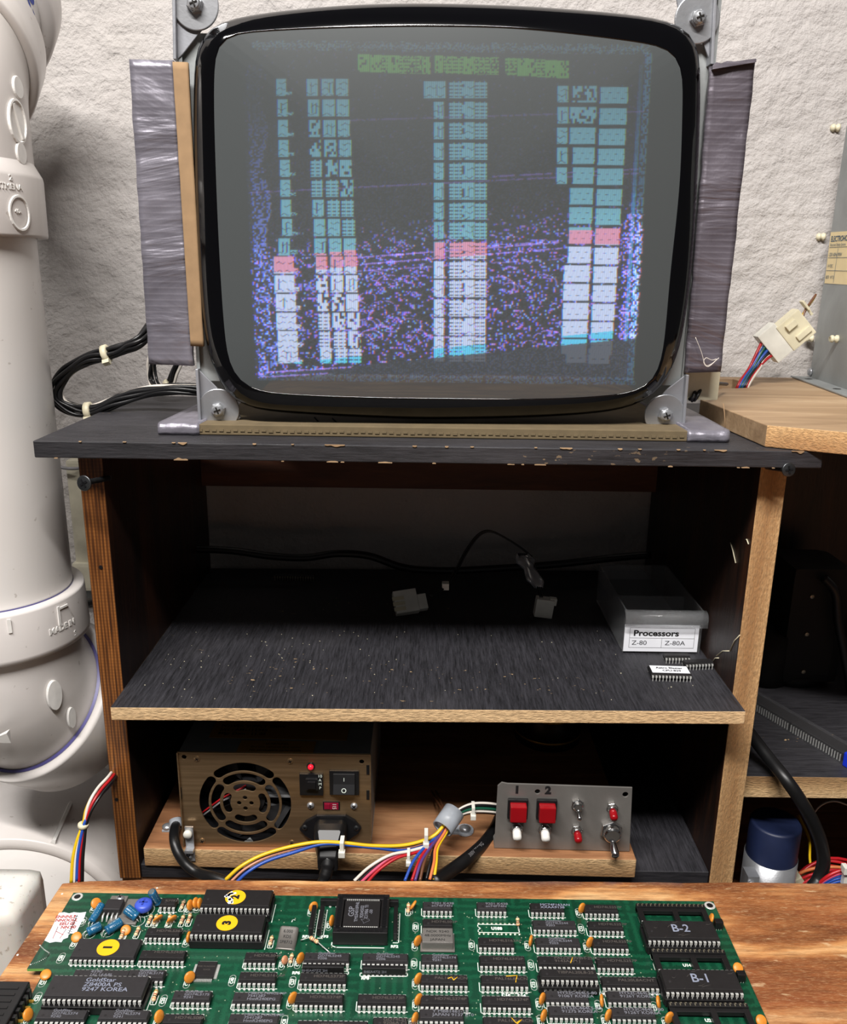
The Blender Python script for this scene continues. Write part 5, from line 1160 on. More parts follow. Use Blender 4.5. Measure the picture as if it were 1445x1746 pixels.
put_text(mb,'120V 60Hz 90W',hgt*.10,frame(lp(.002,hgt*.56),xd,(0,0,1)),align='LEFT'); put_text(mb,'14 VDC',hgt*.09,frame(lp(.002,hgt*.34),xd,(0,0,1)),align='LEFT'); put_text(mb,'8073  19 73',hgt*.09,frame(lp(.002,hgt*.12),xd,(0,0,1)),align='LEFT')
mb.build('lettering',M['lblblue'],lb)
# nylon plug pair with colourful wires
YC=.205
cc=thing('multi_pin_connector',PY(1335,570,YC),'large cream nylon plug and socket with coloured wires rising from the oak plank','connector')
d=(PY(1368,545,YC)-PY(1303,600,YC)).normalized(); up_=Vector((0,-1,0)); sd_=d.cross(up_).normalized()
def Tc(px,py,dy=0): p=PY(px,py,YC+dy); return Matrix(((d.x,sd_.x,up_.x,p.x),(d.y,sd_.y,up_.y,p.y),(d.z,sd_.z,up_.z,p.z),(0,0,0,1)))
mb=MB(); mb.box(-.012,.012,-.0135,.0135,-.007,.007,M=Tc(1353,562),bev=.001); mb.box(-.006,.004,-.0095,-.004,.006,.010,M=Tc(1353,562),bev=.0006); mb.box(-.004,.010,.004,.009,.006,.009,M=Tc(1353,562),bev=.0006); part(mb,'socket_half',M['nylon'],cc,'cream nylon half')
mb=MB(); mb.box(-.009,.009,-.0155,.0155,-.0065,.0062,M=Tc(1320,584),bev=.001); part(mb,'plug_half',M['white'],cc,'white nylon half')
for k,(mat,dx,dy,sx_) in enumerate((('w_red',-12,-10,-6),('w_green',-2,-8,0),('w_blue',4,-2,2),('w_black',6,4,5),('w_red',12,10,9),('w_white',4,12,12),('w_blue',-6,-5,-3),('w_black',0,2,7),('w_green',-4,-2,2))):
    wire([PY(1312+dx,592+dy,YC-.002),PY(1300+dx*.7,606+dy*.6,YC-.006),PY(1284+sx_,628,YC-.01),PY(1270+sx_,648,YC-.018),PY(1262+sx_,664,YC-.02),PY(1258+sx_,676,YC-.01)],.0013,mat,cc,6)
for k,mat in enumerate(('w_yellow','w_white','w_black','w_yellow','w_brown')):
    wire([PY(1362+k*2,552-k*3,YC-.002),PY(1368+k*1.5,540-k*3,YC),PY(1376+k,527-k*2,YC+.004),PY(1388+k,510-k*2,YC+.008)],.0010,mat,cc,6)
mb=MB(); q=PY(1374,522,YC); mb.box(-.001,.001,-.006,.004,-.0035,.0035,M=Tc(1374,522),bev=.0005); mb.box(-.001,.001,.003,.010,-.001,.001,M=Tc(1374,522)); part(mb,'cable_tie',M['nylon'],cc)

# thick black cable over the side shelf edge
mb=MB(); mb.tube(spline([PY(1262,1228,.055),PY(1288,1262,.030),PY(1312,1293,.012),PY(1340,1328,-.006),PY(1364,1362,-.012),PY(1385,1398,-.013),PY(1400,1435,-.013),PY(1405,1470,-.014),PY(1397,1498,-.016),PY(1385,1515,-.02)],9),.0049,18)
o=mb.build('heavy_cable',M['blackr']); tag(o,'heavy glossy black cable hanging over the pale edge of the right shelf','cable')
# chip tube with blue stopper
ta=PZ(1300,1222,ZR); tb_=PZ(1440,1306,ZR); dd=(tb_-ta); L=dd.length; dd.normalize(); sn=Vector((-dd.y,dd.x,0))
ct=thing('chip_tube',(ta+tb_)/2,'clear plastic tube of chips with a bright blue stopper on the right shelf','chip tube')
T=Matrix(((dd.x,sn.x,0,ta.x),(dd.y,sn.y,0,ta.y),(0,0,1,ZR),(0,0,0,1)))
mb=MB(); w_=.017; 
for (a_,b_,c_,d_) in ((0,.0006,.0002,.010),(w_-.0006,w_,.0002,.010),(0,w_,.0002,.0008),(0,w_,.0095,.010)): mb.box(-.10,L,a_,b_,c_,d_,M=T)
part(mb,'rail',M['clear2'],ct)
for k,off in enumerate((L-.055,L-.107,L-.159)):
    mb=MB(); mb.box(off,off+.051,.0022,.0148,.0045,.0085,M=T); cpx=part(mb,'chip',M['ic'],ct)
    mb=MB()
    for j in range(20):
        x=off+.0013+j*.00254; mb.box(x-.0004,x+.0004,.0010,.0014,.0010,.0072,M=T); mb.box(x-.0004,x+.0004,.0156,.0160,.0010,.0072,M=T)
    mb.build('pins',M['tin'],cpx)
mb=MB(); mb.box(L-.001,L+.012,-.0012,w_+.0012,.0003,.012,M=T,bev=.001); part(mb,'stopper',M['bluestop'],ct,'bright blue stopper')
# big blue capacitor in a clamp
YB=.030; ZL=.760; q=PY(1312,1480,YB); cx_=q.x; bcp=thing('large_capacitor',(cx_,YB,ZL),'large dark blue capacitor in a metal clamp under the right shelf','large capacitor')
zt_=PY(1312,1424,YB-.018).z; zc_=PY(1312,1483,YB-.019).z
mb=MB(); mb.smooth=True; mb.lathe([(.0185,0),(.0195,.001),(.0198,zt_-ZL-.002),(.0185,zt_-ZL),(.016,zt_-ZL-.001),(.001,zt_-ZL-.001)],(cx_,YB,ZL),(0,0,1),48); part(mb,'can',M['bluecap'],bcp)
mb=MB(); mb.smooth=True; mb.lathe([(.0200,0),(.0206,.0005),(.0206,zc_-ZL),(.0200,zc_-ZL)],(cx_,YB,ZL+.0002),(0,0,1),48,False); mb.smooth=False; mb.box(cx_-.027,cx_-.018,YB-.024,YB-.012,ZL+.001,zc_-.003); part(mb,'clamp',M['zinc'],bcp)
mb=MB(); q=Vector((cx_-.024,YB-.024,zc_-.010)); mb.smooth=True; mb.lathe([(.0036,0),(.0034,.002),(.002,.0035),(.0002,.004)],q,(0,-1,0),20); part(mb,'screw',M['zinc'],bcp)
# coils of hook-up wire
rc=thing('red_wire_coil',PY(1405,1490,.02),'coil of red insulated wires tied at the left, under the right shelf','wire coil')
c0=PY(1418,1530,.03)
for k in range(6):
    rr_=.028+.0022*(k%3); mb=MB(); pts=[c0+Vector((rr_*1.15*math.cos(t)*(1+.03*math.sin(3*t+k)),.004*math.sin(t*2+k)+.0035*(k//3),rr_*math.sin(t))) for t in np.linspace(0,2*PI,40)]
    mb.tube(pts,.0013,8); part(mb,'wire',M['w_red' if k!=2 else 'w_orange'],rc)
mb=MB(); q=c0+Vector((-.029,0,.016)); mb.box(-.0035,.0035,-.004,.008,-.005,.005,M=Matrix.Translation(q)@Matrix.Rotation(-.6,4,'Y'),bev=.0008); part(mb,'cable_tie',M['nylon'],rc)
rb=thing('red_blue_wires',PY(1430,1490,-.01),'red and blue wires with a white tie in front of the red coil','wires')
for k,(mat,dy) in enumerate((('w_red',-7),('w_blue',0),('w_blue',5),('w_pink',-3),('w_blue',10))):
    wire([PY(1395,1512+dy*.5,-.02),PY(1412,1500+dy*.8,-.022),PY(1432,1492+dy,-.022),PY(1455,1489+dy,-.022),PY(1485,1492+dy,-.02)],.0014,mat,rb)
mb=MB(); q=PY(1441,1491,-.024); mb.box(q.x-.0018,q.x+.0018,q.y-.004,q.y+.004,q.z-.008,q.z+.007,bev=.0005); mb.box(q.x-.004,q.x+.003,q.y-.006,q.y-.001,q.z+.004,q.z+.010,bev=.0006); part(mb,'cable_tie',M['white'],rb)
mb=MB(); mb.tube(spline([PY(1390,1420,.08),PY(1388,1390,.09),PY(1402,1372,.09),PY(1425,1366,.09),PY(1455,1376,.09)],7),.0008,6); o=mb.build('thin_white_wire',M['w_white']); tag(o,'thin white wire arching in the dark under the right shelf','wire')
mb=MB(); mb.tube(spline([PY(1362,1390,.09),PY(1380,1430,.07),PY(1382,1470,.05),PY(1392,1505,.04)],7),.0011,6); o=mb.build('yellow_wire',M['w_yellow']); tag(o,'yellow wire hanging behind the heavy cable under the right shelf','wire')
# dark deflection unit on the side shelf
q=PZ(1380,1200,ZR); dv=thing('dark_transformer',(q.x,.17,ZR),'black lump of electronics in the dark on the right shelf','transformer')
pa_=PY(1330,965,.16); pb_=PY(1422,1180,.16)
mb=MB(); mb.box(pa_.x+.012,pb_.x,.155,.215,ZR+.004,pa_.z,bev=.010); part(mb,'housing',M['void'],dv)
mb=MB(); mb.smooth=True; mb.cyl((pa_.x+.004,.175,ZR+.0005),(pa_.x+.004,.175,ZR+.05),.022,32); mb.cyl(((pa_.x+pb_.x)/2,.185,ZR),((pa_.x+pb_.x)/2,.185,ZR+.01),.03,32); part(mb,'coil',M['void'],dv)
mb=MB(); mb.tube(spline([PY(1405,985,.15),PY(1425,1010,.145),PY(1430,1060,.145),PY(1440,1110,.145),PY(1452,1180,.145)],7),.004,10); part(mb,'lead',M['blackr'],dv)
for px,py in ((1385,1017),(1376,1081),(1370,1145)):
    q=PY(px,py,.1548); mb=MB(); mb.lathe([(.0022,0),(.0018,.0012),(.0003,.0016)],q,(0,-1,0),16); part(mb,'screw',M['tin_dull'],dv)
# hand made wire stub on the plywood right end etc. intentionally absent
# ---------------------------------------------------------------- green circuit board
def zp_(px,py,h=0.): return PZ(px,py,ZP+h)
TL=zp_(125,1523); TR=zp_(1218,1536); NL=zp_(46,1651); BRt=zp_(1310,1746)
yT=(TL.y+TR.y)/2; xl=TL.x; xr=(TR.x+BRt.x)/2; yB=-.36
n1=zp_(46,1652); n2=zp_(75,1656); n3=zp_(70,1666); 
pcb=thing('circuit_board',((xl+xr)/2,(yT+yB)/2,ZB),'large green printed circuit board crowded with black chips lying on the plywood bench','circuit board')
TH=.0016
poly=[(xl,yT),(xr,yT),(xr,yB),(n3.x,yB),(n3.x,n3.y),(n2.x,n2.y+.0005),(n2.x-.0006,n1.y+.0004),(n1.x,n1.y)]
mb=MB(); mb.prism([Vector((x,y,ZP-TH)) for x,y in poly],(0,0,TH)); mb.m=[1]*len(poly)+[0,0]
part(mb,'board',[M['pcb'],M['fr4']],pcb)
# mounting holes with rings
for px,py in ((132,1529),(1211,1544)):
    p=zp_(px,py); mb=MB(); mb.lathe([(.0032,0),(.0030,.0002),(.0019,.0002),(.0018,0)],p,(0,0,1),28,False); mb.mi=1; mb.lathe([(.0019,.0001),(.0018,.00015)],p,(0,0,1),24); part(mb,'mounting_hole',[M['tin'],M['blackp']],pcb)
for x,y in ((-.19,-.15),(.16,-.15),(.16,-.33),(-.15,-.33),(0,-.24)):    # feet under the board
    mb=MB(); mb.cyl((x,y,ZB),(x,y,ZP-TH),.003,12); part(mb,'standoff',M['nylon'],pcb)
silk=MB()
def sline(pts,w=.00042,z=.00012,mb=None):
    mb=mb or silk
    for a,b in zip(pts,pts[1:]):
        a=Vector((a[0],a[1],0)); b=Vector((b[0],b[1],0)); d=(b-a)
        if d.length<1e-6: continue
        d.normalize(); n=Vector((-d.y,d.x,0))*w/2; e=d*w/2
        q=[a-e-n,b+e-n,b+e+n,a-e+n]; o=len(mb.v)
        mb.v+= [(v.x,v.y,ZP+z) for v in q]; mb.f.append([o,o+1,o+2,o+3]); mb.m.append(0); mb.sm.append(False)
def capsule(px,py,txt='C27',L=.0072,Wd=.0030,rot=0):
    p=zp_(px,py); pts=[]
    for k in range(9): a=PI*k/8; pts.append((p.x+Wd/2*math.cos(a),p.y+L/2-Wd/2+Wd/2*math.sin(a)))
    for k in range(9): a=PI+PI*k/8; pts.append((p.x+Wd/2*math.cos(a),p.y-L/2+Wd/2+Wd/2*math.sin(a)))
    pts.append(pts[0]); sline(pts)
    put_text(silk,txt,.0024,Matrix.Translation((p.x,p.y,ZP+.00012))@Matrix.Rotation(PI/2,4,'Z'),bold=.00012)
def chip(xl_,xr_,y,n,wide,hs,lines=(),style='dim',body='ic',left=.0,size=None,hoff=0.):
    """xl_, xr_, y: first and last pin shoulder of the front row in the photo; hs: socket height"""
    zsh=hs+.0030; a=PZ(xl_,y,ZP+zsh); b=PZ(xr_,y,ZP+zsh); w=.01524 if wide else .00762
    cx=(a.x+b.x)/2; cy=(a.y+b.y)/2+w/2; Ln=n*.00254-.0004; bw=w-.0014; z0=ZP+hs
    mb=MB(); ls=[]
    for (z,q) in ((.0008,.0005),(.0026,0),(.0030,0),(.0046,.0006)):
        ls.append([Vector((cx+sx*(Ln/2-q),cy+sy*(bw/2-q),z0+z)) for sx,sy in ((-1,-1),(1,-1),(1,1),(-1,1))])
    mb.loops(ls)
    mb.mi=1; mb.lathe([(.0008,0),(.0007,.00005)],(cx-Ln/2+.0035,cy-bw*.12,z0+.0046),(0,0,1),12)
    o=part(mb,'integrated_circuit',[M[body],M['ic2' if body=='ic' else 'ic']],pcb,None,.00025,segs=2)
    mb=MB(); r=random.Random(int(xl_*7+y))
    for k in range(n):
        x=cx+(k-(n-1)/2)*.00254
        for s in (-1,1):
            y1=cy+s*bw/2; y2=cy+s*(w/2+.0001)
            mb.box(x-.00075,x+.00075,min(y1,y2),max(y1,y2),z0+.0027,z0+.0030); mb.box(x-.00075,x+.00075,min(y2,y2+s*.00028),max(y2,y2+s*.00028),z0+.0012,z0+.0030); mb.box(x-.00028,x+.00028,min(y2,y2+s*.00025),max(y2,y2+s*.00025),z0-.0002,z0+.0012)
            if hs==0: mb.lathe([(.0009,0),(.0004,.0005)],(x,y2+s*.0001,ZP),(0,0,1),7)
    mb.build('pins',M['tin'],o)
    if hs:
        mb=MB(); mb.box(cx-Ln/2-.0002,cx+Ln/2+.0002,cy-w/2-.0014,cy-w/2+.0012,ZP+.0006,z0+.0001); mb.box(cx-Ln/2-.0002,cx+Ln/2+.0002,cy+w/2-.0012,cy+w/2+.0014,ZP+.0006,z0+.0001)
        for f_ in (-.47,0,.47): mb.box(cx+Ln*f_-.0018,cx+Ln*f_+.0018,cy-w/2,cy+w/2,ZP+.0006,z0-.0008)
        mb.build('socket',M['socket'],o,bevel=.0002)
        # silk outline of the socket at its left and right ends
        sline([(cx+Ln/2+.0012,cy+w/2-.002),(cx+Ln/2+.0012,cy-w/2-.001)])
    else:
        yb=cy-w/2+.0022; sline([(cx-Ln/2-.0006,cy+.002),(cx-Ln/2-.0006,yb-.0022),(cx+Ln/2+.0006,yb-.0022)])
    if lines:
        mt={'dim':'markdim','mid':'mark','bright':'mark2'}[style]; mb=MB(); sz=size or (.0021 if len(lines)>2 else .0024); tot=len(lines)
        for k,s in enumerate(lines):
            yy_=cy+bw*.06+((tot-1)/2-k)*sz*.86; put_text(mb,s,sz,Matrix.Translation((cx-Ln*.5+Ln*(.30+left),yy_,z0+.00465)),align='LEFT',sx=1.25,bold=.00003)
        mb.build('marking',M[mt],o)
    return o,Vector((cx,cy,z0+.0046)),Ln,w
gs=lambda a,b:('GoldStar',a,b)
chips=[(273.6,295.4,1548.4,4,0,0,('KM93C46',),'dim'),(250.4,301.3,1600.8,8,0,0,('HD74LS367AP',),'dim'),
 (239.5,309.2,1640.2,10,0,0,('HD74LS245P','',),'dim'),(121.5,216,1674.5,12,0,0,('4590','16L16A8L'),'mid'),(217,274,1674.4,8,0,0,gs('GD74LS174','9247'),'mid'),
 (296.6,352,1711.3,8,0,0,gs('GD74LS175','9241'),'mid'),(418.6,465.8,1643.8,7,0,0,('HD74LS04P',),'dim'),(410.4,464.4,1678.2,8,0,0,('HD74LS161AP',),'dim'),
 (398.7,474.3,1714.2,10,0,0,('MBLPC74HC244P','7541287','HnnR240EPG'),'mid'),(391,470,1752,10,0,0,('MBLPC74HC244P','7541287','HnnR240EPG'),'mid'),(278,339,1752,8,0,0,('HD74LS08P',),'dim'),
 (59.7,141,1744.5,10,0,0,gs('GD74LS374','9240'),'mid'),(168,247,1745,10,0,0,gs('GD74LS374','9241'),'mid'),
 (520.6,592.4,1644.2,10,0,0,gs('GD74LS245','9206'),'mid'),(514.2,585.4,1679.6,10,0,0,('HD74LS373P',),'dim'),(506.4,580.2,1716,10,0,0,('HD74LS374P',),'dim'),
 (620.9,692.7,1645.4,10,0,0,gs('GD74LS245','9206'),'mid'),(614.5,687.5,1717.3,10,0,0,('HD74LS373P',),'dim'),(638,692,1758,7,0,0,('GD74LS138','9206A CL 001'),'dim'),
 (723.7,776.2,1647.1,8,0,0,gs('GD74LS174','9241'),'mid'),(721.7,793.8,1682.7,10,0,0,('PAL16L8ACN',),'dim'),(721.7,795,1718.9,10,0,0,('HD74LS374P',),'dim'),(719.8,786.5,1743.6,9,0,0,('Y MB81461-12','JAPAN 9137 E10'),'mid'),
 (823.6,892,1649.4,10,0,0,('HD74LS373P',),'dim'),(825.5,897.3,1684,10,0,0,('PAL16L8ACN',),'dim'),(828.4,901.4,1720.3,10,0,0,('HD74LS374P',),'dim'),(830,905,1757,10,0,0,('PAL16R4ACN',),'dim'),
 (724.6,767.9,1555,7,0,0,('9201 K438','sn74F74N'),'mid'),(724.6,768.4,1584.9,7,0,0,('HD74LS02P',),'dim'),(817.7,860.4,1555.8,7,0,0,('9201 K438','sn74F74N'),'mid'),(821.5,873,1617.6,8,0,0,('HD74LS163AP',),'dim'),
 (910.5,958.4,1557.5,8,0,0,('MC74F163AN','XXAA9138'),'bright'),(914.3,979.7,1587.3,10,0,0,gs('GD74LS244','9203'),'mid'),(918.8,987.3,1618,10,0,0,gs('GD74LS244','9203'),'mid'),
 (1002.6,1051.3,1559.5,8,0,0,('HD74LS257P',),'dim'),(1009.7,1060,1589.2,8,0,0,('HD74LS257P',),'dim'),(1017,1068.3,1619.3,8,0,0,('HD74LS257P',),'dim'),(1023.6,1077.5,1652.6,8,0,0,('HD74LS257P',),'dim'),
 (924.9,1007.9,1650.7,12,0,0,('PALCE20V8H-25PC','9143AAM J'),'dim'),(929,1015.2,1673.2,12,0,.005,('TIBPAL20L8-25',),'dim'),(1033,1120,1686.6,12,0,0,('PAL20L8ACNT',),'dim'),
 (934.8,1001.8,1711.3,9,0,0,('HY53C464LS-80','9106T KOREA'),'mid'),(940.6,1009.4,1737.9,9,0,0,('HY53C464LS-80','9127S KOREA'),'mid'),(1041.7,1107.2,1711.6,9,0,0,('HY53C464LS-80','9126T KOREA'),'mid'),(1049,1115.8,1740.2,9,0,0,('HY53C464LS-80','9126T KOREA'),'mid')]
for c in chips:
    o,cc_,Ln,w=chip(*c,body='ic2' if c[7]=='mid' else 'ic')
    # yellow pen strokes on a few
    k=(round(c[0]),round(c[2]))
    if k in ((722,1683),(826,1684),(830,1757),(925,1651)):
        mb=MB(); b=cc_+Vector((Ln*.08,0,.0001))
        pts={722:[(0,0),(.002,.001),(.003,-.001),(.005,.001)],826:[(-.001,.002),(.005,.0025),(.0042,0),(.0038,-.002)],830:[(0,.002),(.002,-.001),(.005,.001),(.001,-.003)],925:[(0,-.002),(.0018,.002)]}[k[0]]
        for a_,b_ in zip(pts,pts[1:]): mb.tube([b+Vector((*a_,0)),b+Vector((*b_,0))],.00022,5)
        mb.build('pen_mark',M['yellow'],o)
# wide chip hidden at the very front, the sound chip and the program chips
o,c1,L1,w=chip(76.1,236.2,1706.4,20,1,.005,('GoldStar','Z8400A PS','9247 KOREA'),'bright',body='ic2',left=.06,size=.0034); o['label']='long forty pin chip in a black socket'
chip(506,625,1764,14,0,0,('HD63C09',),'dim')
def sticker(o,c,txt,dx,R=.0058,torn=False):
    mb=MB(); p=c+Vector((dx,0,.0001)); pts=[]
    for k in range(32):
        a=2*PI*k/32; r_=R
        pts.append(p+Vector((r_*1.02*math.cos(a),r_*math.sin(a),0)))
    mb.prism(pts,(0,0,.00012)); s=mb.build('sticker',M['yellow'],o); s['label']='round yellow sticker numbered '+txt
    mb=MB(); put_text(mb,txt,.0062,Matrix.Translation(p+Vector((0,0,.0002)))@Matrix.Rotation(PI/2,4,'Z'),bold=.0004); mb.build('number',M['ink'],s)
    if torn:
        mb=MB(); r=random.Random(2)
        for k in range(16):
            a=r.uniform(1.5,4.6); q=p+Vector((R*r.uniform(.55,1.02)*math.cos(a),R*r.uniform(.4,.95)*math.sin(a),.00015)); s_=r.uniform(.0007,.0018)
            mb.prism([q+Vector((s_*math.cos(t)*r.uniform(.6,1.2),s_*math.sin(t)*r.uniform(.6,1.2),0)) for t in [2*PI*j/6 for j in range(6)]],(0,0,.00008))
        mb.build('torn_patch',M['whitetab'],s)
o,c_,L_,w=chip(122,224,1638.5,14,1,0,(),body='ic2'); o['label']='wide chip with a round yellow sticker numbered 1'; sticker(o,c_,'1',.001)
o,c_,L_,w=chip(345.1,454.9,1550.1,16,1,.005,()); o['label']='wide chip with a torn round yellow sticker numbered 2'; sticker(o,c_,'2',-.001,torn=True)
o,c_,L_,w=chip(328.1,442.5,1595.6,16,1,.005,()); o['label']='wide chip with a round yellow sticker numbered 3'; sticker(o,c_,'3',-.001)
for (a,b,y,t) in ((1111.5,1223.6,1606,'B-2'),(1142.7,1262.9,1694.3,'B-1')):
    o,c_,L_,w=chip(a,b,y,16,1,.005,()); o['label']='wide chip in a socket printed '+t
    mb=MB(); put_text(mb,t,.0078,Matrix.Translation(c_+Vector((.000,.0005,.0001))),bold=.0001,sx=.95); mb.build('marking',M['mark2'],o)
    mb=MB(); r=random.Random(4)
    for k in range(7):
        p=c_+Vector((r.uniform(-.018,.018),r.uniform(-.006,.006),0)); q=p+Vector((r.uniform(-.006,.006),r.uniform(-.002,.002),0)); mb.tube([p,(p+q)/2+Vector((0,r.uniform(-.001,.001),0)),q],.00009,4)
    mb.build('scratch',M['markdim'],o)
# empty sockets
def empty_socket(xl_,xr_,y):
    z=.0050; a=PZ(xl_,y,ZP+z); b=PZ(xr_,y,ZP+z); cx=(a.x+b.x)/2; n=16; Ln=n*.00254; yb=a.y; yf=yb-.01524
    mb=MB()
    for y_ in (yb,yf): mb.box(cx-Ln/2,cx+Ln/2,y_-.0013,y_+.0013,ZP+.0005,ZP+z)
    for f_ in (-.5,.04,.5):
        w_=.0032; x=cx+Ln*f_-(w_/2 if f_==.04 else (0 if f_<0 else w_)); mb.box(x,x+w_,yf,yb,ZP+.0015,ZP+z-.0008)
    mb.box(cx-Ln/2,cx+Ln/2,yb-.0036,yb,ZP+.0015,ZP+z-.0010)
    o=part(mb,'chip_socket',M['socket'],pcb,'empty chip socket',.0002)
    mb=MB()
    for k in range(n):
        x=cx+(k-(n-1)/2)*.00254
        for y_ in (yb,yf): mb.box(x-.0007,x-.0002,y_-.0009,y_+.0009,ZP+z-.001,ZP+z+.0003); mb.box(x-.0007,x+.0006,y_+.0005,y_+.0010,ZP+z-.001,ZP+z+.0003)
    mb.build('contacts',M['tin_dull'],o)
empty_socket(1090.8,1196.3,1542.9); empty_socket(1116.7,1230.9,1620.7); empty_socket(1147,1269,1712)
for px,py in ((1088,1561),(1100,1600),(1113,1640),(1128,1684)):      # notched silk outlines left of the sockets
    p=zp_(px,py); sline([(p.x+.0015,p.y+.006),(p.x,p.y+.006),(p.x,p.y+.0015),(p.x+.0014,p.y),(p.x,p.y-.0015),(p.x,p.y-.006),(p.x+.0018,p.y-.006)])
for px,py in ((921,1652),(926,1684),(1027,1684)):
    p=zp_(px,py); sline([(p.x+.0012,p.y+.003),(p.x-.0004,p.y+.003),(p.x+.0012,p.y),(p.x-.0004,p.y-.003),(p.x+.0016,p.y-.003)])
# disc capacitors
def disc(px,py,yaw,lean=0.,R=.0029,mat='orange',h=.0032,cap=True,flat=False):
    p=zp_(px,py+ (9 if not flat else 2)); 
    mb=MB(); mb.smooth=True; ax=Vector((math.cos(yaw)*math.cos(lean),math.sin(yaw)*math.cos(lean),math.sin(lean)))
    c=p+Vector((0,0,h))+Vector((ax.y,-ax.x,0))*0+Vector((0,0,0)) 
    if flat: c=p+Vector((0,0,.0020))
    mb.lathe([(R*.15,-.0009),(R*.7,-.0008),(R*.93,-.0005),(R,0),(R*.93,.0005),(R*.7,.0008),(R*.15,.0009)],c,ax,24)
    o=part(mb,'disc_capacitor',M[mat],pcb,'orange ceramic disc capacitor' if mat=='orange' else 'pinkish ceramic disc capacitor')
    mb=MB(); s=Vector((-ax.y,ax.x,0)); s=s.normalized() if s.length>.01 else Vector((1,0,0))
    for k in (-1,1): mb.tube([p+s*.0010*k,c+s*.0010*k-Vector((0,0,R*.6)) if not flat else c+s*.001*k],.00028,5)
    mb.build('leads',M['tin'],o)
    if cap: capsule(px-5,py+9)
H=PI/2
for a in ((165,1540,-1.0,.7),(325,1543,-.35,.25),(334.7,1539,-.3,.3),(341.6,1540,-.15,.2),(270,1566,-1.1,-.5),(294,1567,-1.15,-.4),(322.6,1598,-.1,0),(535,1546,-1.2,.2),(566,1569.7,-.35,.1),(512.8,1634,-.75,.1),(704.7,1543,-.55,-.5),(712.5,1604.3,-1.0,.1),(905,1604,-.5,0),(49.3,1730.7,-.4,.4),(324.3,1666.7,-1.2,.3),(272.4,1734,-.6,.35),(499.8,1702,-1.0,.1),(713.4,1669,-1.0,.1),(713.9,1704.7,-1.0,.1),(707.8,1737.6,-.7,.1),(924.4,1703.5,-.85,.1),(927,1732.4,-.85,.1),(992,1548,-1.15,.1),(1005.6,1606.7,-1.15,.1),(1025.9,1706.7,-.35,.2),(1036.8,1731.8,-1.0,.1),(1122.2,1709,-.4,.3),(1140.6,1735.9,-1.4,.1),(1211.9,1566,-.3,-.3)): 
    x,y,yw,ln=a; disc(x,y,yw*.72,ln,R=.0031,h=.0036,cap=not(x in(1211.9,)))
disc(486,1636,-.5,.3,R=.0023,mat='pink_cer'); disc(215,1589,-1.3,.9,flat=True); disc(131,1601,-1.35,1.0,flat=True); disc(78.7,1665,-1.3,1.2,flat=True); disc(1258.6,1654,-1.4,.9,flat=True,cap=False); disc(1298,1744,-1.4,.9,flat=True,cap=False)
for px,py,t in ((104,1634,'C30'),(63.7,1702,'C31'),(141,1572,'C28'),(278.4,1706.5,'C33'),(396,1672.4,'C40'),(499,1674.4,'C27'),(706.4,1643.3,'C27'),(709,1581,'C27'),(804.7,1612,'C19'),(991.5,1583.8,'C12'),(905.9,1645.8,'C17'),(910.5,1679.3,'C15'),(485,1742,'C8')): capsule(px,py,t)
# resistors
def resistor(p0,p1,bands,leadh=0.,loose=False):
    a=Vector(p0); b=Vector(p1); d=(b-a).normalized(); L=(b-a).length; r=.00105
    mb=MB(); mb.smooth=True; mb.lathe([(.0004,0),(r*.9,L*.06),(r*1.12,L*.16),(r*1.05,L*.27),(r*.88,L*.34),(r*.88,L*.66),(r*1.05,L*.73),(r*1.12,L*.84),(r*.9,L*.94),(.0004,L)],a,d,16); o=part(mb,'resistor',M['res'],pcb)
    mb=MB(); mb.smooth=True; mats=[]
    for k,(h,m_) in enumerate(bands):
        mb.mi=k; mats.append(M[m_]); rr=r*(1.14 if (h<.3 or h>.7) else .93); mb.lathe([(rr,L*(h-.035)),(rr,L*(h+.035))],a,d,16,False)
    mb.build('colour_bands',mats,o)
    mb=MB()
    if not loose:
        mb.tube([a-d*.0006+Vector((0,-.0004,-a.z+ZP)),a-d*.0008,a+d*.0005],.00028,6); mb.tube([b-d*.0005,b+d*.0007,b+d*.0012+Vector((0,0,ZP-b.z))],.00028,6)
        mb.build('leads',M['tin'],o)
    return o,a,b
rb_=[(.18,'band_br'),(.40,'band_red'),(.55,'band_br'),(.82,'band_gold')]; ro_=[(.18,'w_orange'),(.40,'band_br'),(.55,'band_red'),(.82,'band_gold')]
for px,py,k in ((309.6,1546,0),(253.4,1571.6,0),(262.9,1573,1),(286.2,1573,1),(308.7,1572,0),(320.8,1571,1),(206.7,1597,1),(231.8,1592,0),(461,1608,0),(262,1704,1),(495.5,1639,0),(696,1553,1)):
    p=zp_(px,py+5); resistor(p+Vector((0,-.0005,.0012)),p+Vector((.0002,.0055,.0016+.001*(k))),rb_ if k==0 else ro_)
    sline([(p.x-.0014,p.y+.004),(p.x-.0014,p.y-.0016),(p.x+.0014,p.y-.0016),(p.x+.0014,p.y+.004)])
p=zp_(883.5,1585); resistor(p+Vector((0,0,.0028)),p+Vector((-.0004,.0012,.0070)),ro_)
pa_=zp_(529,1604); pb_=zp_(543,1613); o,a,b=resistor(pa_+Vector((0,0,.0024)),pb_+Vector((0,0,.0024)),[(.2,'w_orange'),(.42,'band_red'),(.58,'band_br'),(.8,'w_orange')],loose=True)
mb=MB(); mb.tube(spline([zp_(513,1603),zp_(516,1602,.0025),a],5),.0003,6); mb.tube(spline([b,zp_(553,1616,.003),zp_(560,1622,.0025),zp_(564,1626,.0008)],5),.0003,6); mb.build('leads',M['tin'],o); o['label']='loose slanting resistor on long bent leads'
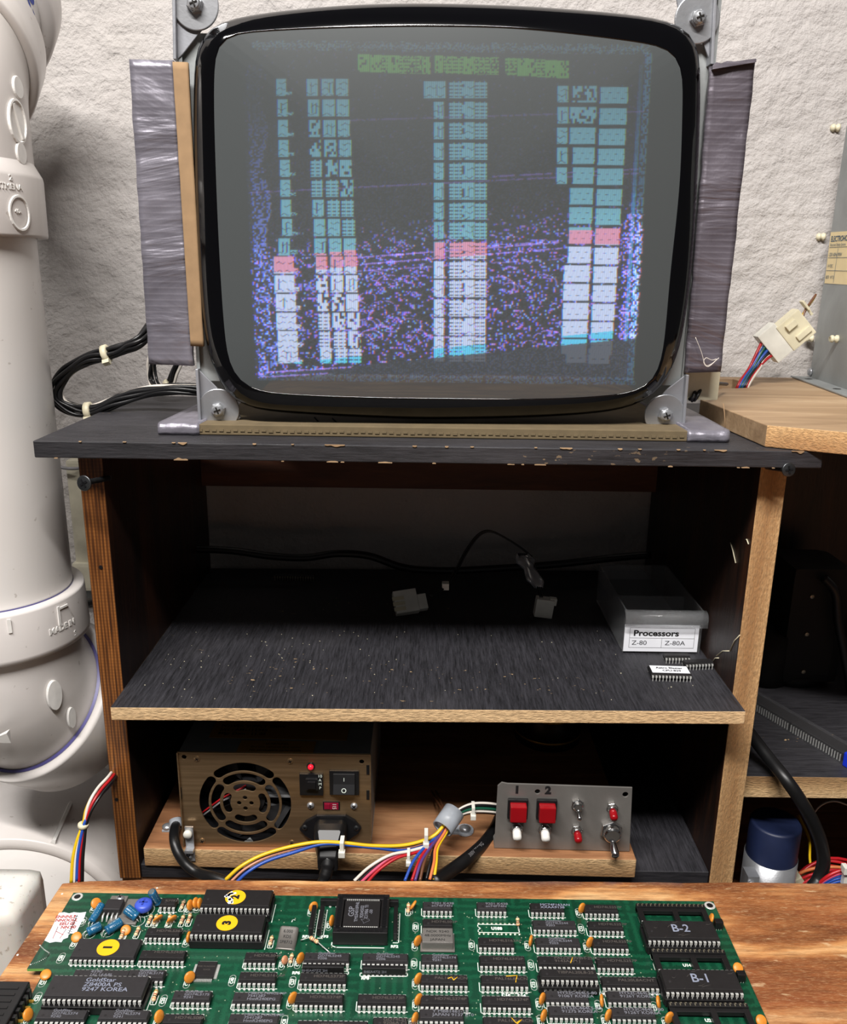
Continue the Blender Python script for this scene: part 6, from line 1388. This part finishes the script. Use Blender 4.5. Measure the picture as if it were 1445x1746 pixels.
# electrolytic capacitors
def elcap(p0,p1,r,label):
    a=Vector(p0); b=Vector(p1); d=(b-a).normalized(); L=(b-a).length
    mb=MB(); mb.smooth=True; mb.lathe([(r*.8,0),(r*.97,.0003),(r,.0010),(r*.93,.0016),(r*.93,.0021),(r,.0026),(r,L-.0008),(r*.93,L-.0001),(r*.80,L)],a,d,28); o=part(mb,'electrolytic_capacitor',M['capblue'],pcb,label)
    mb=MB(); mb.smooth=True; mb.lathe([(r*.82,L+.00005),(r*.7,L+.0001)],a,d,28); mb.build('end_face',M['capend'],o)
    v=(Vector((0,-.6,1))-d*Vector((0,-.6,1)).dot(d)).normalized(); s=d.cross(v); mb=MB()
    for k in range(3):
        h=L*(.30+.22*k); 
        for (h0,h1,a0,a1) in ((h,h+.0003,-.5,.5),(h+L*.13,h+L*.13+.0003,-.5,.5),(h,h+L*.13,-.52,-.45)):
            q=[a+d*hh+(v*math.cos(t)+s*math.sin(t))*(r+.00006) for hh,t in ((h0,a0),(h1,a0),(h1,a1),(h0,a1))]; mb.add(q,[(0,1,2,3)])
    mb.build('printing',M['silk'],o)
    mb=MB()
    for k in (-1,1): mb.tube([a+s*.001*k,a-d*.0012+s*.001*k,Vector((a.x-d.x*.002+s.x*.001*k,a.y-d.y*.002,ZP))],.00028,5)
    mb.build('leads',M['tin'],o)
def on(px,py,h): return zp_(px,py,h)
elcap(on(156,1572,.0030),on(174,1542,.0062),.0022,'blue can capacitor lying at the far left of the group')
elcap(on(149,1590,.0028),on(172,1578,.0034),.0026,'blue can capacitor lying nearest the board edge with its grey end showing')
elcap(on(181,1588,.0030),on(207,1571,.0040),.0027,'blue can capacitor lying over the regulator leads')
elcap(on(234,1564,.0030),on(215,1549,.0070),.0029,'blue can capacitor leaning on the trimmer')
elcap(on(270,1540,.0015),on(258.5,1520,.0115),.0024,'blue can capacitor standing up and leaning left')
def ring(px,py,R):
    p=zp_(px,py); sline([(p.x+R*math.cos(2*PI*k/28),p.y+R*math.sin(2*PI*k/28)) for k in range(29)])
ring(152,1593,.0036); ring(184,1590,.0036); ring(235,1571,.0040); ring(246,1552,.0058); ring(270,1538,.0032); ring(149,1572,.0018)
# trimmer, regulator, crystal, oscillator
p=zp_(246,1555); mb=MB(); mb.smooth=True; mb.lathe([(.0048,.0030),(.0050,.0036),(.0050,.0056),(.0044,.0066),(.0020,.0070),(.0002,.0070)],p,(0,0,1),32); o=part(mb,'trimmer',M['trim'],pcb,'round blue adjustable trimmer')
mb=MB(); mb.box(p.x-.0024,p.x+.0024,p.y-.0005,p.y+.0005,ZP+.0070,ZP+.0073); mb.box(p.x-.0005,p.x+.0005,p.y-.0024,p.y+.0024,ZP+.0070,ZP+.0073); mb.mi=1
for k in (-.003,0,.003): mb.tube([(p.x+k,p.y-.002,ZP),(p.x+k,p.y-.002,ZP+.0035)],.0004,5)
mb.build('slot_and_leads',[M['ink_blue'],M['tin']],o)
a=zp_(180,1578); b=zp_(238,1578); c=zp_(188,1533,.001); 
mb=MB(); x0,x1=a.x+.001,b.x-.002; y0,y1=a.y,c.y; mb.box(x0,x1,y0,y1,ZP+.0002,ZP+.0015); sk=part(mb,'heat_sink',M['alum'],pcb,'flat grey metal plate under the regulator',.0003)
p=zp_(195,1556); mb=MB(); mb.box(p.x-.0050,p.x+.0050,p.y-.0040,p.y+.0045,ZP+.0015,ZP+.0058); rg=part(mb,'regulator',M['ic2'],pcb,'black power regulator bolted to a metal plate',.0005)
mb=MB(); mb.box(p.x-.0050,p.x+.0050,p.y+.0045,p.y+.0105,ZP+.0016,ZP+.0030); mb.build('tab',M['alum'],rg,bevel=.0003)
mb=MB(); phil(mb,(p.x+.001,p.y+.0078,ZP+.0030),(0,0,1),.0024,.0016); mb.build('screw',[M['zinc'],M['blackp']],rg)
mb=MB()
for k in range(4): x=p.x-.0042+k*.0026; mb.tube([(x,p.y-.0040,ZP+.003),(x,p.y-.0062,ZP+.0028),(x,p.y-.0080,ZP+.0005)],.00055,6)
mb.build('leads',M['tin'],rg)
sline([(x0+.001,y1+.0009),(x1-.001,y1+.0009)],.0006)
p=zp_(486,1619); p2=zp_(489,1591,.002)
T=Matrix.Translation((p.x,p.y,ZP+.0008))@Matrix.Rotation(-.08,4,'Z')@Matrix.Rotation(-.62,4,'X')
mb=MB(); mb.smooth=True; ls=[]
for (h,s) in ((.0006,1.0),(.0006,1.06),(.0014,1.06),(.0014,.97),(.0125,.97),(.0133,.93),(.0136,.80)):
    ls.append([T@Vector(((.0055*s-.0018*s)*(1 if math.cos(t)>0 else -1)+.0022*s*math.cos(t),.0022*s*math.sin(t)+.002,0))+ (T.to_3x3()@Vector((0,0,h))) for t in [2*PI*(k+.5)/24 for k in range(24)]])
mb.loops([[Vector(v) for v in l] for l in ls]); 
T2=Matrix.Translation((p.x,p.y-.001,ZP+.0010))@Matrix.Rotation(-.08,4,'Z')@Matrix.Rotation(-1.18,4,'X')
mb=MB(); mb.smooth=True; ls=[]
for (h,s) in ((0,1.0),(0,1.08),(.0009,1.08),(.0009,.97),(.0120,.97),(.0128,.92),(.0131,.78)):
    ls.append([T2@Vector((.0033*(1 if math.cos(t)>0 else -1)+.0022*s*math.cos(t),.0022*s*math.sin(t)+.0022,h)) for t in [2*PI*(k+.5)/28 for k in range(28)]])
mb.loops(ls); cr_o=part(mb,'crystal',M['alum'],pcb,'silver metal can crystal leaning back')
mb=MB()
for k in (-1,1): mb.tube([T2@Vector((.0024*k,.0022,.0002)),T2@Vector((.0024*k,.0022,-.0012)),Vector((p.x+.0024*k,p.y-.0030,ZP))],.0003,6)
mb.build('leads',M['tin'],cr_o)
mb=MB()
for k,s in enumerate(('6.000','KDS','SP8712')): put_text(mb,s,.0024,T2@Matrix.Translation((0,-.00015,.0098-k*.0030))@Matrix.Rotation(-PI/2,4,'X')@Matrix.Rotation(PI,4,'Y')@Matrix.Rotation(PI,4,'Z') if False else T2@Matrix.Translation((0,-.00013+.0002*0,.0100-k*.0030))@Matrix.Rotation(PI/2,4,'X'))
mb.build('marking',M['ink'],cr_o)
a=zp_(717,1625); b=zp_(776,1626); x0,x1=a.x,b.x; y0=a.y; mb=MB(); mb.box(x0,x1,y0,y0+.0130,ZP+.0006,ZP+.0014,bev=.0003); oc=part(mb,'oscillator',M['alum'],pcb,'rectangular metal can oscillator')
mb=MB(); mb.box(x0+.0010,x1-.0010,y0+.0010,y0+.0120,ZP+.0012,ZP+.0062,bev=.0007); mb.build('can',M['alum'],oc)
mb=MB()
for k,s in enumerate(('NDK 9240','48.0000MHz','JAPAN')): put_text(mb,s,.0024,Matrix.Translation(((x0+x1)/2,y0+.0092-k*.0030,ZP+.0063)),sx=1.2)
mb.build('marking',M['ink'],oc)
# graphics processor in its deep square socket
zt5=.0088; a=PZ(567,1590,ZP+zt5); b=PZ(661,1590.5,ZP+zt5); S_=b.x-a.x; cx=(a.x+b.x)/2; y0=a.y; 
mb=MB(); t5=.0045; y1=y0+S_
mb.box(a.x,b.x,y0,y0+t5,ZP+.0004,ZP+zt5); mb.box(a.x,b.x,y1-t5,y1,ZP+.0004,ZP+zt5); mb.box(a.x,a.x+t5,y0+t5,y1-t5,ZP+.0004,ZP+zt5); mb.box(b.x-t5,b.x,y0+t5,y1-t5,ZP+.0004,ZP+zt5); mb.box(a.x+t5,b.x-t5,y0+t5,y1-t5,ZP+.0004,ZP+.003)
sq=part(mb,'square_socket',M['socket'],pcb,'deep square black socket holding the largest square chip',.0004)
mb=MB(); m_=.0050; mb.box(a.x+m_,b.x-m_,y0+m_,y1-m_,ZP+.003,ZP+zt5-.0005,bev=.0005); mb.build('square_chip',M['ic'],sq)
mb=MB()
for k in range(17):
    f=a.x+.0062+(S_-.0124)*k/16; g_=y0+.0062+(S_-.0124)*k/16
    for y_ in (y0+.0040,y1-.0047): mb.box(f-.0004,f+.0004,y_,y_+.0010,ZP+zt5-.0012,ZP+zt5-.0001)
mb.build('contacts',M['tin'],sq)
mb=MB()
for k in range(26):
    g_=y0+.003+(S_-.006)*k/25
    for x_ in (a.x+.0012,b.x-.0034): mb.box(x_,x_+.0022,g_-.00025,g_+.00025,ZP+zt5-.0001,ZP+zt5+.0005)
    f=a.x+.003+(S_-.006)*k/25
    for y_ in (y0+.0008,y1-.0028): mb.box(f-.00025,f+.00025,y_,y_+.0020,ZP+zt5-.0001,ZP+zt5+.0005)
mb.build('ribs',M['blackp'],sq)
mb=MB(); cyq=(y0+y1)/2; Rt=lambda x,y:Matrix.Translation((x,y,ZP+zt5-.00045))@Matrix.Rotation(PI/2,4,'Z')
for (s,sz,dx) in (('GSP',.0046,-.0060),('TMS34010FNL',.0026,-.0030),('9204502',.0028,.0000),('C1986 TI',.0028,.0026),('-50',.0026,.0052)): put_text(mb,s,sz,Rt(cx+dx,cyq+.0015),bold=.00006)
# maker's state-shaped outline as fine line work
st_=[(-.2,-1),(.15,-.75),(.5,-.45),(.9,-.2),(.8,.25),(.35,.3),(.3,.9),(-.15,.9),(-.15,.2),(-.75,.15),(-.5,-.2),(-.3,-.45),(-.2,-1)]
for q_,r_ in zip(st_,st_[1:]): 
    A0=Vector((cx+.0020+q_[0]*.0030,cyq-.0050+q_[1]*.0026,ZP+zt5-.0004)); B0=Vector((cx+.0020+r_[0]*.0030,cyq-.0050+r_[1]*.0026,ZP+zt5-.0004)); mb.tube([A0,B0],.00010,4)
mb.build('marking',M['mark'],sq)
sline([(a.x-.0006,y0+.002),(a.x-.0006,y0-.0002),(a.x+.002,y0-.0014),(b.x-.002,y0-.0014)],.0006)
# resistor networks
def sip(p0,p1,h,label,txt=None,pins=9):
    a=zp_(*p0); b=zp_(*p1); d=(b-a).normalized(); n=Vector((-d.y,d.x,0))*.0012
    mb=MB(); mb.prism([a-n,b-n,b+n,a+n],(0,0,h)); 
    mb=MB(); z=Vector((0,0,.0008)); mb.prism([a-n+z,b-n+z,b+n+z,a+n+z],(0,0,h-.0008)); o=part(mb,'resistor_network',M['socket'],pcb,label,.0003)
    mb=MB()
    for k in range(pins): q=a.lerp(b,(k+.5)/pins); mb.box(q.x-.0003,q.x+.0003,q.y-.0002,q.y+.0002,ZP,ZP+.001); mb.lathe([(.0008,0),(.0004,.0005)],q-n*.7,(0,0,1),6)
    mb.build('pins',M['tin'],o)
    if txt:
        mb=MB(); put_text(mb,txt,.0022,frame(a.lerp(b,.3)-n*1.04+Vector((0,0,h*.55)),d,(0,0,1)),bold=.00005); mb.build('marking',M['mark'],o)
sip((530,1598),(537,1557),.0060,'black resistor network set lengthwise'); sip((544,1598),(551,1557),.0060,'black resistor network set lengthwise'); sip((674.5,1606),(675.5,1558),.0055,'black resistor network set lengthwise')
sip((547,1544),(680,1546),.0045,'black resistor network partly behind the square socket',pins=12)
sip((516,1659),(587,1659.5),.0050,'black resistor network between two chips','BHEA47ZZ 2H',10); sip((618,1661),(692,1662),.0050,'black resistor network below a chip','B4EA472J 2H',10)
for (x0_,y0_,x1_) in ((614,1665,695),(520,1662,594)): a=zp_(x0_,y0_); b=zp_(x1_,y0_); sline([(a.x,a.y+.002),(a.x,a.y),(b.x,b.y),(b.x,b.y+.0022),(a.x,a.y+.0022)],.0005)
for (x0_,y0_,y1_,s) in ((537,1600,1552,0),(551,1600,1552,0),(680,1608,1558,0)): a=zp_(x0_,y0_); b=zp_(x0_+3,y1_); sline([(a.x-.003,a.y),(a.x,a.y),(a.x,b.y)],.0005)
for px,py,s in ((522,1597,'RP1'),(554,1597,'RP3'),(673,1614,'RP2'),(505,1659,'RP6'),(623,1668,'RP8'),(1172,1646,'U14'),(1208,1740,'U2'),(863,1697,'C14'),(890,1698,'R14')): put_text(silk,s,.0026,Matrix.Translation(zp_(px,py,.00012)),bold=.00015)
# empty footprint U188
a=zp_(816,1590); b=zp_(886,1591); W5=.0062; sline([(a.x,a.y),(b.x,a.y),(b.x,a.y+W5),(a.x,a.y+W5),(a.x,a.y+W5*.68),(a.x+.0016,a.y+W5*.5),(a.x,a.y+W5*.32),(a.x,a.y)],.0005); put_text(silk,'U188',.0028,Matrix.Translation(((a.x+b.x)/2-.001,a.y+W5/2,ZP+.00012)),bold=.0002)
# silk rectangles
for px,py in ((874,1697),(882,1697)):
    p=zp_(px,py); sline([(p.x-.0012,p.y-.001),(p.x+.0012,p.y-.001),(p.x+.0012,p.y+.001),(p.x-.0012,p.y+.001),(p.x-.0012,p.y-.001)])
# curved white line near the torn label and small crescent
q=[zp_(*v) for v in ((68,1612),(75,1619),(84,1626),(80,1632),(66,1640),(52,1645))]; sline([(v.x,v.y) for v in spline(q,5)],.0006)
q=[zp_(*v) for v in ((498,1572),(499,1569),(502,1568),(503,1569))]; sline([(v.x,v.y) for v in q],.0005)
o=silk.build('silkscreen',M['silk'],pcb); o['label']='white printed outlines and part numbers on the board'
# solder dots and vias
mb=MB(); r=random.Random(21)
for k in range(420):
    x=r.uniform(xl+.03,xr-.05); y=r.uniform(-.235,yT-.012); mb.lathe([(.00038,0),(.0002,.0002)],(x,y,ZP),(0,0,1),6)
for k in range(10):
    for yy_ in (-.0008,W5+.0008): mb.lathe([(.0008,0),(.0004,.0003)],(a.x+0.0,a.y,ZP) if False else (zp_(818,1590).x+k*.00254,zp_(816,1590).y+yy_,ZP),(0,0,1),8)
o=mb.build('vias',M['solder'],pcb); tag(o,'tiny pale solder dots',kind='stuff')
# small three legged parts at the right rim
for px,py in ((1226,1586),(1264,1676)):
    p=zp_(px,py); mb=MB(); mb.box(p.x-.0023,p.x+.0023,p.y-.0005,p.y+.0030,ZP+.0012,ZP+.0056,bev=.0006); o=part(mb,'transistor',M['blackp'],pcb,'small black three legged transistor')
    mb=MB(); [mb.box(p.x+k*.0013-.0002,p.x+k*.0013+.0002,p.y,p.y+.0004,ZP,ZP+.0014) for k in (-1,0,1)]; mb.build('leads',M['tin'],o)
# quad flat pack
p=zp_(351,1659); mb=MB(); mb.box(p.x-.0052,p.x+.0052,p.y-.0048,p.y+.0055,ZP+.0003,ZP+.0024,bev=.0003); qf=part(mb,'flat_square_chip',M['ic'],pcb,'small flat square chip with pins on four sides')
mb=MB()
for k in range(14):
    f=-.0044+.0088*k/13
    for s in (-1,1):
        mb.box(p.x+f-.00016,p.x+f+.00016,*sorted((p.y+.00035+s*.0051,p.y+.00035+s*.0068)),ZP+.0002,ZP+.0009); mb.box(*sorted((p.x+s*.0051,p.x+s*.0068)),p.y+.00035+f-.00016,p.y+.00035+f+.00016,ZP+.0002,ZP+.0009)
mb.build('pins',M['tin'],qf)
mb=MB(); put_text(mb,'PHK FL36220A',.0015,Matrix.Translation((p.x,p.y+.002,ZP+.00245))); put_text(mb,'9245B',.0015,Matrix.Translation((p.x+.0006,p.y-.0002,ZP+.00245))); mb.build('marking',M['markdim'],qf)
# torn white sticker
q=[(101,1557),(110,1556),(118,1558),(126,1556),(136,1557),(147,1555.5),(144,1565),(138,1575),(133,1585),(130,1592),(122,1592),(117,1594),(116,1599),(108,1602),(105,1607),(95,1606),(85,1608),(76,1604),(82,1594),(88,1583),(94,1571)]
mb=MB(); mb.prism([zp_(*v)+Vector((0,0,.0001)) for v in q],(0,0,.00015)); tg=part(mb,'torn_sticker',M['whitetab'],pcb,'torn white sticker with red stamped characters and pen strokes')
mb=MB(); 
for k,s in enumerate(('ENNNL5','NNOOLL','EEU 01','NN 00')): put_text(mb,s,.0030,Matrix.Translation(zp_(112+k*2-k*.5,1563+k*6,.0004))@Matrix.Rotation(.05,4,'Z'),bold=.0001)
for a_,b_ in (((99,1580),(90,1600)),((113,1584),(102,1600)),((96,1588),(108,1594))): mb.tube([zp_(*a_,.0003),zp_(*b_,.0003)],.00018,4)
mb.build('red_stamp',M['inkred'],tg)
mb=MB()
for k in range(9): 
    a_=zp_(131-k*1.6,1562+k*3.6,.0003); mb.tube([a_+Vector((-.0012,.0003,0)),a_+Vector((.0012,-.0006,0))],.00016,4)
mb.tube([zp_(132,1560,.0003),zp_(117,1592,.0003)],.0002,4); mb.build('pen_scribble',M['ink'],tg)
# edge connector pushed onto the board
e0=PZ(52,1672,ZP+.007); 
cn=thing('edge_connector',(e0.x-.03,e0.y-.04,ZB),'black ribbed edge connector plugged onto the left end of the green board','edge connector')
p1=PZ(52,1673,ZP+.007); p2=PZ(10,1746,ZP+.007); xw=(p1.x+p2.x)/2
mb=MB(); mb.box(xw-.075,xw,-.35,p1.y,ZB+.0005,ZP+.007); part(mb,'housing',M['blackp'],cn,None,.0006)
mb=MB(); y=-.345
while y<p1.y-.004:
    mb.box(xw-.0002,xw+.0018,y,y+.0022,ZP+.0006,ZP+.0055); mb.box(xw-.070,xw-.004,y,y+.0014,ZP+.0070,ZP+.0073); y+=.00396
part(mb,'ribs',M['socket'],cn)
mb=MB(); y=-.3428
while y<p1.y-.004: mb.box(xw+.0002,xw+.0040,y,y+.0012,ZP+.0002,ZP+.0012); y+=.00396
part(mb,'contacts',M['band_gold'],cn)
# ---- bundle of thin wires in front of the left side panel
hb_=thing('wire_bundle',PY(140,1400,-.03),'bundle of yellow, red, white and black wires hanging left of the left side panel','wire bundle')
for k,(mat,d_) in enumerate((('w_yellow',(-4,0)),('w_red',(3,1)),('w_white',(-1,2)),('w_black',(6,0)),('w_blue',(1,-3)))):
    pts=[(215,1285,.06),(190,1325,-.002),(168,1350,-.02),(152,1378,-.03),(144,1405,-.035),(136,1435,-.04),(131,1465,-.045),(129,1505,-.05)]
    ds=(1.2,1.2,1.4,1,.55,1.3,1.7,1.9)
    mb=MB(); mb.tube(spline([PY(x+d_[0]*ds[i],y+d_[1]*(1 if i>3 else -3.),Y) for i,(x,y,Y) in enumerate(pts)],7),.00115,8); part(mb,'wire',M[mat],hb_)
mb=MB(); mb.smooth=True; q=PY(142,1407,-.035); mb.lathe([(.0034,-.0014),(.0038,-.001),(.0038,.001),(.0034,.0014)],q,(.2,0,1),16); part(mb,'cable_tie',M['nylon'],hb_)
# ---------------------------------------------------------------- camera and light
cam=bpy.data.cameras.new('camera'); co_=bpy.data.objects.new('camera',cam); C.objects.link(co_)
cam.sensor_fit='HORIZONTAL'; cam.sensor_width=36; cam.lens=36*F/1445; cam.clip_start=.01
co_.matrix_world=Matrix.Translation(CAM)@Matrix.Rotation(PI/2-P,4,'X')@Matrix.Rotation(ROLL,4,'Z')
bpy.context.scene.camera=co_
def strip(name,loc,target,sx,sy,power,colr):
    l=bpy.data.lights.new(name,'AREA'); l.shape='RECTANGLE'; l.size=sx; l.size_y=sy; l.energy=power; l.color=colr
    o=bpy.data.objects.new(name,l); C.objects.link(o); o.location=loc; d=(Vector(target)-Vector(loc)); o.rotation_euler=d.to_track_quat('-Z','Y').to_euler(); return o
strip('shop_light',LIGHT_LOC,(0.02,0,1.1),1.15,.07,LIGHT_W,(1.,.965,.93))
w=bpy.data.worlds.new('room'); bpy.context.scene.world=w; w.use_nodes=True; bg=w.node_tree.nodes['Background']; bg.inputs[0].default_value=(.62,.60,.60,1); bg.inputs[1].default_value=AMB
sc=bpy.context.scene; sc.view_settings.view_transform='Standard'; sc.view_settings.look='None'; sc.view_settings.gamma=1; sc.view_settings.exposure=0; sc.view_settings.use_curve_mapping=False
sc.cycles.max_bounces=8; sc.cycles.transparent_max_bounces=12
